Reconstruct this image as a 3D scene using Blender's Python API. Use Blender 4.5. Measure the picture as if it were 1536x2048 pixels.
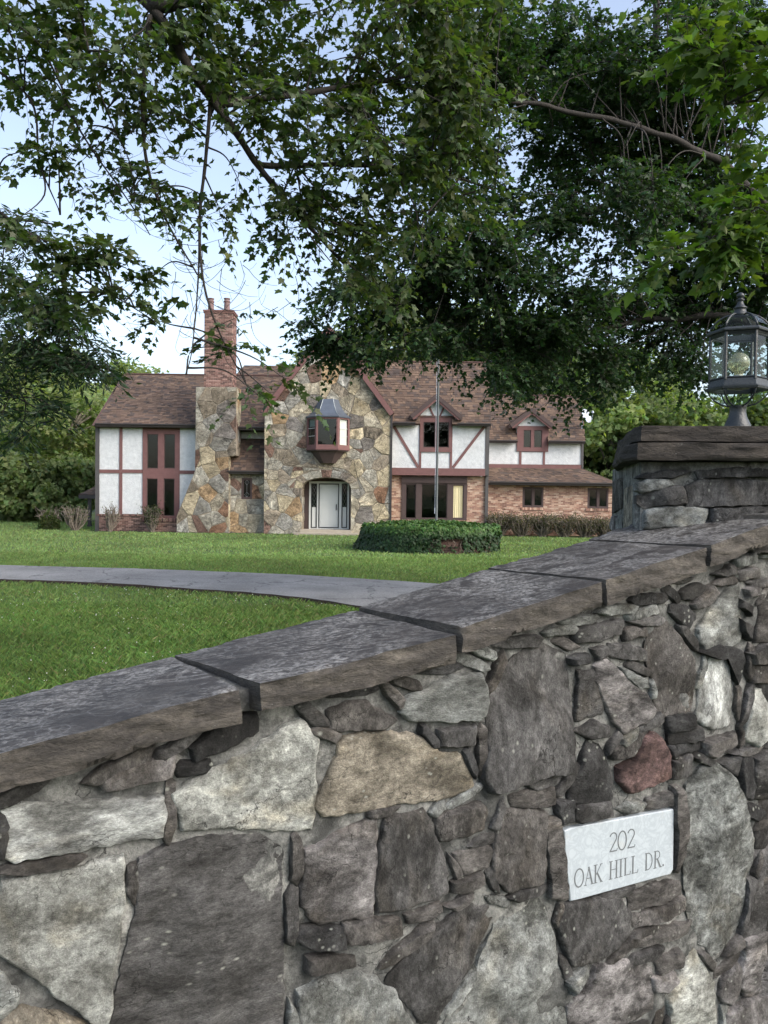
import bpy, math, random
import numpy as np
from mathutils import Vector, Matrix

random.seed(7)
rng = np.random.default_rng(7)
scene = bpy.context.scene
for o in list(bpy.data.objects):
    bpy.data.objects.remove(o, do_unlink=True)
COL = scene.collection

# ------------------------------------------------------------------ camera
FPX = 1540.0                      # focal length in pixels of the 1536 x 2048 photograph
EYE = Vector((0.0, 0.0, 1.9))
PITCH = math.atan(-39.0 / FPX)
ROLL = math.radians(0.7)
_f = Vector((0, math.cos(PITCH), math.sin(PITCH)))
_r0 = Vector((1, 0, 0)); _u0 = _r0.cross(_f)
_r = math.cos(ROLL) * _r0 + math.sin(ROLL) * _u0
_u = _r.cross(_f)
cam_data = bpy.data.cameras.new('camera')
cam = bpy.data.objects.new('camera', cam_data); COL.objects.link(cam)
cam_data.sensor_fit = 'VERTICAL'; cam_data.sensor_height = 36.0
cam_data.lens = FPX / 2048.0 * 36.0
cam_data.clip_start = 0.05; cam_data.clip_end = 2000
cam.matrix_world = Matrix(((_r.x, _u.x, -_f.x, EYE.x), (_r.y, _u.y, -_f.y, EYE.y), (_r.z, _u.z, -_f.z, EYE.z), (0, 0, 0, 1)))
scene.camera = cam

# ------------------------------------------------------------------ sky, sun, exposure
SUN_EL, SUN_AZ = math.radians(38), math.radians(122)     # azimuth clockwise from +Y (the way the camera looks)
world = bpy.data.worlds.new('World'); scene.world = world
world.use_nodes = True
wn = world.node_tree; wn.nodes.clear()
sky = wn.nodes.new('ShaderNodeTexSky'); sky.sky_type = 'NISHITA'; sky.sun_disc = False
sky.sun_elevation = SUN_EL; sky.sun_rotation = SUN_AZ
sky.air_density = 1.0; sky.dust_density = 4.0; sky.ozone_density = 1.0; sky.altitude = 300
bg = wn.nodes.new('ShaderNodeBackground'); bg.inputs['Strength'].default_value = 0.15
wo = wn.nodes.new('ShaderNodeOutputWorld')
hs = wn.nodes.new('ShaderNodeHueSaturation'); hs.inputs['Saturation'].default_value = 0.76; hs.inputs['Value'].default_value = 1.05   # thin evening haze
wn.links.new(sky.outputs[0], hs.inputs['Color']); wn.links.new(hs.outputs[0], bg.inputs[0]); wn.links.new(bg.outputs[0], wo.inputs[0])
sun_data = bpy.data.lights.new('sun', 'SUN'); sun_data.energy = 0.75; sun_data.angle = math.radians(30)
sun_data.color = (1.0, 0.97, 0.93)
sun = bpy.data.objects.new('sun', sun_data); COL.objects.link(sun)
sdir = Vector((math.sin(SUN_AZ) * math.cos(SUN_EL), math.cos(SUN_AZ) * math.cos(SUN_EL), math.sin(SUN_EL)))
sun.rotation_euler = sdir.to_track_quat('Z', 'Y').to_euler()
sun.location = (0, -20, 30)
vs = scene.view_settings
vs.view_transform = 'Standard'; vs.look = 'None'; vs.gamma = 1.0; vs.use_curve_mapping = False
vs.exposure = 1.2
scene.render.engine = 'CYCLES'
scene.cycles.max_bounces = 6; scene.cycles.diffuse_bounces = 3; scene.cycles.glossy_bounces = 3
scene.cycles.transmission_bounces = 6; scene.cycles.transparent_max_bounces = 12
scene.cycles.use_denoising = True
scene.cycles.caustics_reflective = False; scene.cycles.caustics_refractive = False
scene.render.film_transparent = False

# ------------------------------------------------------------------ helpers
def ray(px, py):
    return _f + _r * ((px - 768) / FPX) + _u * ((1024 - py) / FPX)
def at(px, py, Y):
    d = ray(px, py); return EYE + d * ((Y - EYE.y) / d.y)
def on_ground(px, py, z=0.0):
    d = ray(px, py); return EYE + d * ((z - EYE.z) / d.z)
def lin(r, g, b):
    def c(v):
        v /= 255.0
        return v / 12.92 if v <= 0.04045 else ((v + 0.055) / 1.055) ** 2.4
    return (c(r), c(g), c(b))

def vnoise(P):
    P = np.asarray(P, dtype=np.float64)
    i = np.floor(P).astype(np.int64); f = P - i; u = f * f * (3 - 2 * f)
    def h(x, y, z):
        n = (x * 374761393 + y * 668265263 + z * 1440662683) & 0xFFFFFFFF
        n = ((n ^ (n >> 13)) * 1274126177) & 0xFFFFFFFF
        n = n ^ (n >> 16)
        return (n & 0xFFFF) / 32767.5 - 1.0
    x, y, z = i[..., 0], i[..., 1], i[..., 2]
    ux, uy, uz = u[..., 0], u[..., 1], u[..., 2]
    def l(a, b, t): return a + (b - a) * t
    return l(l(l(h(x, y, z), h(x + 1, y, z), ux), l(h(x, y + 1, z), h(x + 1, y + 1, z), ux), uy),
             l(l(h(x, y, z + 1), h(x + 1, y, z + 1), ux), l(h(x, y + 1, z + 1), h(x + 1, y + 1, z + 1), ux), uy), uz)
def fbm(P, octv=4, gain=0.5):
    P = np.asarray(P, dtype=np.float64); a = 1.0; s = 0; t = 0
    for k in range(octv):
        s = s + a * vnoise(P * (2.03 ** k) + 17.3 * k); t += a; a *= gain
    return s / t

def mesh_np(name, V, F, mats=None, mat_idx=None, col=None, smooth=False):
    """V (n,3); F an (m,k) array or a list of such arrays / of index tuples"""
    V = np.asarray(V, dtype=np.float32)
    me = bpy.data.meshes.new(name)
    if isinstance(F, np.ndarray): Fs = [F]
    elif len(F) and isinstance(F[0], np.ndarray) and F[0].ndim == 2: Fs = F
    else: Fs = None
    if Fs is None:
        tot = np.array([len(f) for f in F], dtype=np.int32)
        idx = np.fromiter((i for f in F for i in f), dtype=np.int32)
    else:
        tot = np.concatenate([np.full(len(f), f.shape[1], dtype=np.int32) for f in Fs])
        idx = np.concatenate([f.ravel() for f in Fs]).astype(np.int32)
    st = np.zeros(len(tot), dtype=np.int32); st[1:] = np.cumsum(tot)[:-1]
    me.vertices.add(len(V)); me.vertices.foreach_set('co', V.ravel())
    me.loops.add(len(idx)); me.loops.foreach_set('vertex_index', idx)
    me.polygons.add(len(tot)); me.polygons.foreach_set('loop_start', st); me.polygons.foreach_set('loop_total', tot)
    if mats:
        for m in (mats if isinstance(mats, (list, tuple)) else [mats]): me.materials.append(m)
    if mat_idx is not None: me.polygons.foreach_set('material_index', np.asarray(mat_idx, dtype=np.int32))
    me.polygons.foreach_set('use_smooth', np.full(len(tot), bool(smooth)))
    if col is not None:
        a = me.color_attributes.new('Col', 'FLOAT_COLOR', 'POINT')
        c = np.ones((len(V), 4), dtype=np.float32); c[:, :3] = col
        a.data.foreach_set('color', c.ravel())
    me.update(calc_edges=True); me.validate()
    return me
def link(name, me, parent=None, color=None):
    o = bpy.data.objects.new(name, me); COL.objects.link(o)
    if parent is not None: o.parent = parent
    if color is not None: o.color = (*color, 1.0)
    return o
def tag(o, label=None, cat=None, group=None, kind=None):
    if label: o['label'] = label
    if cat: o['category'] = cat
    if group: o['group'] = group
    if kind: o['kind'] = kind
    return o
def empty(name, loc):
    o = bpy.data.objects.new(name, None); COL.objects.link(o); o.location = loc; o.empty_display_size = 0.2
    return o
def keep(o, parent):
    """parent an object whose mesh is in world space to an Empty that is not at the origin"""
    o.parent = parent
    pl = parent; off = Vector((0, 0, 0))
    while pl is not None:
        off += pl.location; pl = pl.parent
    o.location = -off
    return o

class MB:
    """collects boxes, tubes and grids into one mesh"""
    def __init__(s): s.V = []; s.F = []; s.C = []; s.M = []; s.n = 0
    def add(s, V, F, col=(1, 1, 1), mi=0):
        V = np.asarray(V, dtype=np.float64)
        s.V.append(V); s.C.append(np.tile(np.asarray(col, dtype=np.float32), (len(V), 1)) if np.ndim(col) == 1 else col)
        for f in F: s.F.append(tuple(int(i) + s.n for i in f)); s.M.append(mi)
        s.n += len(V)
    def box(s, x0, x1, y0, y1, z0, z1, col=(1, 1, 1), mi=0):
        V = [(x0, y0, z0), (x1, y0, z0), (x1, y1, z0), (x0, y1, z0), (x0, y0, z1), (x1, y0, z1), (x1, y1, z1), (x0, y1, z1)]
        s.add(V, BOXF, col, mi)
    def prism(s, poly, y0, y1, col=(1, 1, 1), mi=0):
        """poly of (x,z) counter-clockwise seen from -Y, from y0 (front) to y1"""
        n = len(poly)
        V = [(x, y0, z) for x, z in poly] + [(x, y1, z) for x, z in poly]
        F = [tuple(range(n)), tuple(range(2 * n - 1, n - 1, -1))] + [((i + 1) % n, i, i + n, (i + 1) % n + n) for i in range(n)]
        s.add(V, F, col, mi)
    def bar(s, p, q, w, y0, y1, col=(1, 1, 1)):
        """a timber between two (x,z) points, width w"""
        dx, dz = q[0] - p[0], q[1] - p[1]; L = math.hypot(dx, dz); nx, nz = -dz / L * w / 2, dx / L * w / 2
        s.prism([(p[0] - nx, p[1] - nz), (q[0] - nx, q[1] - nz), (q[0] + nx, q[1] + nz), (p[0] + nx, p[1] + nz)], y0, y1, col)
    def tube(s, path, rad, sides=6, col=(1, 1, 1)):
        V, F = tube_np(path, rad, sides); s.add(V, F, col)
    def lathe(s, prof, n=24, cx=0, cy=0, rot=0.0, col=(1, 1, 1), cap=True):
        V = []; F = []
        for r, z in prof:
            for k in range(n):
                a = rot + 2 * math.pi * k / n; V.append((cx + r * math.cos(a), cy + r * math.sin(a), z))
        for j in range(len(prof) - 1):
            for k in range(n):
                k2 = (k + 1) % n; F.append((j * n + k, j * n + k2, (j + 1) * n + k2, (j + 1) * n + k))
        if cap:
            F.append(tuple(range(n - 1, -1, -1))); F.append(tuple((len(prof) - 1) * n + k for k in range(n)))
        s.add(V, F, col)
    def mesh(s, name, mats, smooth=False, col=False):
        return mesh_np(name, np.concatenate(s.V), s.F, mats, s.M, np.concatenate(s.C) if col else None, smooth)
    def build(s, name, mats, parent=None, smooth=False, col=False, color=None):
        return link(name, s.mesh(name, mats, smooth, col), parent, color)
BOXF = [(0, 3, 2, 1), (4, 5, 6, 7), (0, 1, 5, 4), (1, 2, 6, 5), (2, 3, 7, 6), (3, 0, 4, 7)]

def tube_np(path, rad, sides=6):
    P = np.asarray(path, dtype=np.float64); n = len(P); rad = np.asarray(rad, dtype=np.float64) * np.ones(n)
    T = np.gradient(P, axis=0); T /= np.linalg.norm(T, axis=1, keepdims=True) + 1e-9
    ref = np.where(np.abs(T[:, 2:3]) > 0.9, np.array([[1.0, 0, 0]]), np.array([[0, 0, 1.0]]))
    A = np.cross(T, ref); A /= np.linalg.norm(A, axis=1, keepdims=True) + 1e-9
    B = np.cross(T, A)
    th = np.arange(sides) * 2 * math.pi / sides
    V = P[:, None, :] + rad[:, None, None] * (np.cos(th)[None, :, None] * A[:, None, :] + np.sin(th)[None, :, None] * B[:, None, :])
    V = V.reshape(-1, 3)
    F = []
    for j in range(n - 1):
        for k in range(sides):
            k2 = (k + 1) % sides
            F.append((j * sides + k, (j + 1) * sides + k, (j + 1) * sides + k2, j * sides + k2))
    F.append(tuple(range(sides))); F.append(tuple((n - 1) * sides + k for k in range(sides - 1, -1, -1)))
    return V, F
def smooth_path(pts, per=6):
    P = np.asarray([tuple(p) for p in pts], dtype=np.float64)
    Q = np.vstack([2 * P[0] - P[1], P, 2 * P[-1] - P[-2]])
    out = []
    for i in range(1, len(Q) - 2):
        for t in np.linspace(0, 1, per, endpoint=False):
            p0, p1, p2, p3 = Q[i - 1], Q[i], Q[i + 1], Q[i + 2]
            out.append(0.5 * ((2 * p1) + (-p0 + p2) * t + (2 * p0 - 5 * p1 + 4 * p2 - p3) * t * t + (-p0 + 3 * p1 - 3 * p2 + p3) * t ** 3))
    out.append(P[-1]); return np.array(out)
def stamp(tv, tf, pos, basis, scale):
    """copies of a template (k,3)/(m,j) at pos (n,3) with row-basis (n,3,3): local x,y,z axes"""
    n = len(pos); k = len(tv)
    V = (tv[None, :, :] * scale[:, None, None]) @ basis + pos[:, None, :]
    F = (tf[None, :, :] + (np.arange(n) * k)[:, None, None]).reshape(-1, tf.shape[1])
    return V.reshape(-1, 3), F

# ------------------------------------------------------------------ materials
def newmat(name):
    m = bpy.data.materials.new(name); m.use_nodes = True
    nt = m.node_tree; b = nt.nodes['Principled BSDF']
    return m, nt, b
def node(nt, t, **kw):
    n = nt.nodes.new(t)
    for k, v in kw.items():
        if k.startswith('i_'):
            n.inputs[k[2:].replace('_', ' ')].default_value = v
        else: setattr(n, k, v)
    return n
def noise_tex(nt, vec, scale, detail=5, rough=0.55, dist=0.0):
    n = node(nt, 'ShaderNodeTexNoise'); n.inputs['Scale'].default_value = scale
    n.inputs['Detail'].default_value = detail; n.inputs['Roughness'].default_value = rough; n.inputs['Distortion'].default_value = dist
    if vec is not None: nt.links.new(vec, n.inputs['Vector'])
    return n.outputs['Fac']
def ramp(nt, fac, stops, interp='LINEAR'):
    r = node(nt, 'ShaderNodeValToRGB'); r.color_ramp.interpolation = interp
    e = r.color_ramp.elements
    while len(e) < len(stops): e.new(0.5)
    for el, (p, c) in zip(e, stops):
        el.position = p; el.color = (c, c, c, 1) if np.isscalar(c) else (*c, 1)
    nt.links.new(fac, r.inputs[0]); return r.outputs[0]
def mix(nt, fac, a, b, mode='MIX'):
    n = node(nt, 'ShaderNodeMix', data_type='RGBA', blend_type=mode)
    for sock, v in ((0, fac), (6, a), (7, b)):
        if isinstance(v, (int, float)) and sock == 0: n.inputs[0].default_value = v
        elif isinstance(v, (tuple, list)): n.inputs[sock].default_value = (*v[:3], 1)
        else: nt.links.new(v, n.inputs[sock])
    return n.outputs[2]
def bump(nt, b, h, strength=0.5, dist=0.01, prev=None):
    n = node(nt, 'ShaderNodeBump'); n.inputs['Strength'].default_value = strength; n.inputs['Distance'].default_value = dist
    nt.links.new(h, n.inputs['Height'])
    if prev is not None: nt.links.new(prev, n.inputs['Normal'])
    nt.links.new(n.outputs[0], b.inputs['Normal']); return n.outputs[0]
def pos_vec(nt, obj_random=False, scale=(1, 1, 1)):
    g = node(nt, 'ShaderNodeNewGeometry')
    mp = node(nt, 'ShaderNodeMapping'); mp.inputs['Scale'].default_value = scale
    nt.links.new(g.outputs['Position'], mp.inputs['Vector'])
    if not obj_random: return mp.outputs[0]
    oi = node(nt, 'ShaderNodeObjectInfo')
    mu = node(nt, 'ShaderNodeMath', operation='MULTIPLY'); mu.inputs[1].default_value = 37.0
    nt.links.new(oi.outputs['Random'], mu.inputs[0])
    ad = node(nt, 'ShaderNodeVectorMath', operation='ADD')
    nt.links.new(mp.outputs[0], ad.inputs[0]); nt.links.new(mu.outputs[0], ad.inputs[1])
    return ad.outputs[0]
def obj_color(nt):
    return node(nt, 'ShaderNodeObjectInfo').outputs['Color']
def attr_color(nt, name='Col'):
    return node(nt, 'ShaderNodeAttribute', attribute_name=name).outputs['Color']
def L(nt, a, b): nt.links.new(a, b)

def mat_plain(name, rgb, rough=0.6, var=0.25, scale=8.0, metal=0.0, bump_s=0.0, bscale=60.0, spec=0.5):
    m, nt, b = newmat(name); v = pos_vec(nt)
    f = noise_tex(nt, v, scale, 5)
    c = mix(nt, f, tuple(x * (1 - var) for x in rgb), tuple(min(1, x * (1 + var)) for x in rgb))
    L(nt, c, b.inputs['Base Color']); b.inputs['Roughness'].default_value = rough; b.inputs['Metallic'].default_value = metal
    b.inputs['Specular IOR Level'].default_value = spec
    if bump_s: bump(nt, b, noise_tex(nt, v, bscale, 4), bump_s, 0.01)
    return m
def mat_rock(name, scale=1.0, lichen=0.5, dark=0.55, bump_d=0.012, warm=True):
    """hand-laid stone: colour from the object, stains, grain, lichen spots"""
    m, nt, b = newmat(name); v0 = pos_vec(nt, True)
    rnd = node(nt, 'ShaderNodeObjectInfo').outputs['Random']
    def vary(mul, lo, hi):                                     # a number that differs from stone to stone
        a = node(nt, 'ShaderNodeMath', operation='MULTIPLY'); a.inputs[1].default_value = mul; L(nt, rnd, a.inputs[0])
        f = node(nt, 'ShaderNodeMath', operation='FRACT'); L(nt, a.outputs[0], f.inputs[0])
        r = node(nt, 'ShaderNodeMapRange'); r.inputs['To Min'].default_value = lo; r.inputs['To Max'].default_value = hi; L(nt, f.outputs[0], r.inputs['Value']); return r.outputs[0]
    sc = node(nt, 'ShaderNodeCombineXYZ'); s1 = vary(1.0, 0.55, 1.5); L(nt, s1, sc.inputs[0]); L(nt, s1, sc.inputs[1]); L(nt, vary(7.3, 0.7, 1.7), sc.inputs[2])
    vm = node(nt, 'ShaderNodeVectorMath', operation='MULTIPLY'); L(nt, v0, vm.inputs[0]); L(nt, sc.outputs[0], vm.inputs[1]); v = vm.outputs[0]
    base = obj_color(nt)
    big = noise_tex(nt, v, 7 * scale, 6, 0.62, 0.4)
    st = ramp(nt, big, [(0.40, 0.0), (0.60, 1.0)])
    c = mix(nt, st, mix(nt, 1.0, base, (dark, dark * 0.985, dark * 0.95), 'MULTIPLY'), base)
    mott = noise_tex(nt, v, 44 * scale, 10, 0.82, 0.1)
    c = mix(nt, 1.0, c, ramp(nt, mott, [(0.28, 0.25), (0.42, 0.75), (0.52, 1.15), (0.68, 1.9)]), 'MULTIPLY')
    fine = noise_tex(nt, v, 210 * scale, 5, 0.75)
    c = mix(nt, 1.0, c, ramp(nt, fine, [(0.3, 0.66), (0.5, 1.0), (0.7, 1.36)]), 'MULTIPLY')
    tone = vary(13.7, 0.0, 1.0)                               # some stones plain, some strongly mottled
    blot = noise_tex(nt, v, 15 * scale, 7, 0.66, 0.8)
    c = mix(nt, tone, c, mix(nt, 1.0, c, ramp(nt, blot, [(0.36, 0.30), (0.47, 0.85), (0.56, 1.15), (0.64, 1.75)]), 'MULTIPLY'))
    fv = node(nt, 'ShaderNodeTexVoronoi', feature='DISTANCE_TO_EDGE'); fv.inputs['Scale'].default_value = 7 * scale
    fn = node(nt, 'ShaderNodeTexNoise'); fn.inputs['Scale'].default_value = 18 * scale; fn.inputs['Detail'].default_value = 5; L(nt, v, fn.inputs['Vector'])
    fs = node(nt, 'ShaderNodeVectorMath', operation='SCALE'); fs.inputs['Scale'].default_value = 0.14 / scale; L(nt, fn.outputs['Color'], fs.inputs[0])
    fa = node(nt, 'ShaderNodeVectorMath', operation='ADD'); L(nt, v, fa.inputs[0]); L(nt, fs.outputs[0], fa.inputs[1]); L(nt, fa.outputs[0], fv.inputs['Vector'])
    frac = mix(nt, 1.0, ramp(nt, fv.outputs['Distance'], [(0.0, 0.9), (0.016, 0.0)]), ramp(nt, noise_tex(nt, v, 5 * scale, 3), [(0.53, 0.0), (0.58, 1.0)]), 'MULTIPLY')
    c = mix(nt, frac, c, (0.015, 0.014, 0.013))
    if warm:
        w = ramp(nt, noise_tex(nt, v, 4.5 * scale, 4, 0.6, 0.6), [(0.55, 0.0), (0.74, 0.45)])
        c = mix(nt, w, c, mix(nt, 1.0, c, (1.22, 1.04, 0.76), 'MULTIPLY'))
    if lichen > 0:
        vo = node(nt, 'ShaderNodeTexVoronoi'); vo.inputs['Scale'].default_value = 42 * scale
        L(nt, v, vo.inputs['Vector'])
        sp = ramp(nt, vo.outputs['Distance'], [(0.10, 1.0), (0.26, 0.0)])
        where = ramp(nt, noise_tex(nt, v, 9 * scale, 5, 0.6), [(0.52, 0.0), (0.62, 1.0)])
        k = mix(nt, 1.0, sp, where, 'MULTIPLY')
        c = mix(nt, mix(nt, 1.0, k, (lichen, lichen, lichen), 'MULTIPLY'), c, (0.42, 0.43, 0.38))
        dk = ramp(nt, noise_tex(nt, v, 24 * scale, 6, 0.72, 0.5), [(0.30, 0.75), (0.42, 0.0)])
        c = mix(nt, dk, c, (0.022, 0.022, 0.020))
    L(nt, c, b.inputs['Base Color']); b.inputs['Roughness'].default_value = 0.88
    b.inputs['Specular IOR Level'].default_value = 0.25
    n1 = bump(nt, b, mott, 0.9, bump_d * 1.3 / scale)
    bump(nt, b, fine, 0.7, bump_d * 0.25 / scale, n1)
    return m
def mat_leaf(name, trans=0.45, rough=0.45, spec=0.35, tint=(1.35, 1.5, 0.45)):
    m, nt, b = newmat(name)
    c = attr_color(nt)
    g = node(nt, 'ShaderNodeNewGeometry')
    c2 = mix(nt, g.outputs['Backfacing'], c, mix(nt, 1.0, c, (1.25, 1.2, 1.35), 'MULTIPLY'))
    L(nt, c2, b.inputs['Base Color']); b.inputs['Roughness'].default_value = rough; b.inputs['Specular IOR Level'].default_value = spec
    t = node(nt, 'ShaderNodeBsdfTranslucent'); L(nt, mix(nt, 1.0, c, tint, 'MULTIPLY'), t.inputs[0])
    ms = node(nt, 'ShaderNodeMixShader'); ms.inputs[0].default_value = trans
    L(nt, b.outputs[0], ms.inputs[1]); L(nt, t.outputs[0], ms.inputs[2])
    L(nt, ms.outputs[0], nt.nodes['Material Output'].inputs[0])
    return m
def mat_attr(name, rough=0.85, var_scale=40, var=0.3, bump_s=0.4, bscale=120, bdist=0.004, spec=0.3):
    m, nt, b = newmat(name); v = pos_vec(nt)
    f = noise_tex(nt, v, var_scale, 6, 0.65)
    c = mix(nt, 1.0, attr_color(nt), ramp(nt, f, [(0.3, 1 - var), (0.7, 1 + var)]), 'MULTIPLY')
    big = ramp(nt, noise_tex(nt, v, 0.8, 4), [(0.3, 0.86), (0.7, 1.1)])
    c = mix(nt, 1.0, c, big, 'MULTIPLY')
    L(nt, c, b.inputs['Base Color']); b.inputs['Roughness'].default_value = rough; b.inputs['Specular IOR Level'].default_value = spec
    bump(nt, b, noise_tex(nt, v, bscale, 4, 0.6), bump_s, bdist)
    return m
def mat_glass(name, tint=(0.55, 0.6, 0.6), ior=1.5, rough=0.0, gain=1.0):
    m, nt, b = newmat(name); nt.nodes.remove(b)
    lw = node(nt, 'ShaderNodeLayerWeight'); lw.inputs[0].default_value = 0.5
    pw = node(nt, 'ShaderNodeMath', operation='POWER'); pw.inputs[1].default_value = 5.0; L(nt, lw.outputs['Facing'], pw.inputs[0])
    f0 = ((ior - 1) / (ior + 1)) ** 2
    fr = node(nt, 'ShaderNodeMath', operation='MULTIPLY_ADD'); fr.inputs[1].default_value = 1 - f0; fr.inputs[2].default_value = f0; L(nt, pw.outputs[0], fr.inputs[0])
    v = pos_vec(nt)
    bn = node(nt, 'ShaderNodeBump'); bn.inputs['Strength'].default_value = 0.04; bn.inputs['Distance'].default_value = 0.05
    L(nt, noise_tex(nt, v, 2.5, 2), bn.inputs['Height'])
    gl = node(nt, 'ShaderNodeBsdfGlossy'); gl.inputs['Roughness'].default_value = rough; gl.inputs['Color'].default_value = (gain, gain, gain, 1)
    L(nt, bn.outputs[0], gl.inputs['Normal'])
    tr = node(nt, 'ShaderNodeBsdfTransparent'); tr.inputs[0].default_value = (*tint, 1)
    ms = node(nt, 'ShaderNodeMixShader'); L(nt, fr.outputs[0], ms.inputs[0]); L(nt, tr.outputs[0], ms.inputs[1]); L(nt, gl.outputs[0], ms.inputs[2])
    L(nt, ms.outputs[0], nt.nodes['Material Output'].inputs[0])
    return m
def mat_bark(name, rgb):
    m, nt, b = newmat(name)
    v = pos_vec(nt, False, (1, 1, 0.35))
    f = noise_tex(nt, v, 22, 7, 0.7, 0.8)
    c = mix(nt, f, tuple(x * 0.35 for x in rgb), tuple(x * 1.5 for x in rgb))
    lich = ramp(nt, noise_tex(nt, v, 9, 4), [(0.55, 0.0), (0.68, 0.7)])
    c = mix(nt, lich, c, tuple(x * 1.5 for x in rgb))
    L(nt, c, b.inputs['Base Color']); b.inputs['Roughness'].default_value = 0.9
    bump(nt, b, f, 0.8, 0.02); return m

# ================================================================== ground: lawn, driveway
M_SOIL, nt, b = newmat('lawn_soil')
v = pos_vec(nt)
c = ramp(nt, noise_tex(nt, v, 1.3, 6, 0.6), [(0.3, (0.030, 0.060, 0.012)), (0.7, (0.062, 0.110, 0.022))])
c = mix(nt, ramp(nt, noise_tex(nt, v, 30, 5, 0.7), [(0.35, 0.0), (0.7, 0.6)]), c, (0.035, 0.045, 0.015))
L(nt, c, b.inputs['Base Color']); b.inputs['Roughness'].default_value = 0.95
bump(nt, b, noise_tex(nt, v, 45, 5, 0.7), 0.8, 0.05)
def ground_z(x, y):
    return 0.05 * fbm(np.stack([x * 0.12, y * 0.12, np.zeros_like(x)], -1), 3) * np.clip((34 - y) / 14.0, 0, 1)
gx = np.concatenate([[-700, -300, -120], np.linspace(-60, 60, 81), [120, 300, 700]])
gy = np.concatenate([[-300, -100, -30], np.linspace(-10, 60, 71), [90, 160, 300, 700]])
GX, GY = np.meshgrid(gx, gy)
GZ = ground_z(GX, GY)
gV = np.stack([GX.ravel(), GY.ravel(), GZ.ravel()], -1)
nx_, ny_ = len(gx), len(gy)
ii, jj = np.meshgrid(np.arange(nx_ - 1), np.arange(ny_ - 1)); a0 = (jj * nx_ + ii).ravel()
lawn = link('lawn', mesh_np('lawn', gV, np.stack([a0, a0 + 1, a0 + nx_ + 1, a0 + nx_], -1), M_SOIL, smooth=True))
tag(lawn, 'wide mown green lawn in front of the house', 'lawn', kind='structure')

M_ASPH, nt, b = newmat('driveway_asphalt')
v = pos_vec(nt)
c = ramp(nt, noise_tex(nt, v, 90, 4, 0.75), [(0.3, (0.125, 0.123, 0.119)), (0.7, (0.29, 0.284, 0.272))])
c = mix(nt, 1.0, c, ramp(nt, noise_tex(nt, v, 0.9, 5, 0.6), [(0.3, 0.70), (0.7, 1.22)]), 'MULTIPLY')
c = mix(nt, 1.0, c, ramp(nt, noise_tex(nt, v, 22, 6, 0.8), [(0.35, 0.72), (0.65, 1.3)]), 'MULTIPLY')
dv = node(nt, 'ShaderNodeTexVoronoi', feature='DISTANCE_TO_EDGE'); dv.inputs['Scale'].default_value = 0.45
dn = node(nt, 'ShaderNodeTexNoise'); dn.inputs['Scale'].default_value = 2.0; dn.inputs['Detail'].default_value = 6; L(nt, v, dn.inputs['Vector'])
da = node(nt, 'ShaderNodeVectorMath', operation='ADD'); L(nt, v, da.inputs[0]); L(nt, dn.outputs['Color'], da.inputs[1]); L(nt, da.outputs[0], dv.inputs['Vector'])
c = mix(nt, ramp(nt, dv.outputs['Distance'], [(0.0, 0.8), (0.012, 0.0)]), c, (0.03, 0.03, 0.03))
L(nt, c, b.inputs['Base Color']); b.inputs['Roughness'].default_value = 0.9
bump(nt, b, noise_tex(nt, v, 130, 3, 0.7), 0.9, 0.012)
M_EARTH = mat_plain('driveway_edge_earth', (0.035, 0.024, 0.017), 0.95, 0.5, 30, bump_s=0.8)
DZ = 0.085
far_px = [(-500, 1122), (-200, 1125), (0, 1130), (300, 1138), (600, 1150), (870, 1167), (1050, 1184), (1300, 1225), (1500, 1290)]
near_px = [(-500, 1150), (-200, 1152), (0, 1158), (200, 1165), (400, 1178), (560, 1190), (720, 1212), (860, 1245), (980, 1330)]
farE = smooth_path([on_ground(x, y, DZ) for x, y in far_px], 10)
nearE = smooth_path([on_ground(x, y, DZ) for x, y in near_px], 10)
mdr = MB()
n_ = len(farE); V = []
for i in range(n_):
    w = 0.02 * math.sin(i * 1.7) + 0.02 * math.sin(i * 0.61)
    a, c2 = nearE[i].copy(), farE[i].copy(); a[1] += w; c2[1] -= w
    V += [a - [0, 0.03, DZ + 0.06], a, a + (c2 - a) * 0.33 + [0, 0, 0.02], a + (c2 - a) * 0.66 + [0, 0, 0.02], c2, c2 + [0, 0.06, -DZ - 0.06]]
Fd = []; Md = []
for i in range(n_ - 1):
    for k in range(5):
        p = i * 6 + k; Fd.append((p, p + 6, p + 7, p + 1)); Md.append(1 if k == 0 else 0)
driveway = link('driveway', mesh_np('driveway', np.array(V), Fd, [M_ASPH, M_EARTH], Md))
tag(driveway, 'grey asphalt driveway crossing the lawn, its near edge showing bare earth', 'driveway', kind='structure')

# ================================================================== foreground stone wall
ANG = math.radians(26.565)
WD = Vector((math.cos(ANG), math.sin(ANG), 0)); WN = Vector((math.sin(ANG), -math.cos(ANG), 0))   # along the wall, out towards the viewer
WO = Vector((-0.499 * 1.5, 1.5, 0))                                                               # on the front line of the coping
def wall_tz(px, py, off=0.0):
    d = ray(px, py); P0 = WO + WN * off; P = EYE + d * ((P0 - EYE).dot(WN) / d.dot(WN))
    return ((P - WO).dot(WD), P.z)
def wall_pt(t, z, off):
    return WO + WD * t + WN * off + Vector((0, 0, z))
FACE = -0.081                                                                                     # mortar plane, behind the coping's front line

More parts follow.
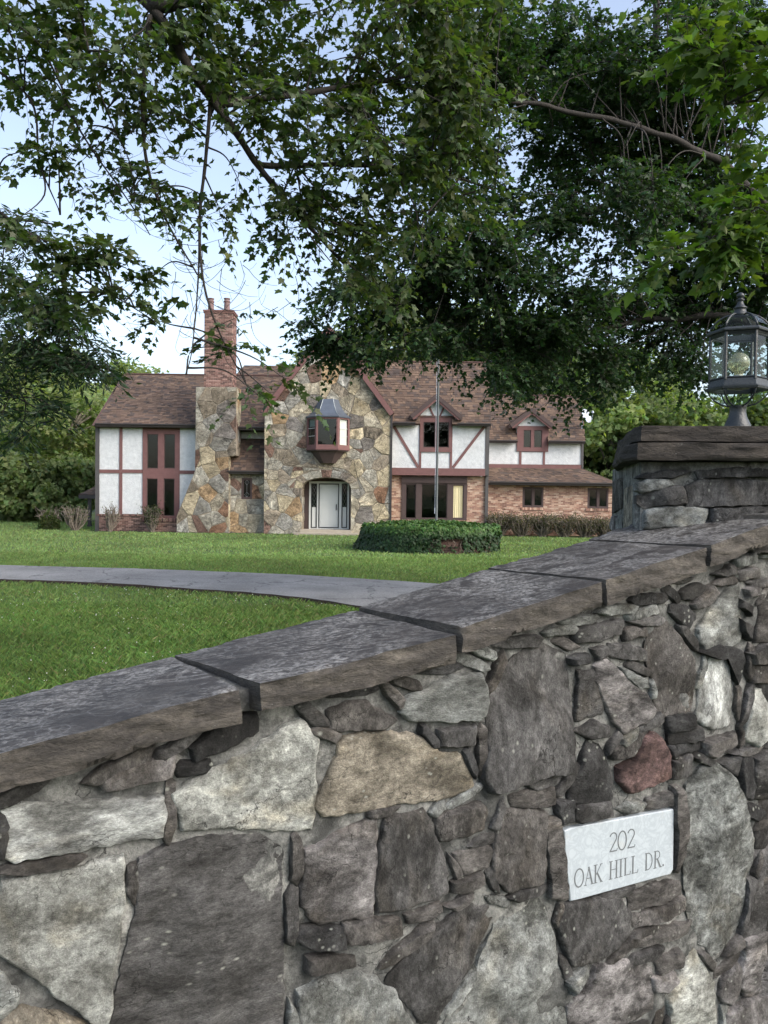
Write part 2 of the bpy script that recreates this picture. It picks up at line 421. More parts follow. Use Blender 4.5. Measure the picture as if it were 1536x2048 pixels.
M_ROCK = mat_rock('fieldstone', 1.0, 0.8, 0.36, 0.014)
M_MORTAR, nt, b = newmat('mortar')
v = pos_vec(nt)
c = ramp(nt, noise_tex(nt, v, 6, 6, 0.65, 0.3), [(0.32, (0.032, 0.033, 0.032)), (0.47, (0.125, 0.127, 0.120)), (0.68, (0.27, 0.27, 0.25))])
c = mix(nt, 1.0, c, ramp(nt, noise_tex(nt, v, 140, 4, 0.75), [(0.3, 0.6), (0.7, 1.35)]), 'MULTIPLY')
dk = ramp(nt, noise_tex(nt, v, 14, 6, 0.7, 0.6), [(0.38, 0.88), (0.53, 0.0)])
c = mix(nt, dk, c, (0.03, 0.031, 0.029))
mc = node(nt, 'ShaderNodeTexVoronoi', feature='DISTANCE_TO_EDGE'); mc.inputs['Scale'].default_value = 5.0
mn = node(nt, 'ShaderNodeTexNoise'); mn.inputs['Scale'].default_value = 13; mn.inputs['Detail'].default_value = 5; L(nt, v, mn.inputs['Vector'])
ma = node(nt, 'ShaderNodeVectorMath', operation='SCALE'); ma.inputs['Scale'].default_value = 0.16; L(nt, mn.outputs['Color'], ma.inputs[0])
mv = node(nt, 'ShaderNodeVectorMath', operation='ADD'); L(nt, v, mv.inputs[0]); L(nt, ma.outputs[0], mv.inputs[1]); L(nt, mv.outputs[0], mc.inputs['Vector'])
crack = ramp(nt, mc.outputs['Distance'], [(0.0, 1.0), (0.012, 0.0)])
crack = mix(nt, 1.0, crack, ramp(nt, noise_tex(nt, v, 4, 3), [(0.48, 0.0), (0.56, 1.0)]), 'MULTIPLY')
c = mix(nt, crack, c, (0.008, 0.008, 0.008))
L(nt, c, b.inputs['Base Color']); b.inputs['Roughness'].default_value = 0.95
n1 = bump(nt, b, noise_tex(nt, v, 35, 6, 0.65), 0.6, 0.012)
bump(nt, b, noise_tex(nt, v, 260, 3, 0.7), 0.7, 0.003, n1)
M_CAPTOP, nt, b = newmat('coping_top')
v = pos_vec(nt)
rotm = node(nt, 'ShaderNodeMapping'); rotm.inputs['Rotation'].default_value = (0, 0, -ANG); rotm.inputs['Scale'].default_value = (1.0, 3.2, 2.0)
L(nt, v, rotm.inputs[0]); sv = rotm.outputs[0]
c = ramp(nt, noise_tex(nt, v, 9, 6, 0.65), [(0.3, (0.019, 0.017, 0.016)), (0.7, (0.046, 0.041, 0.038))])
c = mix(nt, 1.0, c, ramp(nt, noise_tex(nt, v, 120, 4, 0.7), [(0.3, 0.7), (0.7, 1.35)]), 'MULTIPLY')
flow = noise_tex(nt, sv, 9.0, 7, 0.62, 1.1)
line = ramp(nt, flow, [(0.44, 0.0), (0.485, 1.0), (0.50, 0.35), (0.53, 1.0), (0.56, 0.0)])
patch = ramp(nt, noise_tex(nt, v, 3.2, 3, 0.5, 0.3), [(0.42, 0.0), (0.58, 1.0)])
grain = ramp(nt, noise_tex(nt, v, 90, 4, 0.7), [(0.36, 0.0), (0.58, 1.0)])
sm = node(nt, 'ShaderNodeMapping'); sm.inputs['Rotation'].default_value = (0, 0, -ANG); sm.inputs['Scale'].default_value = (1.0, 1.5, 1.0); L(nt, v, sm.inputs[0])
soft = ramp(nt, noise_tex(nt, sm.outputs[0], 6.0, 9, 0.68, 1.4), [(0.47, 0.0), (0.55, 0.75), (0.64, 0.25), (0.72, 0.8)])
soft = mix(nt, 1.0, soft, ramp(nt, noise_tex(nt, v, 2.6, 4, 0.55, 0.4), [(0.40, 0.12), (0.60, 1.0)]), 'MULTIPLY')
k = mix(nt, 0.55, mix(nt, 1.0, line, patch, 'MULTIPLY'), soft)
k = mix(nt, 1.0, k, grain, 'MULTIPLY')
c = mix(nt, k, c, (0.40, 0.395, 0.375))
crk = node(nt, 'ShaderNodeTexVoronoi', feature='DISTANCE_TO_EDGE'); crk.inputs['Scale'].default_value = 2.1
wv = node(nt, 'ShaderNodeVectorMath', operation='ADD'); nn = node(nt, 'ShaderNodeTexNoise'); nn.inputs['Scale'].default_value = 11
L(nt, v, nn.inputs['Vector']); nd = node(nt, 'ShaderNodeVectorMath', operation='SCALE'); nd.inputs['Scale'].default_value = 0.35
L(nt, nn.outputs['Color'], nd.inputs[0]); L(nt, sv, wv.inputs[0]); L(nt, nd.outputs[0], wv.inputs[1]); L(nt, wv.outputs[0], crk.inputs['Vector'])
c = mix(nt, ramp(nt, crk.outputs['Distance'], [(0.0, 0.35), (0.010, 0.0)]), c, (0.25, 0.25, 0.25))
L(nt, c, b.inputs['Base Color']); b.inputs['Roughness'].default_value = 0.62; b.inputs['Specular IOR Level'].default_value = 0.4
n1 = bump(nt, b, flow, 0.35, 0.01)
bump(nt, b, noise_tex(nt, v, 70, 6, 0.7), 0.5, 0.006, n1)
def mat_capside(name, dim=1.0):
    m, nt, b = newmat(name)
    v = pos_vec(nt, False, (1, 1, 2.6))
    c = ramp(nt, noise_tex(nt, v, 8, 7, 0.66, 0.5), [(0.26, (0.018, 0.016, 0.015)), (0.5, (0.062, 0.055, 0.047)), (0.74, (0.140, 0.124, 0.103))])
    c = mix(nt, 1.0, c, ramp(nt, noise_tex(nt, v, 100, 5, 0.75), [(0.3, 0.6), (0.7, 1.4)]), 'MULTIPLY')
    if dim != 1.0: c = mix(nt, 1.0, c, (dim, dim * 0.93, dim * 0.88), 'MULTIPLY')
    sp = ramp(nt, noise_tex(nt, v, 34, 5, 0.7), [(0.66, 0.0), (0.72, 0.7)])
    c = mix(nt, sp, c, (0.32, 0.31, 0.28))
    L(nt, c, b.inputs['Base Color']); b.inputs['Roughness'].default_value = 0.9
    n1 = bump(nt, b, noise_tex(nt, v, 18, 8, 0.7, 0.4), 1.0, 0.016)
    bump(nt, b, noise_tex(nt, v, 120, 4, 0.7), 0.6, 0.003, n1)
    return m
M_CAPSIDE = mat_capside('coping_side')

wall = empty('stone_wall', (WO.x, WO.y, 0.0))
tag(wall, 'low fieldstone wall with sloping dark coping slabs in the foreground', 'wall')

COPING = [  # front top left, front top right, back top right, back top left as (t, z); thickness
    ((-0.62, 1.268), (-0.075, 1.359), (-0.16, 1.349), (-0.70, 1.26), 0.075),
    ((-0.045, 1.370), (0.482, 1.456), (0.418, 1.449), (-0.12, 1.356), 0.077),
    ((0.532, 1.462), (1.046, 1.536), (0.962, 1.543), (0.427, 1.453), 0.071),
    ((1.070, 1.557), (1.538, 1.652), (1.429, 1.653), (0.972, 1.550), 0.071),
    ((1.554, 1.659), (1.950, 1.743), (1.850, 1.739), (1.439, 1.655), 0.072),
    ((1.966, 1.750), (2.33, 1.836), (2.130, 1.816), (1.858, 1.743), 0.068),
    ((2.30, 1.842), (2.72, 1.905), (2.62, 1.905), (2.145, 1.832), 0.066),
]
def top_z(t):
    xs = []; zs = []
    for fl, fr, br, bl, th in COPING: xs += [fl[0], fr[0]]; zs += [fl[1] - th, fr[1] - th]
    return np.interp(t, xs, zs)
def slab_mesh(name, corners, th, amp, seed, mats, nu=80, nv=22, nh=10, rough_bottom=0.006):
    """corners: 4 top corner Vectors (front left, front right, back right, back left)"""
    c = [np.array(p) for p in corners]
    V = []; F = []; Mi = []; N = []
    def grid(p00, p10, p11, p01, a, b_, mi, nrm):
        base = sum(len(x) for x in V)
        s, t = np.meshgrid(np.linspace(0, 1, a + 1), np.linspace(0, 1, b_ + 1)); s = s.ravel()[:, None]; t = t.ravel()[:, None]
        P = (1 - s) * (1 - t) * p00 + s * (1 - t) * p10 + s * t * p11 + (1 - s) * t * p01
        V.append(P)
        for j in range(b_):
            for i in range(a):
                q = base + j * (a + 1) + i; F.append((q, q + 1, q + a + 2, q + a + 1)); Mi.append(mi)
    dn = np.array([0, 0, -th])
    grid(c[0], c[1], c[2], c[3], nu, nv, 0, None)
    grid(c[0] + dn, c[1] + dn, c[1], c[0], nu, nh, 1, None)
    grid(c[1] + dn, c[2] + dn, c[2], c[1], nv, nh, 1, None)
    grid(c[2] + dn, c[3] + dn, c[3], c[2], nu, nh, 1, None)
    grid(c[3] + dn, c[0] + dn, c[0], c[3], nv, nh, 1, None)
    grid(c[3] + dn, c[2] + dn, c[1] + dn, c[0] + dn, nu, nv, 1, None)
    P = np.concatenate(V); ctop = sum(c) / 4
    # how far below the top (0..1), how near a rim
    low = np.clip((((P - c[0]) @ np.array([0, 0, -1.0])) + (P - c[0])[:, :2] @ ((c[1] - c[0])[:2] / np.dot((c[1] - c[0])[:2], (c[1] - c[0])[:2])) * (c[1] - c[0])[2]) / th, 0, 1)
    Q = P + seed * 3.1
    D = np.stack([fbm(Q * 9 + k * 11.7, 4) for k in range(3)], -1) * amp
    Q2 = Q * np.array([14, 14, 55.0])
    lay = fbm(Q2, 4, 0.6)                                  # horizontally bedded split face
    out = P[:, :2] - ctop[:2]; out /= np.linalg.norm(out, axis=1, keepdims=True) + 1e-6
    nrm2 = np.array([WN.x, WN.y])
    side = low > 0.02
    D[:, :2] += (lay * amp * 1.1 * side)[:, None] * np.sign((P[:, :2] - ctop[:2]) @ nrm2)[:, None] * nrm2
    D[:, 2] += np.where(low > 0.9, fbm(Q * 20 + 5, 3) * rough_bottom, 0) 
    D[:, 2] *= np.where(low < 0.02, 0.45, 1.0)
    rim = (low > 0.9)
    D[:, :2] -= (np.clip(fbm(Q * 13 + 9, 3), 0, 1) * amp * 2.2 * rim)[:, None] * np.sign((P[:, :2] - ctop[:2]) @ nrm2)[:, None] * nrm2
    chip = np.clip(fbm(Q * 15 + 3, 4, 0.6) - 0.08, 0, 1) * np.clip(1 - low / 0.45, 0, 1) * (np.abs((P[:, :2] - ctop[:2]) @ nrm2) > 0.205)   # knocked-off arrises
    D[:, :2] -= (chip * 0.030)[:, None] * np.sign((P[:, :2] - ctop[:2]) @ nrm2)[:, None] * nrm2
    D[:, 2] -= chip * 0.012
    P = P + D
    return mesh_np(name, P, F, mats, Mi, smooth=True)
def autosmooth(me, deg=38):
    me.polygons.foreach_set('use_smooth', np.ones(len(me.polygons), dtype=bool))
    me.set_sharp_from_angle(angle=math.radians(deg))
import bmesh
def weld(me, dist=0.0008):
    bm = bmesh.new(); bm.from_mesh(me); bmesh.ops.remove_doubles(bm, verts=bm.verts, dist=dist); bmesh.ops.recalc_face_normals(bm, faces=bm.faces); bm.to_mesh(me); bm.free()
for i, (fl, fr, br, bl, th) in enumerate(COPING):
    cs = [wall_pt(fl[0], fl[1], 0), wall_pt(fr[0], fr[1], 0), wall_pt(br[0], br[1], -0.43), wall_pt(bl[0], bl[1], -0.43)]
    me = slab_mesh('coping_slab', cs, th, 0.0092, i + 1, [M_CAPTOP, M_CAPSIDE])
    weld(me); autosmooth(me, 42)
    keep(link('coping_slab', me), wall)

for (fl, fr, br, bl, th), (fl2, fr2, br2, bl2, th2) in zip(COPING[:-1], COPING[1:]):      # mortar bedded in the joints
    mb = MB(); V = []
    for f_ in (0.12, 0.4, 0.7, 0.96):
        ta = fr[0] + (br[0] - fr[0]) * f_ - 0.012; tb = fl2[0] + (bl2[0] - fl2[0]) * f_ + 0.012
        za = fr[1] + (br[1] - fr[1]) * f_; zt_ = za - 0.016 + 0.008 * f_
        V += [tuple(wall_pt(ta, zt_ - 0.05, -0.43 * f_)), tuple(wall_pt(ta, zt_, -0.43 * f_)), tuple(wall_pt((ta + tb) / 2, zt_ - 0.003, -0.43 * f_)), tuple(wall_pt(tb, zt_ + 0.002, -0.43 * f_)), tuple(wall_pt(tb, zt_ - 0.05, -0.43 * f_))]
    mb.add(V, [(5 * j + k, 5 * j + k + 1, 5 * j + 6 + k, 5 * j + 5 + k) for j in range(3) for k in range(4)] + [(4, 3, 2, 1, 0)])
    keep(mb.build('joint_mortar', M_MORTAR, smooth=True), wall)
# mortar body: a bumpy front sheet, closed to a solid
nt_, nz_ = 230, 120
ts = np.linspace(-0.62, 2.70, nt_ + 1); fr_ = np.linspace(0, 1, nz_ + 1)
Tm, Fm = np.meshgrid(ts, fr_)
Zm = -0.1 + (top_z(Tm) + 0.012 + 0.1) * Fm
Pm = np.stack([Tm, Zm, np.zeros_like(Tm)], -1)
offm = FACE + 0.002 + 0.018 * fbm(Pm * 6.5, 3) + 0.007 * fbm(Pm * 30, 3)
mV = WO_np = np.array(WO)[None, None, :] + Tm[..., None] * np.array(WD) + offm[..., None] * np.array(WN) + np.stack([np.zeros_like(Zm), np.zeros_like(Zm), Zm], -1)
mV = mV.reshape(-1, 3); nb = len(mV)
i2, j2 = np.meshgrid(np.arange(nt_), np.arange(nz_)); q0 = (j2 * (nt_ + 1) + i2).ravel()
mF = [tuple(x) for x in np.stack([q0, q0 + 1, q0 + nt_ + 2, q0 + nt_ + 1], -1)]
backs = []
for t, z in ((ts[0], -0.1), (ts[-1], -0.1), (ts[-1], float(top_z(ts[-1])) + 0.012), (ts[0], float(top_z(ts[0])) + 0.012)):
    backs.append(np.array(wall_pt(t, z, -0.40)))
mV = np.vstack([mV, backs])
bl_, br_, tr_, tl_ = 0, nt_, nb - 1, nb - 1 - nt_
mF += [(nb + 1, nb, nb + 3, nb + 2), (bl_, nb, nb + 1, br_), tuple([nb] + [k * (nt_ + 1) for k in range(nz_ + 1)] + [nb + 3]), tuple([nb + 2] + [k * (nt_ + 1) + nt_ for k in range(nz_, -1, -1)] + [nb + 1]),
       tuple([nb + 3] + [nb - 1 - nt_ + k for k in range(nt_ + 1)] + [nb + 2])]
keep(link('mortar_body', mesh_np('mortar_body', mV, mF, M_MORTAR, smooth=True)), wall)

PAL = {'l': lin(182, 184, 178), 'd': lin(96, 95, 94), 't': lin(154, 147, 133), 'p': lin(140, 137, 136), 'r': lin(116, 95, 92), 'g': lin(146, 149, 146),
       'b': lin(102, 99, 96), 'k': lin(72, 72, 72), 'w': lin(188, 191, 188)}
def resample(poly, step, jit, seed):
    P = np.asarray(poly, dtype=np.float64); out = []
    n = len(P)
    for i in range(n):
        a, c2 = P[i], P[(i + 1) % n]; m = max(1, int(np.linalg.norm(c2 - a) / step))
        for k in range(m): out.append(a + (c2 - a) * k / m)
    R = np.array(out); T = np.roll(R, -1, 0) - np.roll(R, 1, 0); T /= np.linalg.norm(T, axis=1, keepdims=True) + 1e-9
    Nn = np.stack([T[:, 1], -T[:, 0]], -1)
    d = fbm(np.column_stack([R * 45, np.full(len(R), seed * 1.37)]), 3) * jit
    R = R + Nn * (d + 0.0035)[:, None]
    return R
def area2(P):
    P = np.asarray(P); x, y = P[:, 0], P[:, 1]; return 0.5 * np.sum(x * np.roll(y, -1) - np.roll(x, -1) * y)
def hero_stone(poly, frame, prot, rough, seed, step=0.009, jit=0.009, pits=0.0, tilt=0.15):
    """poly of (t,z); frame(t,z,off) -> point"""
    P = np.asarray(poly, dtype=np.float64)
    if area2(P) < 0: P = P[::-1]
    R = resample(P, step, jit, seed); n = len(R); c = R.mean(0)
    size = math.sqrt(abs(area2(R)))
    rs = np.random.default_rng(seed)
    tl = rs.normal(0, tilt, 2)
    rad = float(np.linalg.norm(R - c, axis=1).mean())
    rings = [(1 + .006 / rad, -0.03), (1 + .002 / rad, prot * 0.5), (1 - .002 / rad, prot * 0.86), (1 - .008 / rad, prot)]
    rings += [(s, prot) for s in np.linspace(1 - .02 / rad, 0.06, max(4, int(rad / 0.014)))]
    pts = []; offs = []
    for s, h in rings:
        q = c + (R - c) * s
        pts.append(q); offs.append(np.full(n, h))
    pts.append(c[None]); offs.append(np.array([prot]))
    Q = np.concatenate(pts); O = np.concatenate(offs)
    on = np.clip((O / prot - 0.25), 0, 1)
    S = np.column_stack([Q, np.full(len(Q), seed * 2.71)])
    nz = fbm(S * 16, 5, 0.58) * rough + fbm(S * 5, 2) * rough * 1.2
    nz += (Q - c) @ tl / max(size, 0.05) * prot
    if rough > 0.004 and not pits:                                            # hewn facets
        H = np.stack([(Q - c) @ rs.normal(0, 0.11 if rough < 0.007 else 0.2, 2) + rs.uniform(0, rough * 2.2) for _ in range(6)], -1)
        nz += np.clip(H.min(-1), -prot * 0.9, 0.02)
    if pits: nz -= np.clip(fbm(S * 34, 2) - 0.02, 0, 1) * pits
    O = O + nz * on
    V = np.array([frame(q[0], q[1], o) for q, o in zip(Q, O)])
    m = len(rings); F = []
    for j in range(m - 1):
        for k in range(n):
            k2 = (k + 1) % n; F.append((j * n + k, j * n + k2, (j + 1) * n + k2, (j + 1) * n + k))
    for k in range(n): F.append(((m - 1) * n + k, (m - 1) * n + (k + 1) % n, m * n))
    me = mesh_np('stone', V, F, M_ROCK, smooth=True)
    me.set_sharp_from_angle(angle=math.radians(38))
    return me
# each stone traced in the photograph and laid on the wall's face: (zoom origin and scale, colour, relief, outline)
def Lz(p): return [(x / 2, 1400 + y / 2) for x, y in p]
def Mz(p): return [(768 + x / 2, 1400 + y / 2) for x, y in p]
def Uz(p): return [(768 + x / 2, 1000 + y / 2) for x, y in p]
STONES = [
 ('w', 1, Lz([(25,440),(200,430),(420,415),(655,405),(662,470),(650,555),(500,580),(260,620),(60,660),(20,640),(35,560),(18,500)])),
 ('p', 1, Lz([(410,330),(560,265),(705,225),(690,310),(560,340),(430,370)])),
 ('k', 1, Lz([(770,200),(860,130),(960,80),(1030,70),(1030,130),(900,205),(790,245)])),
 ('l', 0, Lz([(700,385),(830,290),(980,225),(1150,110),(1200,90),(1275,160),(1262,330),(1250,520),(1090,525),(960,515),(740,520),(725,450)])),
 ('t', 0, [(690,1475),(720,1468),(800,1470),(850,1480),(880,1505),(915,1508),(940,1540),(950,1575),(900,1595),(800,1610),(700,1628),(650,1632),(637,1615),(660,1560),(685,1490)]),
 ('l', 0, Lz([(10,740),(150,700),(320,680),(490,640),(497,780),(480,940),(450,1140),(430,1310),(380,1300),(260,1210),(100,1090),(0,1010),(-60,900),(-10,790)])),
 ('d', 2, Lz([(570,660),(740,590),(860,560),(1040,555),(1135,615),(1130,800),(1138,1000),(1140,1400),(430,1400),(480,1180),(510,1030),(560,830),(550,720)])),
 ('p', 0, Lz([(1230,610),(1370,540),(1510,480),(1508,650),(1495,870),(1380,885),(1250,890),(1215,830),(1220,700)])),
 ('g', 0, Lz([(0,1130),(70,1190),(60,1240),(0,1290),(-140,1320),(-160,1080),(-60,1040)])),
 ('t', 1, Lz([(20,1290),(90,1262),(180,1275),(330,1330),(400,1420),(300,1480),(-20,1480),(-60,1360)])),
 ('k', 1, Lz([(1195,950),(1280,930),(1380,930),(1385,995),(1260,1000),(1195,980)])),
 ('b', 1, [(697,1858),(750,1845),(805,1848),(808,1872),(750,1885),(700,1893)]),
 ('b', 1, Lz([(1245,1050),(1330,1030),(1420,1040),(1425,1075),(1350,1090),(1240,1105)])),
 ('g', 0, [(600,2048),(605,1995),(650,1965),(720,1955),(755,1965),(790,1990),(826,2048),(836,2110),(590,2110)]),
 ('b', 1, [(660,1425),(700,1408),(735,1402),(755,1420),(775,1432),(795,1442),(770,1458),(710,1462),(665,1462)]),
 ('d', 0, Mz([(15,490),(165,450),(190,480),(215,560),(240,630),(260,700),(258,780),(200,805),(60,845),(-18,850),(-28,760),(-10,600)])),
 ('b', 1, Mz([(220,480),(400,425),(420,440),(415,520),(330,545),(240,575),(220,540)])),
 ('b', 1, Mz([(285,620),(420,580),(440,610),(420,670),(325,700),(290,650)])),
 ('b', 1, Mz([(285,740),(400,705),(410,740),(350,780),(290,780)])),
 ('b', 1, Mz([(262,835),(370,775),(365,800),(290,850)])),
 ('b', 3, Mz([(480,450),(600,440),(660,460),(660,560),(655,660),(640,740),(560,760),(500,775),(450,720),(440,640),(460,560)])),
 ('b', 1, Mz([(660,500),(712,490),(722,560),(727,680),(742,800),(715,810),(680,800),(668,680),(662,600)])),
 ('b', 1, Mz([(510,390),(600,372),(690,360),(690,420),(560,436),(520,430)])),
 ('k', 2, Mz([(835,175),(880,190),(905,250),(925,330),(925,400),(830,425),(750,420),(765,340),(800,260)])),
 ('r', 1, Mz([(1090,140),(1130,160),(1150,230),(1150,310),(1080,345),(1005,380),(955,330),(955,280),(1010,250),(1050,180)])),
 ('d', 1, Mz([(775,440),(920,412),(930,470),(800,495),(775,490)])),
 ('k', 1, Mz([(700,420),(765,410),(768,490),(720,500),(700,460)])),
 ('g', 1, Mz([(932,440),(1010,415),(1050,420),(1040,445),(960,458)])),
 ('d', 1, Mz([(1060,400),(1165,375),(1170,425),(1060,438)])),
 ('b', 1, Mz([(1180,365),(1220,370),(1225,500),(1215,640),(1197,700),(1180,690),(1182,560),(1176,440)])),
 ('g', 2, Mz([(1240,360),(1290,280),(1345,260),(1400,310),(1430,380),(1450,460),(1490,570),(1495,660),(1470,720),(1470,800),(1440,910),(1390,990),(1340,1040),(1290,980),(1240,860),(1230,760),(1225,640),(1235,480)])),
 ('d', 0, Mz([(735,826),(850,806),(960,800),(995,860),(990,930),(940,1000),(860,1050),(760,1070),(730,1000),(705,900)])),
 ('b', 2, Mz([(1000,785),(1100,745),(1200,738),(1205,790),(1120,820),(1000,850)])),
 ('b', 2, Mz([(1010,880),(1130,832),(1220,806),(1225,850),(1100,890),(1020,920)])),
 ('b', 2, Mz([(1010,960),(1120,920),(1245,895),(1230,940),(1120,980),(1020,1000)])),
 ('b', 1, Mz([(1100,1050),(1190,1005),(1210,1030),(1200,1065),(1110,1095)])),
 ('p', 1, Mz([(1095,1130),(1170,1095),(1190,1130),(1150,1170),(1100,1175)])),
 ('g', 1, Mz([(750,1140),(825,1085),(832,1110),(790,1160),(760,1185)])),
 ('p', 1, Mz([(860,1080),(960,1060),(1050,1065),(1085,1090),(1095,1180),(1090,1250),(960,1320),(760,1350),(750,1240),(800,1190),(840,1140)])),
 ('g', 2, Mz([(480,840),(610,790),(650,830),(680,920),(710,1060),(738,1180),(742,1360),(230,1360),(310,1220),(380,1100),(440,960)])),
 ('d', 2, Mz([(350,830),(450,850),(435,900),(395,980),(335,1100),(275,1190),(220,1300),(150,1296),(100,1220),(20,1140),(110,1030),(230,920)])),
 ('b', 1, Mz([(0,1080),(60,1010),(150,930),(205,902),(190,935),(110,1015),(40,1066)])),
 ('b', 1, Mz([(100,870),(230,825),(240,850),(190,880),(110,905)])),
 ('l', 2, Mz([(1150,1360),(1150,1200),(1210,1080),(1250,1000),(1290,1060),(1340,1150),(1345,1360)])),
 ('p', 1, Mz([(1365,1130),(1415,1060),(1440,1080),(1425,1180),(1390,1230),(1350,1190)])),
 ('p', 0, Mz([(1450,965),(1600,900),(1600,1160),(1450,1190),(1432,1120),(1450,1050)])),
 ('p', 1, Mz([(1390,1270),(1490,1205),(1600,1180),(1600,1360),(1390,1360)])),
 ('d', 0, Mz([(1485,740),(1540,640),(1620,620),(1620,900),(1440,955),(1460,860)])),
 ('k', 1, Mz([(1450,220),(1480,230),(1500,310),(1480,405),(1440,385),(1440,280)])),
 ('d', 1, Mz([(1500,240),(1600,180),(1600,400),(1500,405),(1490,320)])),
 ('k', 1, Mz([(1450,440),(1490,425),(1530,450),(1500,485),(1460,470)])),
 ('d', 1, Mz([(1500,520),(1600,480),(1600,600),(1500,600)])),
 ('k', 2, Mz([(1150,75),(1250,65),(1255,110),(1160,140)])),
 ('k', 2, Mz([(1170,155),(1290,132),(1298,190),(1180,222)])),
 ('d', 2, Mz([(1165,250),(1240,232),(1240,300),(1170,320)])),
 ('b', 1, Mz([(1302,180),(1420,140),(1425,175),(1330,235),(1302,225)])),
 ('k', 2, Mz([(1365,262),(1430,232),(1432,310),(1395,300)])),
 ('g', 1, Uz([(95,810),(180,760),(280,710),(395,700),(415,770),(420,850),(390,885),(250,890),(130,893),(85,860)])),
 ('d', 1, Uz([(235,930),(370,915),(375,985),(240,990)])),
 ('d', 2, [(988,1385),(1040,1315),(1095,1287),(1140,1315),(1150,1400),(1150,1480),(1146,1545),(1100,1552),(1040,1568),(985,1586),(970,1560),(985,1490)]),
 ('d', 1, Uz([(785,525),(860,505),(965,490),(960,535),(870,565),(790,570)])),
 ('g', 1, Uz([(985,455),(1100,420),(1108,450),(1030,475),(990,480)])),
 ('b', 1, Uz([(970,525),(1055,515),(1060,545),(980,560)])),
 ('d', 1, Uz([(915,580),(1000,590),(1065,610),(1060,645),(960,645),(905,620)])),
 ('p', 0, Uz([(850,670),(895,640),(950,680),(1000,735),(1060,785),(1098,840),(1080,870),(1010,915),(965,935),(930,900),(890,810),(850,720)])),
 ('g', 1, Uz([(955,675),(1000,690),(1060,730),(1070,755),(1030,757),(975,715)])),
 ('b', 2, Uz([(1065,570),(1100,505),(1150,490),(1200,570),(1240,640),(1250,740),(1240,850),(1190,850),(1150,875),(1105,840),(1090,720),(1065,650)])),
 ('w', 1, Uz([(1280,700),(1320,645),(1385,645),(1398,720),(1405,820),(1390,900),(1330,920),(1280,890),(1258,870),(1270,790)])),
 ('k', 1, Uz([(1270,610),(1350,590),(1440,600),(1450,650),(1430,740),(1412,700),(1395,632),(1330,632)])),
 ('g', 0, Uz([(1265,520),(1310,440),(1400,345),(1425,330),(1430,420),(1430,560),(1400,585),(1300,610),(1270,570)])),
 ('d', 1, Uz([(1180,370),(1280,335),(1300,350),(1280,390),(1200,400)])),
 ('b', 1, Uz([(1250,420),(1330,345),(1350,370),(1310,420),(1260,440)])),
 ('k', 1, Uz([(1150,420),(1220,430),(1260,470),(1225,525),(1150,450)])),
 ('d', 0, Uz([(780,690),(840,685),(890,800),(880,860),(780,880)])),
 ('d', 2, Uz([(780,930),(850,890),(910,910),(905,945),(830,955)])),
 ('k', 1, Uz([(760,640),(830,620),(835,650),(770,670)])),
 ('d', 1, Uz([(842,600),(900,590),(905,618),(860,645)])),
 ('d', 1, Uz([(1340,300),(1410,265),(1420,290),(1370,310)])),
 ('g', 1, Uz([(1420,240),(1490,215),(1500,250),(1430,265)])),
 ('d', 1, Uz([(1425,290),(1510,275),(1515,310),(1430,325)])),
 ('d', 1, Uz([(1480,620),(1536,590),(1600,600),(1600,650),(1490,660)])),
 ('b', 1, Uz([(1490,672),(1600,662),(1600,730),(1490,730)])),
 ('l', 2, Uz([(1480,770),(1600,750),(1600,900),(1500,985),(1445,950)])),
 ('p', 1, Uz([(1460,360),(1510,345),(1515,380),(1470,390)])),
 ('b', 0, Uz([(1505,420),(1600,330),(1600,560),(1495,570)])),
 ('k', 1, Uz([(1440,400),(1485,430),(1480,465),(1440,430)])),
 ('k', 1, Uz([(1440,480),(1485,510),(1480,565),(1445,530)])),
 ('d', 1, Uz([(1450,195),(1530,160),(1600,165),(1600,205),(1500,212)])),
 ('k', 2, Uz([(1150,905),(1240,880),(1290,930),(1288,965),(1160,978)])),
 ('b', 1, Mz([(920,205),(1010,160),(1070,130),(1050,165),(1000,225),(930,245)])),
 ('k', 1, Lz([(-10,470),(12,480),(25,560),(10,640),(-80,640),(-80,480)])),
 ('d', 1, Mz([(1470,730),(1500,720),(1480,800),(1452,900),(1440,915),(1465,810)])),
]
ROUGH = {0: (0.021, 0.0034, 0.0), 1: (0.027, 0.0065, 0.0), 2: (0.026, 0.0100, 0.0), 3: (0.025, 0.006, 0.020)}
def wall_frame(t, z, o): return tuple(wall_pt(t, z, FACE + o))
for i, (cc, rg, poly) in enumerate(STONES):
    prot, rough, pits = ROUGH[rg]
    prot *= 0.8 + 0.6 * random.random()
    P = [wall_tz(x, y, FACE + prot) for x, y in poly]
    me = hero_stone(P, wall_frame, prot, rough, i + 3, pits=pits)
    j = 1 + random.uniform(-0.14, 0.14)
    c = PAL[cc]
    keep(link('stone', me, color=tuple(x * j for x in c)), wall)
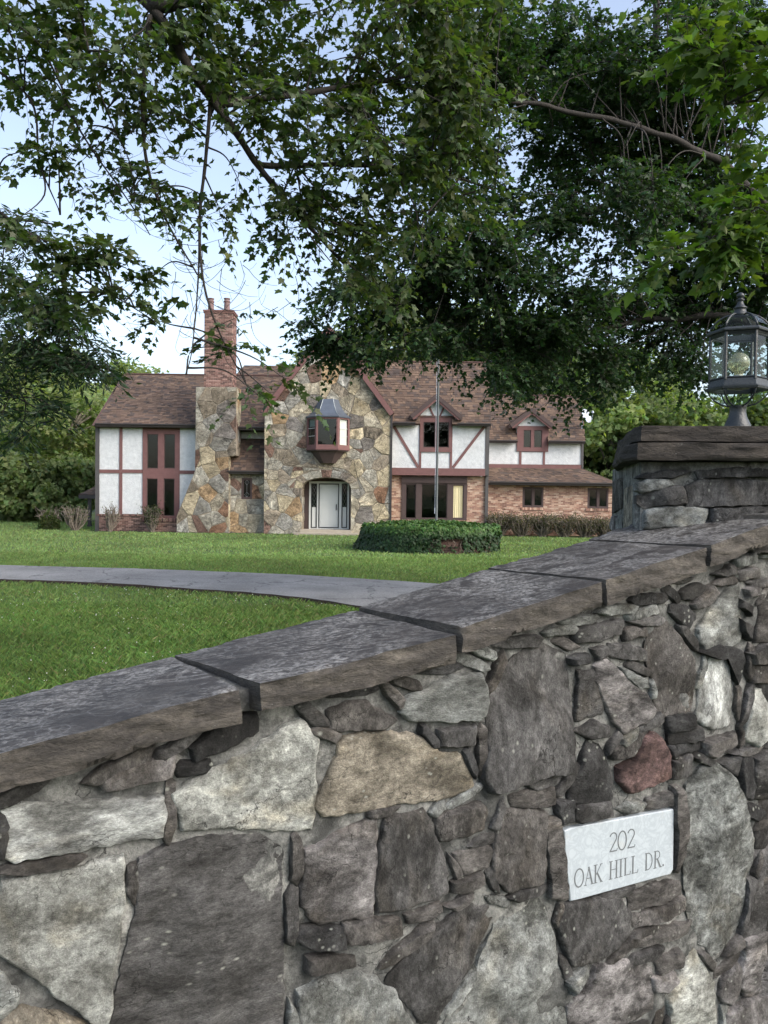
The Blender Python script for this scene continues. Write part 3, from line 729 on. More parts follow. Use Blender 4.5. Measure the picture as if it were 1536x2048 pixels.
# chips and slivers packed into the wider joints, as (t, z) outlines on the wall
SLIVERS = [
 [[0.3392,1.2452],[0.3352,1.2164],[0.3328,1.1198],[0.3399,1.1012],[0.3555,1.1434],[0.353,1.235]],
 [[0.3064,1.336],[0.2826,1.3361],[0.1935,1.2949],[0.1599,1.2715],[0.1851,1.2644],[0.2949,1.3077]],
 [[0.6462,1.391],[0.644,1.3739],[0.687,1.3308],[0.7263,1.324],[0.7228,1.3338],[0.6597,1.3938]],
 [[1.8661,1.5125],[1.849,1.5243],[1.7352,1.5277],[1.7061,1.5177],[1.7454,1.5037],[1.8378,1.5012]],
 [[1.0751,0.9318],[1.0824,0.8999],[1.1031,0.8568],[1.1143,0.8614],[1.1192,0.8634],[1.1,0.9062]],
 [[2.3859,1.6118],[2.3738,1.6229],[2.2547,1.6246],[2.2259,1.6149],[2.2681,1.5982],[2.3438,1.6003]],
 [[1.5926,1.5398],[1.5754,1.5453],[1.4517,1.5433],[1.4326,1.5315],[1.4772,1.5209],[1.5561,1.5216]],
 [[1.1863,1.103],[1.1579,1.1041],[1.0872,1.0737],[1.0596,1.0535],[1.0853,1.0542],[1.1645,1.0875]],
 [[1.8921,1.1094],[1.8894,1.1052],[1.9044,1.0677],[1.9193,1.0688],[1.9192,1.0816],[1.9068,1.1107]],
 [[1.8655,1.58],[1.8481,1.5958],[1.7214,1.5981],[1.7055,1.5819],[1.7208,1.5688],[1.8381,1.5697]],
 [[0.1603,1.1071],[0.1324,1.1185],[0.0221,1.1191],[0.0003,1.1097],[0.0473,1.1004],[0.1418,1.1]],
 [[0.681,1.3151],[0.6836,1.3088],[0.7454,1.2783],[0.7579,1.2918],[0.7573,1.3019],[0.6946,1.3232]],
 [[1.9053,1.4916],[1.9191,1.4666],[1.9819,1.412],[1.9987,1.4039],[1.994,1.4346],[1.9278,1.496]],
 [[2.2384,0.3581],[2.2143,0.3642],[2.1267,0.3234],[2.1226,0.3031],[2.1455,0.3091],[2.2172,0.3345]],
 [[1.4182,0.7661],[1.4055,0.7764],[1.2971,0.777],[1.2742,0.7699],[1.303,0.752],[1.3997,0.7551]],
 [[0.6402,1.071],[0.6327,1.063],[0.6322,0.9602],[0.6462,0.943],[0.662,0.9737],[0.657,1.0461]],
 [[1.126,1.2093],[1.1197,1.2053],[1.1465,1.1386],[1.1593,1.1279],[1.1635,1.1462],[1.1364,1.2093]],
 [[1.111,1.4343],[1.0872,1.4512],[0.9644,1.4501],[0.951,1.4311],[0.996,1.4266],[1.0738,1.4235]],
 [[1.0586,1.0785],[1.0437,1.0785],[1.0166,1.0553],[1.0232,1.046],[1.0346,1.0406],[1.0616,1.0611]],
 [[1.8791,0.47],[1.8652,0.475],[1.7575,0.4765],[1.7351,0.4608],[1.7428,0.4501],[1.8495,0.4469]],
 [[2.193,1.2765],[2.1804,1.2708],[2.1819,1.1923],[2.1969,1.1565],[2.2022,1.1871],[2.2061,1.266]],
 [[0.1095,1.3075],[0.0938,1.3099],[-0.018,1.2603],[-0.0345,1.2371],[0.0064,1.2457],[0.0725,1.2722]],
 [[2.2646,1.2737],[2.2392,1.2459],[2.1963,1.1429],[2.1997,1.1274],[2.2296,1.1529],[2.2604,1.2311]],
 [[2.1808,1.6234],[2.1628,1.6374],[2.0967,1.6328],[2.0608,1.617],[2.0753,1.613],[2.1761,1.614]],
 [[1.8106,1.3287],[1.8013,1.3198],[1.8023,1.2762],[1.8053,1.2727],[1.8198,1.2748],[1.8208,1.302]],
 [[2.423,0.8285],[2.4029,0.8365],[2.3059,0.795],[2.2916,0.7694],[2.312,0.7714],[2.3975,0.8027]],
 [[2.1679,0.2027],[2.1518,0.1981],[2.1551,0.1226],[2.1605,0.0987],[2.179,0.1209],[2.1758,0.1998]],
 [[2.2462,1.4064],[2.2391,1.3914],[2.2385,1.3056],[2.2608,1.2784],[2.2638,1.2894],[2.2639,1.3974]],
 [[1.8606,0.5454],[1.835,0.5552],[1.7561,0.5535],[1.7406,0.5405],[1.7556,0.536],[1.8477,0.5329]],
 [[1.2463,1.4668],[1.2247,1.4344],[1.1928,1.3649],[1.2032,1.3548],[1.2157,1.3618],[1.253,1.4403]],
 [[0.8649,1.4216],[0.88,1.3894],[0.9204,1.3455],[0.9276,1.3485],[0.9347,1.3671],[0.886,1.4131]],
 [[1.3774,1.4911],[1.3585,1.5005],[1.2567,1.5009],[1.2174,1.4809],[1.2638,1.4723],[1.3632,1.4719]],
 [[0.987,1.2909],[0.988,1.2715],[1.0276,1.2278],[1.0449,1.2244],[1.0464,1.2416],[0.9961,1.2917]],
 [[0.6319,0.6513],[0.6244,0.6194],[0.6269,0.5149],[0.6335,0.4993],[0.6489,0.5203],[0.6501,0.6136]],
 [[2.3254,1.5957],[2.3137,1.5914],[2.2711,1.5486],[2.2722,1.5358],[2.2913,1.5435],[2.3345,1.5826]],
 [[0.8871,1.4279],[0.8978,1.4142],[0.9524,1.3884],[0.9896,1.3827],[0.9785,1.4064],[0.9047,1.4384]],
 [[0.4098,1.3463],[0.3913,1.3529],[0.3142,1.3207],[0.3055,1.3055],[0.3211,1.2996],[0.3799,1.3236]],
 [[1.4699,0.7047],[1.4586,0.7068],[1.441,0.661],[1.4509,0.6433],[1.4667,0.6663],[1.4764,0.6947]],
 [[1.6787,1.1818],[1.6717,1.187],[1.6417,1.1554],[1.6349,1.1238],[1.6604,1.143],[1.691,1.1682]],
 [[0.4359,1.2694],[0.4298,1.2804],[0.3712,1.2812],[0.3559,1.269],[0.362,1.2515],[0.4236,1.253]],
 [[1.8316,0.2455],[1.803,0.2546],[1.6966,0.2537],[1.6716,0.248],[1.6842,0.2296],[1.8218,0.2257]],
 [[0.9258,1.0843],[0.9093,1.0875],[0.8418,1.0899],[0.8378,1.0777],[0.8395,1.0735],[0.8882,1.071]],
 [[1.6947,1.3879],[1.6999,1.3789],[1.7774,1.3454],[1.8018,1.3539],[1.7696,1.3742],[1.7153,1.3961]],
 [[1.5254,1.1089],[1.4913,1.0953],[1.439,1.0424],[1.4489,1.0269],[1.4595,1.025],[1.5068,1.0719]],
 [[1.8388,1.6328],[1.835,1.6157],[1.8921,1.5589],[1.909,1.5672],[1.9105,1.5772],[1.869,1.6212]],
 [[2.0378,0.4103],[2.0548,0.3872],[2.1063,0.333],[2.1171,0.3313],[2.1173,0.3604],[2.0549,0.4145]],
 [[1.2264,0.9475],[1.223,0.9586],[1.1573,0.9584],[1.1304,0.9444],[1.1496,0.94],[1.2215,0.9367]],
 [[2.0004,1.0606],[2.0098,1.0498],[2.0772,1.0165],[2.0906,1.0275],[2.0898,1.0416],[2.0154,1.0701]],
 [[1.5061,1.5091],[1.4948,1.5215],[1.4101,1.5209],[1.3781,1.5081],[1.3875,1.499],[1.491,1.4963]],
 [[1.4111,1.4846],[1.4128,1.4799],[1.476,1.4501],[1.5199,1.4548],[1.4834,1.4727],[1.4338,1.4986]],
 [[1.9754,1.6415],[1.9473,1.6447],[1.8673,1.6452],[1.8554,1.6384],[1.8675,1.629],[1.937,1.6256]],
 [[1.467,0.5489],[1.4648,0.5314],[1.4881,0.466],[1.5001,0.4674],[1.5142,0.4763],[1.4864,0.5405]],
 [[0.8654,1.4019],[0.8386,1.412],[0.7368,1.413],[0.7134,1.404],[0.7297,1.3933],[0.8342,1.3899]],
 [[1.7505,0.6957],[1.7179,0.7009],[1.6231,0.7007],[1.6145,0.6931],[1.6359,0.6773],[1.723,0.6756]],
 [[1.091,1.465],[1.0974,1.4481],[1.183,1.4119],[1.2018,1.4191],[1.1924,1.4359],[1.1304,1.4633]],
 [[1.7433,1.5635],[1.7248,1.5679],[1.6149,1.5711],[1.5833,1.5528],[1.6124,1.5438],[1.7224,1.546]],
 [[2.3338,1.0496],[2.324,1.0547],[2.2048,1.0545],[2.1738,1.0473],[2.2129,1.037],[2.2912,1.0352]],
 [[0.2582,1.0643],[0.2537,1.0626],[0.2496,1.0135],[0.2678,0.9763],[0.2716,1.0103],[0.2722,1.0635]],
 [[1.8552,1.2125],[1.8425,1.2229],[1.7647,1.1879],[1.7607,1.1689],[1.8083,1.1775],[1.8576,1.1953]],
 [[1.8913,0.3155],[1.8747,0.3124],[1.8332,0.2094],[1.8283,0.1771],[1.8601,0.2031],[1.8955,0.2885]],
 [[1.9079,0.2465],[1.8892,0.2399],[1.8568,0.1629],[1.8523,0.1223],[1.88,0.1513],[1.9085,0.2257]],
 [[1.1972,0.7883],[1.2151,0.7673],[1.2771,0.7428],[1.2869,0.7538],[1.2804,0.7595],[1.2406,0.7803]],
 [[1.1755,1.2723],[1.1644,1.2455],[1.168,1.1525],[1.174,1.1283],[1.1887,1.1441],[1.1904,1.2552]],
 [[2.2123,1.1305],[2.2055,1.1271],[2.2049,1.079],[2.2111,1.0665],[2.2269,1.075],[2.2226,1.1186]],
 [[2.333,0.6868],[2.324,0.6863],[2.2965,0.6246],[2.3027,0.6041],[2.3254,0.6359],[2.3416,0.6783]],
 [[2.2411,0.4076],[2.2375,0.4135],[2.1838,0.3905],[2.1629,0.3665],[2.1865,0.3707],[2.2434,0.3926]],
 [[1.252,1.0552],[1.2398,1.0402],[1.2121,0.979],[1.2247,0.9713],[1.235,0.9707],[1.2602,1.035]],
 [[1.1696,0.5873],[1.1346,0.5724],[1.0633,0.5],[1.07,0.4833],[1.087,0.4874],[1.1723,0.5685]],
 [[1.1314,1.4857],[1.1562,1.4627],[1.2099,1.4446],[1.2209,1.4509],[1.2177,1.4645],[1.1677,1.4885]],
 [[2.035,1.3831],[2.027,1.3783],[2.0004,1.3092],[1.9951,1.287],[2.0192,1.2907],[2.0422,1.3609]],
 [[1.459,1.0789],[1.4538,1.0885],[1.353,1.0851],[1.331,1.0803],[1.3642,1.061],[1.4432,1.0666]],
 [[1.7469,0.5307],[1.7369,0.5387],[1.6733,0.5084],[1.6461,0.4813],[1.6657,0.4785],[1.7375,0.5113]],
 [[0.6354,0.9424],[0.6186,0.9204],[0.6212,0.8087],[0.6366,0.7984],[0.6481,0.8167],[0.6482,0.9277]],
 [[1.7509,1.1826],[1.7356,1.1813],[1.6818,1.163],[1.6775,1.1507],[1.6904,1.1428],[1.741,1.1606]],
 [[1.2068,0.8633],[1.1966,0.8568],[1.2177,0.8072],[1.2403,0.7907],[1.234,0.8239],[1.215,0.8645]],
]
rs_ = np.random.default_rng(3)
for i, P in enumerate(SLIVERS):
    me = hero_stone(P, wall_frame, 0.017 + 0.008 * rs_.random(), 0.0065, 1200 + i, jit=0.004)
    keep(link('stone', me, color=PAL['dbgkbd'[rs_.integers(0, 6)]]), wall)
# the rows of stones below and beside what the photograph shows
taken = [np.array([wall_tz(x, y, FACE) for x, y in poly]) for _, _, poly in STONES]
lowlim = lambda t: 0.62 - 0.0 * t
def proj(P):
    d = P - EYE; f_ = d.dot(_f); return 768 + FPX * d.dot(_r) / f_, 1024 - FPX * d.dot(_u) / f_
for row in range(3):
    t = -0.60 + 0.05 * row
    while t < 2.6:
        w = random.uniform(0.14, 0.3); h0 = 0.03 + row * 0.175; hh = 0.16
        zc = wall_tz(768, 2048, FACE)[1]
        px_t = t + w / 2
        P = [(t + random.uniform(0, .02), h0 + random.uniform(0, .02)), (t + w / 2, h0 + random.uniform(-.01, .02)), (t + w - random.uniform(.01, .03), h0 + random.uniform(0, .03)), (t + w - random.uniform(.01, .03), h0 + hh - random.uniform(.01, .03)), (t + w / 2, h0 + hh + random.uniform(-.02, .01)), (t + random.uniform(0, .03), h0 + hh - random.uniform(0, .03))]
        pj = [proj(wall_pt(tt, zz, FACE)) for tt, zz in P]
        if min(y for _, y in pj) < 2085 and min(x for x, _ in pj) < 1575 and max(x for x, _ in pj) > -40: t += w; continue
        me = hero_stone(P, wall_frame, 0.022, 0.005, 300 + row * 40 + int(t * 10), step=0.03)
        keep(link('stone', me, color=PAL[random.choice('ldtpgb')]), wall); t += w
t = -0.60
for k in range(5):
    P0 = 0.60 + k * 0.135
    for (a, c2) in ((-0.60, -0.36), (-0.34, -0.10)):
        q = 0.012
        P = [(a + q, P0), ((a + c2) / 2, P0 - .01), (c2 - q * random.random() * 2, P0 + .01), (c2 - q, P0 + .11), ((a + c2) / 2, P0 + .12), (a + q, P0 + .105)]
        if a > -0.4 and 0.62 < P0 < 1.4: P = [(x if x < -0.15 else x - 0.06, z) for x, z in P]
        if P0 + 0.12 < float(top_z(a)) - 0.01:
            keep(link('stone', hero_stone(P, wall_frame, 0.02, 0.005, 500 + k * 7 + int(a * 10), step=0.03), color=PAL[random.choice('ldtpgb')]), wall)

# ------------------------------------------------------------------ marble plaque with cut lettering
M_MARBLE, nt, b = newmat('white_marble')
v = pos_vec(nt)
vein = ramp(nt, noise_tex(nt, v, 16, 7, 0.62, 2.2), [(0.42, 0.0), (0.5, 1.0), (0.58, 0.0)])
c = mix(nt, mix(nt, 1.0, vein, (0.42, 0.42, 0.42), 'MULTIPLY'), (0.40, 0.445, 0.475), (0.23, 0.265, 0.30))
rust = ramp(nt, noise_tex(nt, v, 12, 4), [(0.62, 0.0), (0.8, 0.4)])
c = mix(nt, rust, c, (0.52, 0.45, 0.34))
c = mix(nt, ramp(nt, noise_tex(nt, v, 70, 3), [(0.72, 0.0), (0.77, 0.6)]), c, (0.3, 0.32, 0.33))
L(nt, c, b.inputs['Base Color']); b.inputs['Roughness'].default_value = 0.55
bump(nt, b, noise_tex(nt, v, 60, 4), 0.15, 0.002)
M_CUT = mat_plain('cut_letter', (0.12, 0.13, 0.135), 0.9, 0.35, 60)
PO = -0.060
pl = [wall_tz(x, y, PO) for x, y in ((1129, 1662), (1349, 1618), (1347, 1747), (1141, 1803))]
plaque = empty('address_plaque', tuple(wall_pt(pl[0][0], pl[2][1], PO)))
tag(plaque, 'white marble address plaque with cut lettering set in the stone wall', 'plaque')
pd = [(pl[0][0], pl[0][1]), (pl[0][0] + 0.02, pl[0][1] + 0.004), (pl[1][0] - 0.004, pl[1][1]), (pl[1][0], pl[1][1] - 0.005), (pl[2][0], pl[2][1] + 0.012), (pl[2][0] - 0.012, pl[2][1]), (pl[3][0] + 0.03, pl[3][1] - 0.002), (pl[3][0], pl[3][1]), (pl[3][0] - 0.006, pl[3][1] + 0.04), (pl[0][0] + 0.004, pl[0][1] - 0.07)]
pd = pd[::-1]
n = len(pd)
V = [tuple(wall_pt(t, z, PO - 0.06)) for t, z in pd] + [tuple(wall_pt(t, z, PO - 0.0025)) for t, z in pd]
cx_ = np.mean([p[0] for p in pd]); cz_ = np.mean([p[1] for p in pd])
V += [tuple(wall_pt(cx_ + (t - cx_) * 0.985, cz_ + (z - cz_) * 0.975, PO)) for t, z in pd]
F = [(i, (i + 1) % n, n + (i + 1) % n, n + i) for i in range(n)] + [(n + i, n + (i + 1) % n, 2 * n + (i + 1) % n, 2 * n + i) for i in range(n)] + [tuple(range(2 * n, 3 * n))]
keep(link('tablet', mesh_np('tablet', V, F, M_MARBLE)), plaque)
def arc(cx, cy, rx, ry, a0, a1, n=12):
    return [(cx + rx * math.cos(math.radians(a0 + (a1 - a0) * i / n)), cy + ry * math.sin(math.radians(a0 + (a1 - a0) * i / n))) for i in range(n + 1)]
TK, TN = 0.10, 0.045
def ser(x, y, w=0.13): return ([(x - w, y), (x + w, y)], TN)
GLY = {
 '2': (0.50, [(arc(0.25, 0.76, 0.2, 0.24, 165, -35, 12) + [(0.06, 0.02)], 0.07), ([(0.04, 0.03), (0.46, 0.03)], 0.07), ([(0.46, 0.0), (0.50, 0.16)], TN)]),
 '0': (0.58, [(arc(0.29, 0.5, 0.25, 0.5, 0, 360, 28), 0.075)]),
 'O': (0.66, [(arc(0.32, 0.5, 0.29, 0.5, 0, 360, 28), 0.08)]),
 'A': (0.62, [([(0.08, 0), (0.31, 1.0)], TN), ([(0.29, 1.0), (0.54, 0)], TK), ([(0.17, 0.36), (0.44, 0.36)], TN), ser(0.08, 0.0, 0.1), ser(0.54, 0.0, 0.1)]),
 'K': (0.62, [([(0.13, 0), (0.13, 1)], TK), ([(0.16, 0.42), (0.50, 1.0)], TN), ([(0.24, 0.55), (0.54, 0)], TK), ser(0.13, 0), ser(0.13, 1), ser(0.5, 1, 0.09), ser(0.54, 0, 0.1)]),
 'H': (0.68, [([(0.13, 0), (0.13, 1)], TK), ([(0.53, 0), (0.53, 1)], TK), ([(0.13, 0.52), (0.53, 0.52)], TN), ser(0.13, 0), ser(0.13, 1), ser(0.53, 0), ser(0.53, 1)]),
 'I': (0.34, [([(0.15, 0), (0.15, 1)], TK), ser(0.15, 0), ser(0.15, 1)]),
 'L': (0.54, [([(0.13, 0), (0.13, 1)], TK), ([(0.04, 0.02), (0.46, 0.02)], TN), ([(0.46, 0.0), (0.50, 0.2)], TN), ser(0.13, 1)]),
 'D': (0.66, [([(0.13, 0), (0.13, 1)], TK), ([(0.04, 0.98), (0.24, 0.98)] + arc(0.24, 0.5, 0.32, 0.48, 88, -88, 16) + [(0.04, 0.02)], 0.06)]),
 'R': (0.62, [([(0.13, 0), (0.13, 1)], TK), ([(0.04, 0.98), (0.26, 0.98)] + arc(0.26, 0.75, 0.2, 0.23, 88, -88, 10) + [(0.13, 0.52)], 0.06), ([(0.28, 0.52), (0.52, 0)], TK), ser(0.13, 0), ser(0.55, 0, 0.09)]),
 '.': (0.24, [([(0.05, 0.06), (0.17, 0.06)], 0.12)]),
 ' ': (0.42, []),
}
def letters(text, t0, t1, z0a, z0b, h):
    total = sum(GLY[ch][0] for ch in text); s = (t1 - t0) / total; cur = 0
    for ch in text:
        w, strokes = GLY[ch]
        if strokes:
            mb = MB()
            for pts, th in strokes:
                P = np.array(pts); T = np.gradient(P, axis=0); T /= np.linalg.norm(T, axis=1, keepdims=True) + 1e-9
                Nn = np.stack([-T[:, 1], T[:, 0]], -1) * th / 2
                V = []
                for k in range(len(P)):
                    for sg in (-1, 1):
                        q = P[k] + sg * Nn[k]; tt = t0 + (cur + q[0]) * s
                        V.append(tuple(wall_pt(tt, np.interp(tt, (t0, t1), (z0a, z0b)) + q[1] * h, PO + 0.0006 + 0.00005 * len(mb.V))))
                mb.add(V, [(2 * k, 2 * k + 2, 2 * k + 3, 2 * k + 1) for k in range(len(P) - 1)])
            keep(mb.build('letter', M_CUT), plaque)
        cur += w
def pq(zx, zy): return wall_tz(1100 + zx / 5.12, 1580 + zy / 5.12, PO)
a_, b_ = pq(602, 640), pq(868, 583)
letters('202', a_[0], b_[0], a_[1], b_[1], pq(740, 432)[1] - pq(740, 622)[1])
a_, b_ = pq(245, 1005), pq(1175, 775)
letters('OAK HILL DR.', a_[0], b_[0], a_[1], b_[1], pq(740, 710)[1] - pq(740, 888)[1])

# ================================================================== pillar with lantern
PA = math.radians(-10.5)
PX = Vector((math.cos(PA), math.sin(PA), 0)); PY = Vector((-math.sin(PA), math.cos(PA), 0))
PC = at(1281, 1000, 2.70); PC.z = 0
def pil(a, d, z):   # a to the right along the front, d into the depth
    return PC + PX * a + PY * d + Vector((0, 0, z))
pillar = empty('stone_pillar', tuple(pil(0.45, 0.45, 0)))
tag(pillar, 'square fieldstone gate pillar with two dark stone caps', 'pillar')
PW = 0.92; PTOP = at(1350, 926, 2.66).z
def panel_grid(f, a1, z1, nu, nv, seed):
    V = []; F = []
    for j in range(nv + 1):
        for i in range(nu + 1):
            a = a1 * i / nu; z = z1 * j / nv
            k = float(fbm(np.array([[a * 8 + seed, z * 8, seed]]), 3)[0]) * 0.008 if 0 < i < nu else 0
            V.append(tuple(f(a, z, k)))
    for j in range(nv):
        for i in range(nu):
            q = j * (nu + 1) + i; F.append((q, q + 1, q + nu + 2, q + nu + 1))
    return V, F
mb = MB()
for f, sd in ((lambda a, z, k: pil(a, 0 - k, z), 1), (lambda a, z, k: pil(PW + k, a, z), 2), (lambda a, z, k: pil(PW - a, PW + k, z), 3), (lambda a, z, k: pil(0 - k, PW - a, z), 4)):
    mb.add(*panel_grid(f, PW, PTOP + 0.004, 24, 50, sd))
keep(mb.build('mortar_body', M_MORTAR, smooth=True), pillar)
def R4(p): return [(1180 + x / 3.79, 560 + y / 3.79) for x, y in p]
def pil_az(px, py, off):
    d = ray(px, py); P0 = PC - PY * off; P = EYE + d * ((P0 - EYE).dot(PY) / d.dot(PY)); return ((P - PC).dot(PX), P.z)
def front_frame(a, z, o): return tuple(pil(a, -o, z))
def left_frame(d, z, o): return tuple(pil(-o, d, z))
PSTONES = [('g', 1, [(370,1540),(480,1510),(600,1520),(640,1555),(520,1590),(400,1610),(365,1590)]), ('d', 2, [(375,1640),(560,1590),(700,1560),(720,1600),(735,1690),(560,1710),(420,1720),(375,1690)]),
 ('d', 2, [(730,1575),(850,1520),(1100,1500),(1350,1540),(1700,1550),(1720,1700),(1250,1705),(900,1720),(755,1715),(745,1640)]), ('k', 2, [(380,1490),(560,1450),(760,1450),(640,1490),(440,1500)]),
 ('g', 2, [(430,1750),(600,1722),(900,1735),(860,1860),(420,1880)]), ('d', 1, [(820,1450),(1100,1430),(1500,1440),(1480,1490),(1100,1485),(850,1500)]), ('d', 1, [(930,1740),(1300,1722),(1700,1720),(1700,1850),(930,1870)]),
 ('b', 1, [(420,1900),(860,1880),(860,2100),(420,2100)]), ('g', 1, [(890,1890),(1700,1870),(1700,2100),(890,2100)])]
for i, (cc, rg, poly) in enumerate(PSTONES):
    prot, rough, pits = ROUGH[rg]
    P = [pil_az(x, y, prot) for x, y in R4(poly)]
    keep(link('stone', hero_stone(P, front_frame, prot, rough, 700 + i, step=0.014), color=PAL[cc]), pillar)
for row in range(11):                                                    # lower courses of the front, hidden behind the coping, and the left face
    z0 = 0.03 + row * 0.145
    cuts = [0.01, random.uniform(.22, .36), random.uniform(.5, .68), PW - 0.01]
    if z0 < 1.45:
        for a, c2 in zip(cuts[:-1], cuts[1:]):
            P = [(a + .012, z0 + .01), ((a + c2) / 2, z0), (c2 - .012, z0 + .012), (c2 - .01, z0 + .125), ((a + c2) / 2, z0 + .135), (a + .014, z0 + .12)]
            keep(link('stone', hero_stone(P, front_frame, 0.02, 0.006, 800 + row * 9 + int(a * 10), step=0.03), color=PAL[random.choice('ldtpgb')]), pillar)
LS = [('t', [(0.10, 1.55), (0.42, 1.56), (0.44, 1.92), (0.12, 1.94)]), ('g', [(0.47, 1.60), (0.62, 1.58), (0.64, 1.80), (0.48, 1.82)]), ('d', [(0.66, 1.52), (0.88, 1.55), (0.89, 1.72), (0.67, 1.71)]),
      ('l', [(0.02, 1.50), (0.085, 1.51), (0.08, 1.70), (0.015, 1.72)]), ('b', [(0.50, 1.85), (0.88, 1.82), (0.87, 1.96), (0.5, 1.97)]), ('g', [(0.02, 1.75), (0.09, 1.74), (0.09, 1.96), (0.02, 1.97)]),
      ('p', [(0.68, 1.74), (0.88, 1.75), (0.88, 1.80), (0.68, 1.80)]), ('g', [(0.05, 1.2), (0.5, 1.22), (0.48, 1.5), (0.1, 1.48)]), ('d', [(0.53, 1.2), (0.9, 1.18), (0.9, 1.5), (0.52, 1.5)]), ('b', [(0.05, 0.7), (0.4, 0.72), (0.38, 1.17), (0.04, 1.15)]),
      ('l', [(0.43, 0.7), (0.9, 0.75), (0.9, 1.15), (0.42, 1.17)]), ('g', [(0.04, 0.05), (0.6, 0.08), (0.5, 0.66), (0.05, 0.67)]), ('d', [(0.63, 0.05), (0.9, 0.05), (0.9, 0.7), (0.54, 0.68)])]
for i, (cc, P) in enumerate(LS):
    P = [(x, z) for x, z in P]
    me = hero_stone(P, left_frame, 0.014, 0.005, 900 + i, step=0.016, jit=0.008)
    me.flip_normals()
    keep(link('stone', me, color=PAL[cc]), pillar)
# two cap slabs, rough hewn, the back left corner worn down
M_CAPDARK = mat_capside('pillar_cap_stone', 0.6)
def cap(z0, z1, ov, seed, sag_t, sag_b, chamf):
    OUT = [(-ov + chamf, -ov), (PW + ov, -ov), (PW + ov, PW + ov), (0.03, PW + 0.03), (-0.035, 0.5), (-ov + 0.012, chamf)]
    R = []
    for i in range(len(OUT)):
        a, c2 = np.array(OUT[i]), np.array(OUT[(i + 1) % len(OUT)]); m = max(2, int(np.linalg.norm(c2 - a) / 0.02))
        for k in range(m): R.append(a + (c2 - a) * k / m)
    R = np.array(R); n = len(R); c = R.mean(0)
    sag = np.clip((R[:, 1] + 0.05) / 0.9, 0, 1) * np.clip(1 - (R[:, 0] + 0.1) / 0.55, 0, 1)
    V = []; layers = [(0.86, 0, 0), (1, 0, 0), (1.004, .15, 1), (1.004, .3, 1), (1.0, .45, 1), (1.0, .6, 1), (0.998, .75, 1), (0.999, .9, 1), (0.996, 1, 1), (0.93, 1.0, 0), (0.6, 1.03, 0)]
    for s, h, e in layers:
        q = c + (R - c) * s
        z = z0 + (z1 - z0) * h - sag * (sag_b * (1 - h) + sag_t * h)
        for (x, y), zz in zip(q, z): V.append((x, y, zz))
    V = np.array(V); F = []
    for j in range(len(layers) - 1):
        for k in range(n): F.append((j * n + k, j * n + (k + 1) % n, (j + 1) * n + (k + 1) % n, (j + 1) * n + k))
    F.append(tuple(range(n - 1, -1, -1))); F.append(tuple((len(layers) - 1) * n + k for k in range(n)))
    S = V * np.array([8, 8, 40.0]) + seed * 5.3
    d = fbm(S, 4, 0.6) * 0.012 + fbm(V * 5 + seed, 3) * 0.007 + (0.003 if seed == 1 else -0.004)
    o2 = V[:, :2] - c; o2 /= np.linalg.norm(o2, axis=1, keepdims=True) + 1e-6
    edge = np.repeat(np.array([e for _, _, e in layers]), n)
    V[:, :2] += o2 * (d * np.maximum(edge, 0.3))[:, None]
    V[:, 2] += fbm(V * 9 + seed * 2, 3) * 0.005
    W = np.array([tuple(pil(x, y, z)) for x, y, z in V])
    me = mesh_np('cap_slab', W, F, M_CAPDARK, smooth=True); me.set_sharp_from_angle(angle=math.radians(35))
    keep(link('cap_slab', me), pillar)
CT = at(1300, 850, 2.62).z; CM = at(1300, 880, 2.62).z
cap(PTOP + 0.008, CM - 0.009, 0.070, 1, 0.028, 0.018, 0.05)
cap(CM - 0.002, CT, 0.044, 2, 0.045, 0.026, 0.035)

# ------------------------------------------------------------------ lantern
M_IRON = mat_plain('lantern_iron', (0.015, 0.020, 0.023), 0.45, 0.45, 30, metal=0.0, bump_s=0.25, bscale=120, spec=0.6)
M_LGLASS = mat_glass('lantern_glass', (0.86, 0.92, 0.90), 1.4, 0.0, 0.6)
M_BULB = mat_glass('bulb_glass', (0.74, 0.74, 0.54), 1.75)
M_BULB.node_tree.nodes.new('ShaderNodeBsdfDiffuse').inputs[0].default_value = (0.62, 0.58, 0.42, 1)
nt = M_BULB.node_tree; out_ = nt.nodes['Material Output']; prev_ = out_.inputs[0].links[0].from_socket
mx_ = nt.nodes.new('ShaderNodeMixShader'); mx_.inputs[0].default_value = 0.30; L(nt, prev_, mx_.inputs[1]); L(nt, nt.nodes['Diffuse BSDF'].outputs[0], mx_.inputs[2]); L(nt, mx_.outputs[0], out_.inputs[0])
M_SOCKET = mat_plain('bulb_socket', (0.6, 0.58, 0.5), 0.4, 0.2)
lc = at(1475, 848, 3.04)
lz0 = CT - 0.004
lantern = empty('post_lantern', (lc.x, lc.y, lz0))
tag(lantern, 'dark hexagonal glass lantern with domed top and clear bulb on the pillar', 'lantern')
lantern.rotation_euler = (0, 0, -math.atan2(lc.x, lc.y) + 0.06)
def lz(py): return at(1475, py, 3.04).z - lz0
ZN, ZB, ZK, ZT, ZE, ZD, ZF = lz(815), lz(780), lz(762), lz(671), lz(664), lz(631), lz(585)
HR = math.pi / 3
def hexp(r, z): return [(r * math.cos(k * HR), r * math.sin(k * HR), z) for k in range(6)]
mb = MB(); mb.lathe([(0.060, -0.01), (0.060, 0.006), (0.050, 0.012), (0.049, 0.045), (0.047, 0.05), (0.043, 0.058), (0.034, 0.078), (0.030, 0.096), (0.031, ZN), (0.034, ZN + 0.006)], 28)
mb.build('base', M_IRON, lantern, smooth=True)
def ribs(parts, prof, name, w=0.0035):
    mb = MB()
    for k in range(6):
        mb.tube([(r * math.cos(k * HR), r * math.sin(k * HR), z) for r, z in prof], w, 6)
    return mb.build(name, M_IRON, lantern, smooth=True)
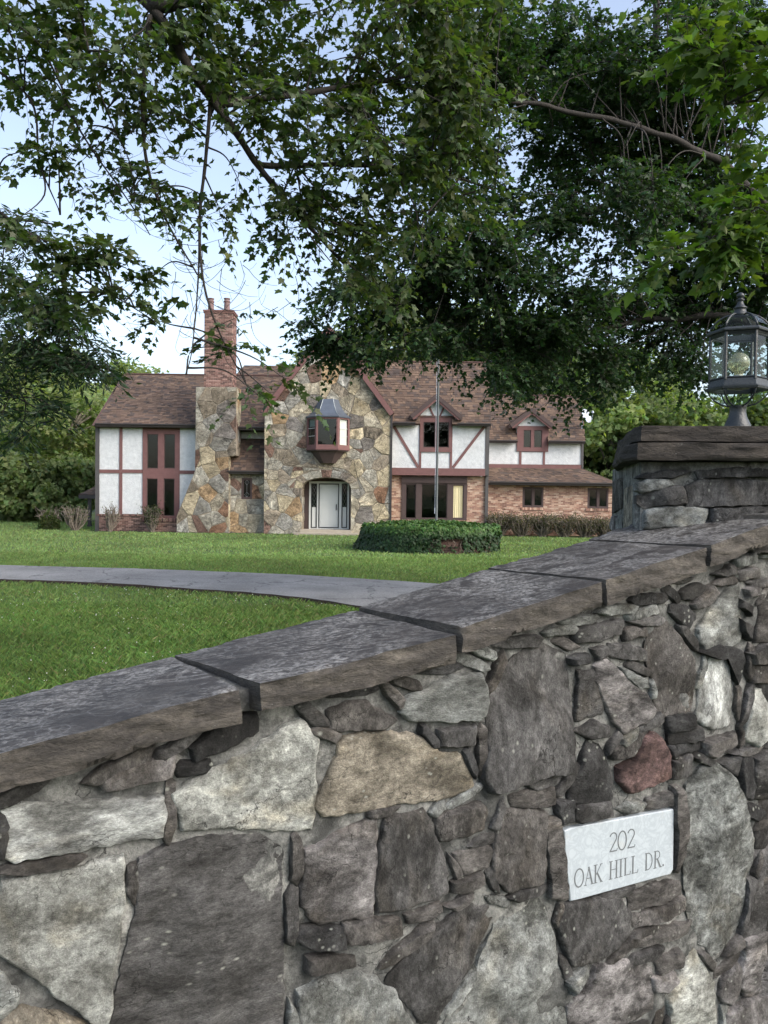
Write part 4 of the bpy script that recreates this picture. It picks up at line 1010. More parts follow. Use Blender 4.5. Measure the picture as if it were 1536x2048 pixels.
def panes(prof, name, inset=0.997):
    for k in range(6):
        V = []; F = []
        for r, z in prof:
            V += [(r * inset * math.cos(k * HR), r * inset * math.sin(k * HR), z), (r * inset * math.cos((k + 1) * HR), r * inset * math.sin((k + 1) * HR), z)]
        for j in range(len(prof) - 1): F.append((2 * j, 2 * j + 1, 2 * j + 3, 2 * j + 2))
        link(name, mesh_np(name, V, F, M_LGLASS, smooth=True), lantern)
bowl = [(0.034, ZN + 0.004), (0.062, ZN + 0.012), (0.085, ZN + 0.027), (0.103, ZN + 0.048), (0.113, ZB)]
ribs(6, bowl, 'bowl_ribs', 0.0032); panes(bowl, 'bowl_pane')
mb = MB()
for lo, hi in (((0.121, ZB - 0.004), (0.123, ZB + 0.004)), ((0.123, ZB + 0.004), (0.112, ZB + 0.010)), ((0.112, ZB + 0.010), (0.106, ZK))):
    V = hexp(*lo) + hexp(*hi); mb.add(V, [(k, (k + 1) % 6, 6 + (k + 1) % 6, 6 + k) for k in range(6)])
for k in range(1):
    V = hexp(0.106, ZK) + hexp(0.098, ZK) + hexp(0.098, ZB - 0.004) + hexp(0.121, ZB - 0.004)
    mb.add(V, [(j * 6 + k2, j * 6 + (k2 + 1) % 6, (j + 1) * 6 + (k2 + 1) % 6, (j + 1) * 6 + k2) for j in range(3) for k2 in range(6)])
mb.build('lower_ring', M_IRON, lantern)
mb = MB()
for k in range(6):
    a, c2 = k * HR, (k + 1) * HR
    mb.tube([(0.104 * math.cos(a), 0.104 * math.sin(a), ZK - 0.004), (0.104 * math.cos(a), 0.104 * math.sin(a), ZT + 0.004)], 0.0065, 6)
    for zz in (ZK + 0.004, ZT - 0.004):
        mb.tube([(0.103 * math.cos(a), 0.103 * math.sin(a), zz), (0.103 * math.cos(c2), 0.103 * math.sin(c2), zz)], 0.005, 4)
mb.build('cage', M_IRON, lantern)
panes([(0.101, ZK), (0.101, ZT)], 'pane')
mb = MB()
prof = [(0.104, ZT - 0.012), (0.109, ZT), (0.121, ZT + 0.004), (0.122, ZT + 0.009), (0.114, ZE + 0.004), (0.100, ZE + 0.004), (0.100, ZT - 0.012), (0.104, ZT - 0.012)]
for lo, hi in zip(prof[:-1], prof[1:]):
    V = hexp(*lo) + hexp(*hi); mb.add(V, [(k, (k + 1) % 6, 6 + (k + 1) % 6, 6 + k) for k in range(6)])
mb.build('upper_ring', M_IRON, lantern)
dome = [(0.112, ZE + 0.003), (0.104, ZE + 0.02), (0.09, ZE + 0.038), (0.07, ZE + 0.054), (0.045, ZE + 0.065), (0.026, ZD)]
ribs(6, dome, 'dome_ribs', 0.004); panes(dome, 'dome_pane')
h = ZF - ZD
mb = MB(); mb.lathe([(0.031, ZD - 0.008), (0.030, ZD + 0.04 * h), (0.026, ZD + 0.12 * h), (0.022, ZD + 0.16 * h), (0.021, ZD + 0.28 * h), (0.026, ZD + 0.31 * h), (0.024, ZD + 0.35 * h), (0.016, ZD + 0.42 * h), (0.011, ZD + 0.56 * h), (0.009, ZD + 0.62 * h), (0.015, ZD + 0.65 * h), (0.015, ZD + 0.69 * h), (0.008, ZD + 0.72 * h), (0.008, ZD + 0.75 * h), (0.0135, ZD + 0.80 * h), (0.0145, ZD + 0.88 * h), (0.011, ZD + 0.95 * h), (0.003, ZF)], 22)
mb.build('finial', M_IRON, lantern, smooth=True)
bz = lz(737)
mb = MB(); mb.lathe([(0.013, ZB), (0.015, bz - 0.07), (0.016, bz - 0.03), (0.018, bz - 0.026)], 16); mb.lathe([(0.04, ZB + 0.004), (0.042, ZB + 0.012), (0.012, ZB + 0.016)], 16)
mb.build('bulb_holder', M_SOCKET, lantern, smooth=True)
mb = MB(); mb.lathe([(0.012, bz - 0.028), (0.017, bz - 0.02)] + [(0.040 * math.cos(a), bz + 0.022 + 0.040 * math.sin(a)) for a in np.linspace(-1.1, 1.5, 12)], 24, cap=False)
mb.build('bulb', M_BULB, lantern, smooth=True)
mb = MB()
for k in range(3): mb.tube([(0.006 * math.cos(k * 2), 0.006 * math.sin(k * 2), bz - 0.02), (0.012 * math.cos(k * 2), 0.012 * math.sin(k * 2), bz + 0.022), (0.003, 0, bz + 0.03)], 0.0012, 4)
mb.build('filament', M_SOCKET, lantern)

# ================================================================== the house
M_STUCCO, nt, b = newmat('stucco')
v = pos_vec(nt)
c = ramp(nt, noise_tex(nt, v, 5, 6, 0.7), [(0.3, (0.50, 0.52, 0.535)), (0.7, (0.70, 0.72, 0.73))])
c = mix(nt, ramp(nt, noise_tex(nt, v, 1.1, 5), [(0.55, 0.0), (0.8, 0.35)]), c, (0.48, 0.48, 0.46))
L(nt, c, b.inputs['Base Color']); b.inputs['Roughness'].default_value = 0.95
bump(nt, b, noise_tex(nt, v, 14, 5, 0.7, 1.5), 0.9, 0.03)
def mat_timber(name, rgb):
    m, nt, b = newmat(name); v = pos_vec(nt, True, (1, 1, 1))
    f = noise_tex(nt, v, 5, 6, 0.7, 0.6)
    c = mix(nt, f, tuple(x * 0.6 for x in rgb), tuple(x * 1.35 for x in rgb))
    L(nt, c, b.inputs['Base Color']); b.inputs['Roughness'].default_value = 0.75
    bump(nt, b, noise_tex(nt, v, 40, 4), 0.4, 0.006); return m
M_TIMBER = mat_timber('timber_red', lin(112, 79, 77))
M_TIMBER_D = mat_timber('timber_dark', lin(74, 60, 58))
M_GUTTER = mat_plain('gutter_dark', lin(50, 45, 45), 0.5, 0.25, 3)
M_FASCIA = mat_timber('downspout_grey', lin(78, 76, 76))
M_HOUSESTONE = mat_rock('house_stone', 0.16, 0.25, 0.62, 0.010)
M_HMORTAR = mat_plain('house_mortar', lin(140, 130, 116), 0.95, 0.35, 4, bump_s=0.4)
M_BRICK = mat_attr('brick', 0.9, 30, 0.3, 0.4, 60, 0.006)
M_BMORTAR = mat_plain('brick_mortar', lin(176, 160, 146), 0.95, 0.2, 6, bump_s=0.4)
M_SHINGLE = mat_attr('asphalt_shingle', 0.92, 60, 0.35, 0.5, 150, 0.006)
M_DECK = mat_plain('roof_deck', lin(82, 62, 58), 0.95, 0.25, 6)
M_WGLASS = mat_glass('window_glass', (0.62, 0.67, 0.67), 1.5, 0.0, 0.8)
M_WCLEAR = mat_glass('window_glass_clear', (0.93, 0.94, 0.93), 1.45, 0.0, 0.8)
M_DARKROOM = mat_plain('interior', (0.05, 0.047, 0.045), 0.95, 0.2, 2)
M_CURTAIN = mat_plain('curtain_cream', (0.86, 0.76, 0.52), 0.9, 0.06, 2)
b = M_CURTAIN.node_tree.nodes['Principled BSDF']; b.inputs['Emission Color'].default_value = (1.0, 0.80, 0.45, 1); b.inputs['Emission Strength'].default_value = 0.12   # faint glow added to brighten the curtain, no lamp behind it
M_BLIND = mat_plain('blind_white', (0.80, 0.83, 0.80), 0.9, 0.05, 2)
M_METALROOF = mat_plain('bay_roof_metal', lin(84, 92, 104), 0.42, 0.3, 4, metal=0.25, spec=0.6)
M_DOORW = mat_plain('door_white', (0.60, 0.62, 0.60), 0.5, 0.06, 2)
M_DOORK = mat_plain('door_frame_black', (0.025, 0.027, 0.028), 0.5, 0.2, 5)
M_CAME = mat_plain('lead_came', (0.25, 0.28, 0.29), 0.4, 0.2, 9, metal=0.5)
M_STEP = mat_plain('step_stone', lin(158, 150, 136), 0.9, 0.3, 3, bump_s=0.5, bscale=20)

YG, YL, YR, YRB, YW, YU, YC = 34.0, 35.0, 34.5, 34.75, 35.6, 37.0, 34.25
house = empty('tudor_house', (at(700, 1070, YG).x, YG, 0.0))
tag(house, 'tudor house with stone gable, half timbered wings and brown shingle roofs', 'house')
def hb(mb, name, mat, parent=house, smooth=False, col=False):
    return keep(mb.build(name, mat, None, smooth, col), parent)
def X(px, Y, py=950): return at(px, py, Y).x
def Z(py, Y, px): return at(px, py, Y).z
def rc(px0, py0, px1, py1, Y):
    pm, qm = (px0 + px1) / 2, (py0 + py1) / 2
    return X(px0, Y, qm), X(px1, Y, qm), Z(py1, Y, pm), Z(py0, Y, pm)
def with_holes(mb, x0, x1, z0, z1, y0, y1, holes):
    xs = sorted({x0, x1, *[min(max(h[0], x0), x1) for h in holes], *[min(max(h[1], x0), x1) for h in holes]})
    zs = sorted({z0, z1, *[min(max(h[2], z0), z1) for h in holes], *[min(max(h[3], z0), z1) for h in holes]})
    for a, c2 in zip(zs[:-1], zs[1:]):
        run = None
        for p, q in zip(xs[:-1], xs[1:]):
            mx, mz = (p + q) / 2, (a + c2) / 2
            if any(h[0] < mx < h[1] and h[2] < mz < h[3] for h in holes):
                if run: mb.box(run[0], run[1], y0, y1, a, c2); run = None
            else: run = (run[0], q) if run else (p, q)
        if run: mb.box(run[0], run[1], y0, y1, a, c2)
def window(outer, panes, Y, depth=0.16, mat=M_TIMBER, curtain=None, name='window'):
    x0, x1, z0, z1 = rc(*outer, Y)
    hs = [rc(*p, Y) for p in panes]
    mb = MB(); with_holes(mb, x0, x1, z0, z1, Y, Y + depth, hs)
    w = hb(mb, name, mat)
    for i, h in enumerate(hs):
        mb = MB(); t = 0.035                                                # the sash
        with_holes(mb, h[0] + .002, h[1] - .002, h[2] + .002, h[3] - .002, Y + 0.03, Y + 0.075, [(h[0] + t, h[1] - t, h[2] + t, h[3] - t)])
        hb(mb, 'sash', M_TIMBER_D, w)
        mb = MB(); mb.box(h[0] + t - .004, h[1] - t + .004, Y + 0.05, Y + 0.056, h[2] + t - .004, h[3] - t + .004)
        hb(mb, 'pane', M_WCLEAR if curtain and i in curtain else M_WGLASS, w)
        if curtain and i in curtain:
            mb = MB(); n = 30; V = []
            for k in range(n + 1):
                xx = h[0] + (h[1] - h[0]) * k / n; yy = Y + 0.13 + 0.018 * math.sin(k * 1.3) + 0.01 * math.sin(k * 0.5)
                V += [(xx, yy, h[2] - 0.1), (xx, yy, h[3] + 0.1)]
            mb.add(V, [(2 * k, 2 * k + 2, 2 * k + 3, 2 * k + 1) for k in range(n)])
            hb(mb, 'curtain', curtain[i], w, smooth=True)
    return w, (x0, x1, z0, z1)
def stucco(px0, py0, px1, py1, Y, th=0.1):
    x0, x1, z0, z1 = rc(px0, py0, px1, py1, Y); mb = MB(); mb.box(x0, x1, Y, Y + th, z0, z1); return hb(mb, 'stucco_panel', M_STUCCO)
def timber(px0, py0, px1, py1, Y, proud=0.035, mat=None):
    x0, x1, z0, z1 = rc(px0, py0, px1, py1, Y); mb = MB(); mb.box(x0, x1, Y - proud, Y + 0.08, z0, z1); return hb(mb, 'timber', mat or M_TIMBER)
def brace(p, q, wpx, Y, proud=0.03):
    a, c2 = at(*p, Y), at(*q, Y); mb = MB(); mb.bar((a.x, a.z), (c2.x, c2.z), wpx / FPX * Y, Y - proud, Y + 0.05); return hb(mb, 'timber', M_TIMBER)
def gutter(px0, py0, px1, py1, Y, d=0.14):
    x0, x1, z0, z1 = rc(px0, py0, px1, py1, Y); mb = MB()
    h = z1 - z0
    mb.prism_x = None
    prof = [(0.0, z1), (0.0, z1 - 0.35 * h), (0.035, z1 - 0.6 * h), (0.05, z0), (d, z0), (d, z1), (d - 0.012, z1), (d - 0.012, z0 + 0.02), (0.06, z0 + 0.02), (0.012, z1 - 0.3 * h), (0.012, z1)]
    n = len(prof)
    V = [(x0, Y + a, z) for a, z in prof] + [(x1, Y + a, z) for a, z in prof]
    mb.add(V, [tuple(range(n)), tuple(range(2 * n - 1, n - 1, -1))] + [(i, i + n, (i + 1) % n + n, (i + 1) % n) for i in range(n)])
    return hb(mb, 'gutter', M_GUTTER)
def downspout(px0, px1, py0, py1, Y, mat=None):
    x0, x1, z0, z1 = rc(px0, py0, px1, py1, Y); x1 = min(x1, x0 + 0.14); mb = MB()
    mb.box(x0, x1, Y, Y + 0.08, z0 + 0.12, z1)
    mb.box(x0 - 0.008, x1 + 0.008, Y - 0.006, Y + 0.086, z0 + (z1 - z0) * 0.5, z0 + (z1 - z0) * 0.5 + 0.03)
    mb.add([(x0, Y, z0 + .12), (x1, Y, z0 + .12), (x1, Y + .08, z0 + .12), (x0, Y + .08, z0 + .12), (x0, Y - .14, z0 + .03), (x1, Y - .14, z0 + .03), (x1, Y - .10, z0 - .02), (x0, Y - .10, z0 - .02)], [(0, 1, 5, 4), (1, 2, 6, 5), (2, 3, 7, 6), (3, 0, 4, 7), (4, 5, 6, 7)])
    return hb(mb, 'downspout', mat or M_FASCIA)

# --- roofs
SH = [lin(98, 81, 71), lin(92, 77, 68), lin(105, 88, 76), lin(82, 71, 66), lin(77, 68, 64), lin(96, 80, 70), lin(111, 93, 80)]
def roof(pts, name='roof', deck=0.1, shingles=True):
    e0, e1, r1, r0 = [np.array(p, dtype=float) for p in pts]
    n = np.cross(e1 - e0, r0 - e0 if np.linalg.norm(r0 - e0) > 1e-6 else r1 - e0); n /= np.linalg.norm(n)
    if n[2] < 0: n = -n
    mb = MB()
    top = [e0, e1, r1, r0]; V = top + [p - n * deck for p in top]
    mb.add(V, [(0, 1, 2, 3), (7, 6, 5, 4), (0, 4, 5, 1), (1, 5, 6, 2), (2, 6, 7, 3), (3, 7, 4, 0)])
    deck_o = hb(mb, name, M_DECK)
    if not shingles: return deck_o
    mid0, mid1 = (e0 + e1) / 2, (r0 + r1) / 2
    sl = np.linalg.norm(mid1 - mid0); rows = max(2, int(sl / 0.145)); Vs = []; Cs = []; k = 0; F = []
    for j in range(rows):
        s0, s1 = j / rows, min(1.0, (j + 1.15) / rows)
        A0, B0 = e0 + (r0 - e0) * s0, e1 + (r1 - e1) * s0
        A1, B1 = e0 + (r0 - e0) * s1, e1 + (r1 - e1) * s1
        Lw = np.linalg.norm(B0 - A0)
        if Lw < 0.05: continue
        x = -random.random() * 0.15
        while x < Lw:
            w = random.choice((0.10, 0.15, 0.2, 0.2, 0.28)) * random.uniform(0.85, 1.15)
            a, c2 = max(0, x) / Lw, min(Lw, x + w - 0.004) / Lw
            if c2 > a:
                th = random.choice((0.010, 0.022)) * random.uniform(0.8, 1.2)
                p0, p1 = A0 + (B0 - A0) * a, A0 + (B0 - A0) * c2
                q0, q1 = A1 + (B1 - A1) * a, A1 + (B1 - A1) * c2
                up = n * th
                Vs += [p0 - n * 0.01 - (A1 - A0) * 0.02, p1 - n * 0.01 - (A1 - A0) * 0.02, p0 + up - (A1 - A0) * 0.02, p1 + up - (A1 - A0) * 0.02, q0 + n * 0.003, q1 + n * 0.003]
                F += [(k, k + 1, k + 3, k + 2), (k + 2, k + 3, k + 5, k + 4), (k, k + 2, k + 4), (k + 1, k + 5, k + 3)]
                c = np.array(random.choice(SH)) * random.uniform(0.8, 1.12)
                Cs += [c] * 6; k += 6
            x += w
    o = keep(link('shingles', mesh_np('shingles', np.array(Vs), F, M_SHINGLE, col=np.array(Cs))), deck_o)
    o['kind'] = 'stuff'
    return deck_o
def ridge_cap(p, q):
    mb = MB(); mb.tube([p, q], 0.05, 6); return hb(mb, 'ridge_cap', M_DECK)
def P3(px, py, Y): return tuple(at(px, py, Y))

# --- bricks
def clip_runs(a, c2, z0, z1, holes):
    runs = [(a, c2)]
    for h in holes:
        if h[2] < z1 - 0.005 and h[3] > z0 + 0.005:
            new = []
            for p, q in runs:
                if q <= h[0] or p >= h[1]: new.append((p, q)); continue
                if p < h[0]: new.append((p, h[0]))
                if q > h[1]: new.append((h[1], q))
            runs = new
    return runs
BR_TAN = [lin(178, 146, 126), lin(188, 158, 138), lin(162, 128, 110), lin(136, 104, 92), lin(194, 170, 151), lin(152, 117, 102)]
BR_RED = [lin(124, 94, 88), lin(138, 108, 100), lin(106, 82, 77), lin(152, 124, 115), lin(92, 73, 70)]
def bricks(f, x0, x1, z0, z1, holes, pal, parent, soldier_top=False):
    """f(a, z, o) -> point, o outwards"""
    V = []; F = []; C = []; k = 0; j = 0; z = z0; h = 0.068; Lb = 0.208
    while z < z1 - 0.01:
        zt = min(z + h - 0.010, z1)
        x = x0 - (Lb / 2 if j % 2 else 0) - 0.001
        while x < x1:
            for p, q in clip_runs(max(x, x0), min(x + Lb - 0.010, x1), z, zt, holes):
                if q - p < 0.015: continue
                o = 0.008 + random.uniform(-0.002, 0.003)
                V += [f(p, z, 0), f(q, z, 0), f(q, zt, 0), f(p, zt, 0), f(p, z, o), f(q, z, o), f(q, zt, o), f(p, zt, o)]
                F += [tuple(k + i for i in t) for t in ((4, 5, 6, 7), (0, 1, 5, 4), (1, 2, 6, 5), (2, 3, 7, 6), (3, 0, 4, 7))]
                c = np.array(random.choice(pal)) * random.uniform(0.82, 1.1); C += [c] * 8; k += 8
            x += Lb
        z += h; j += 1
    o = keep(link('bricks', mesh_np('bricks', np.array([tuple(p) for p in V]), F, M_BRICK, col=np.array(C))), parent); o['kind'] = 'stuff'
    return o
def brick_wall(x0, x1, z0, z1, Y, th, holes, pal, name='brick_wall'):
    mb = MB(); with_holes(mb, x0, x1, z0, z1, Y, Y + th, holes)
    w = hb(mb, name, M_BMORTAR)
    bricks(lambda a, z, o: (a, Y - o, z), x0, x1, z0, z1, holes, pal, w)
    return w
def soldier(x0, x1, z0, z1, Y, proud, pal, parent=house, name='brick_sill'):
    V = []; x = x0; C = []; mb = MB()
    while x < x1 - 0.02:
        mb.box(x, min(x + 0.058, x1), Y - proud, Y + 0.05, z0, z1, np.array(random.choice(pal)) * random.uniform(0.9, 1.15)); x += 0.068
    return hb(mb, name, M_BRICK, parent, col=True)

# --- irregular stone facing
def clip(poly, px, pz, nx, nz):
    """keep the side where (p - P).n <= 0"""
    out = []; m = len(poly)
    for i in range(m):
        a, c2 = poly[i], poly[(i + 1) % m]
        da, db = (a[0] - px) * nx + (a[1] - pz) * nz, (c2[0] - px) * nx + (c2[1] - pz) * nz
        if da <= 0: out.append(a)
        if (da < 0 < db) or (db < 0 < da):
            t = da / (da - db); out.append((a[0] + (c2[0] - a[0]) * t, a[1] + (c2[1] - a[1]) * t))
    return out
def minus(poly, hole):
    """convex polygon minus convex counter-clockwise hole -> convex pieces"""
    pieces = []; rest = poly
    for i in range(len(hole)):
        a, c2 = hole[i], hole[(i + 1) % len(hole)]
        dx, dz = c2[0] - a[0], c2[1] - a[1]; nx, nz = dz, -dx          # outward normal
        out = clip(rest, a[0], a[1], -nx, -nz)
        if len(out) >= 3 and abs(area2(out)) > 1e-5: pieces.append(out)
        rest = clip(rest, a[0], a[1], nx, nz)
        if len(rest) < 3: break
    return pieces if len(rest) >= 3 and abs(area2(rest)) > 1e-4 else [poly]
HPAL = [lin(170, 166, 154)] * 6 + [lin(156, 154, 147)] * 4 + [lin(174, 166, 148)] * 5 + [lin(146, 136, 121)] * 5 + [lin(168, 144, 114)] * 2 + [lin(140, 110, 90)] * 1 + [lin(128, 123, 118)] * 2 + [lin(186, 174, 148)] * 3 + [lin(120, 98, 88)] * 2
def inset_poly(P, d):
    P = list(P)
    if area2(P) < 0: P = P[::-1]
    out = list(P); n = len(P)
    for i in range(n):
        a, c2 = P[i], P[(i + 1) % n]; dx, dz = c2[0] - a[0], c2[1] - a[1]; Ln = math.hypot(dx, dz)
        if Ln < 1e-6: continue
        nx, nz = dz / Ln, -dx / Ln
        out = clip(out, a[0] - nx * d, a[1] - nz * d, nx, nz)
        if len(out) < 3: return None
    return out
def facing_stone(P, f, parent, gap=0.011, prot=0.03, color=None, flip=False):
    Q = inset_poly(P, gap)
    if not Q or abs(area2(Q)) < 0.004: return None
    # drop tiny edges, roughen the outline
    R = []
    for i in range(len(Q)):
        a, c2 = np.array(Q[i]), np.array(Q[(i + 1) % len(Q)])
        if np.linalg.norm(c2 - a) < 0.03: R.append((a + c2) / 2); continue
        R.append(a)
        if np.linalg.norm(c2 - a) > 0.18: R.append((a + c2) / 2 + np.random.default_rng(len(R)).normal(0, 0.012, 2))
    if len(R) < 3: return None
    R = np.array(R); c = R.mean(0); n = len(R)
    pr = prot * random.uniform(0.6, 1.3); t1, t2 = random.uniform(-.02, .02), random.uniform(-.02, .02)
    V = []
    for s, h in ((1, -0.01), (1, pr * 0.6), (0.955, pr), (0.5, pr)):
        for q in c + (R - c) * s:
            o = h + ((q[0] - c[0]) * t1 + (q[1] - c[1]) * t2 if h > pr * .5 else 0) + (random.uniform(-.004, .004) if s == .5 else 0)
            V.append(f(q[0], q[1], o))
    V.append(f(c[0], c[1], pr + random.uniform(-.004, .006)))
    F = []
    for j in range(3):
        for k in range(n): F.append((j * n + k, j * n + (k + 1) % n, (j + 1) * n + (k + 1) % n, (j + 1) * n + k))
    for k in range(n): F.append((3 * n + k, 3 * n + (k + 1) % n, 4 * n))
    if flip: F = [t[::-1] for t in F]
    c3 = np.array(color if color is not None else random.choice(HPAL)) * random.uniform(0.86, 1.1)
    return keep(link('stone', mesh_np('stone', np.array(V), F, M_HOUSESTONE), color=tuple(c3)), parent)
def facing(outline, holes, f, parent, cell=0.62, flip=False, seed=1, prot=0.03, dim=1.0):
    rs = np.random.default_rng(seed)
    O = list(outline)
    if area2(O) < 0: O = O[::-1]
    holes = [h if area2(h) > 0 else h[::-1] for h in holes]
    xs = [p[0] for p in O]; zs = [p[1] for p in O]
    pts = []
    tries = 0; A = abs(area2(O)); want = A / (cell * cell * 0.72)
    while len(pts) < want and tries < 9000:
        tries += 1
        p = (rs.uniform(min(xs) - .2, max(xs) + .2), rs.uniform(min(zs) - .2, max(zs) + .2))
        dmin = cell * rs.choice([0.36, 0.55, 0.8, 1.05])
        if all((p[0] - q[0]) ** 2 + ((p[1] - q[1]) * 1.15) ** 2 > dmin ** 2 for q in pts): pts.append(p)
    for i, p in enumerate(pts):
        poly = O
        near = sorted((q for k, q in enumerate(pts) if k != i), key=lambda q: (q[0] - p[0]) ** 2 + (q[1] - p[1]) ** 2)[:22]
        for q in near:
            poly = clip(poly, (p[0] + q[0]) / 2, (p[1] + q[1]) / 2, q[0] - p[0], q[1] - p[1])
            if len(poly) < 3: break
        if len(poly) < 3: continue
        pcs = [poly]
        for h in holes: pcs = [r for s in pcs for r in minus(s, h) if not all(inside(pt, h) for pt in [np.mean(r, axis=0)])]
        for r in pcs: facing_stone(r, f, parent, flip=flip, prot=prot, color=np.array(random.choice(HPAL)) * dim)
def inside(p, poly):
    n = len(poly)
    return all((poly[(i + 1) % n][0] - poly[i][0]) * (p[1] - poly[i][1]) - (poly[(i + 1) % n][1] - poly[i][1]) * (p[0] - poly[i][0]) >= -1e-9 for i in range(n))

# ---------------- left wing
xL0 = X(194, YL); xL1 = X(528, YL); zE = Z(852, YL - 0.3, 290)
ZR_L = Z(750, 39.0, 330)
roof([(X(188, 34.7, 850), 34.7, zE), (xL1 + 0.3, 34.7, zE), (xL1 + 0.3, 39.0, ZR_L), (X(250, 39.0, 750), 39.0, ZR_L)])
roof([(xL1 + 0.3, 43.3, zE), (X(188, 34.7, 850), 43.3, zE), (X(250, 39.0, 750), 39.0, ZR_L), (xL1 + 0.3, 39.0, ZR_L)], shingles=False)
roof([(X(188, 34.7, 850), 43.3, zE), (X(188, 34.7, 850), 34.7, zE), (X(250, 39.0, 750), 39.0, ZR_L), (X(250, 39.0, 750), 39.0 + 0.01, ZR_L)], shingles=False)
ridge_cap((X(250, 39.0, 750), 39.0, ZR_L + .03), (xL1 + 0.3, 39.0, ZR_L + .03))
zr2 = Z(731, 41.0, 520)
roof([(X(462, 39.2, 745), 39.3, ZR_L - 0.15), (X(600, 39.2), 39.3, ZR_L - 0.15), (X(600, 41), 41.0, zr2), (X(489, 41, 731), 41.0, zr2)])
gutter(189, 847, 391, 854, 34.58); gutter(470, 853, 528, 860, 34.58)
for r in ((199, 855, 239, 939), (245, 855, 285, 939), (359, 855, 400, 941), (196, 946, 238, 1028), (244, 946, 285, 1028), (359, 948, 400, 1029)): stucco(*r, YL)
for r in ((239, 855, 245, 1028), (196, 939, 239, 946), (245, 939, 285, 946), (359, 941, 400, 948)): timber(*r, YL)
window((285, 855, 359, 1036), [(294, 868, 316, 937), (328, 868, 350, 937), (293, 957, 315, 1032), (327, 957, 349, 1032)], YL - 0.04, 0.18)
mb = MB(); mb.box(xL0 - 0.06, X(199, YL), YL - 0.06, YL + 0.15, 0.0, zE - 0.02); hb(mb, 'corner_board', M_FASCIA)
zb = Z(1029, YL, 280)
brick_wall(xL0, X(400, YL), 0.0, zb, YL - 0.02, 0.25, [(X(285, YL), X(359, YL), Z(1036, YL, 320), zb + 1)], BR_RED)
soldier(xL0, X(285, YL), zb - 0.07, zb + 0.005, YL - 0.02, 0.05, BR_RED); soldier(X(283, YL), X(361, YL), Z(1043, YL, 320), Z(1036, YL, 320), YL - 0.02, 0.06, BR_RED)
mb = MB(); mb.box(xL0, xL0 + 0.15, YL + 0.16, 43, 0.0, zE); hb(mb, 'side_wall', M_STUCCO)
mb = MB(); mb.box(xL0, X(1240, YW), 43.0, 43.2, 0.0, zE); hb(mb, 'back_wall', M_STUCCO)
mb = MB(); mb.box(xL0 + .2, xL1, 38.2, 38.3, 0.0, zE); mb.box(xL0 + .2, xL1, 35.2, 38.3, 0.02, 0.1); mb.box(xL0 + .2, xL1, 35.25, 38.3, zE - .15, zE - .05); hb(mb, 'interior', M_DARKROOM)

# ---------------- chimney
cp = [(353, 1072), (353, 1033), (390, 942), (392, 774), (473, 774), (473, 911), (457, 913), (457, 1072)]
C_ = [(at(x, y, YC).x, max(0.0, at(x, y, YC).z)) for x, y in cp]
C_[0] = (C_[0][0], 0.0); C_[-1] = (C_[-1][0], 0.0)
mb = MB(); mb.prism(C_[::-1], YC, YC + 1.1); chim = hb(mb, 'chimney', M_HMORTAR)
hull = [C_[0], C_[7], (C_[5][0], 0.0), C_[5], C_[4], C_[3], C_[1]]
hull = [(C_[0][0], 0.0), (C_[5][0], 0.0), C_[4], C_[3], C_[1]]
facing(hull, [[C_[1], C_[2], C_[3]], [(C_[7][0], -.1), (C_[5][0] + .1, -.1), (C_[5][0] + .1, C_[5][1]), (C_[7][0], C_[6][1])]], lambda a, z, o: (a, YC - o, z), chim, 0.62, seed=5, dim=0.8)
facing([(YC, C_[5][1]), (YC + 1.0, C_[5][1]), (YC + 1.0, C_[4][1]), (YC, C_[4][1])], [], lambda a, z, o: (C_[4][0] + o, a, z), chim, 0.55, seed=6, prot=0.025)
facing([(YC, 0), (YC + 0.35, 0), (YC + 0.35, C_[6][1]), (YC, C_[6][1])], [], lambda a, z, o: (C_[7][0] + o, a, z), chim, 0.5, seed=7, prot=0.02)
YCB = 34.5
bx0, bx1, bz0, bz1 = rc(408, 626, 465, 778, YCB)
mb = MB(); mb.box(bx0 + .01, bx1 - .01, YCB, YCB + 0.95, bz0 - .05, bz1); stack = hb(mb, 'chimney_stack', M_BMORTAR)
bricks(lambda a, z, o: (a, YCB - o, z), bx0 + .01, bx1 - .01, bz0, bz1, [], BR_RED, stack)
bricks(lambda a, z, o: (bx1 - .01 + o, a, z), YCB, YCB + 0.95, bz0, bz1, [], BR_RED, stack)
mb = MB()
for k, (gz, gw) in enumerate(((0.0, 0.03), (0.07, 0.05))): mb.box(bx0 - gw, bx1 + gw, YCB - gw, YCB + 0.95 + gw, bz1 + gz, bz1 + gz + 0.066)
hb(mb, 'chimney_crown', M_BRICK, stack).data
for o in stack.children:
    if o.name.startswith('chimney_crown'):
        a = o.data.color_attributes.new('Col', 'FLOAT_COLOR', 'POINT'); a.data.foreach_set('color', np.tile(np.array([*BR_RED[0], 1.0], dtype=np.float32), len(o.data.vertices)))
M_POT = mat_plain('chimney_pot_clay', lin(120, 98, 96), 0.8, 0.3, 6)
for px in (422, 454):
    pz = bz1 + 0.13; pxx = X(px, YCB + 0.5, 610); top = Z(597, YCB + 0.5, px)
    mb = MB(); hgt = top - pz
    mb.lathe([(0.17, pz), (0.17, pz + 0.05), (0.14, pz + 0.08), (0.125, pz + hgt * 0.7), (0.155, pz + hgt * 0.74), (0.155, pz + hgt * 0.8), (0.12, pz + hgt * 0.84), (0.12, pz + hgt * 0.93), (0.15, pz + hgt * 0.95), (0.15, top), (0.11, top), (0.10, top - 0.2)], 18, pxx, YCB + 0.5)
    hb(mb, 'chimney_pot', M_POT, smooth=False)

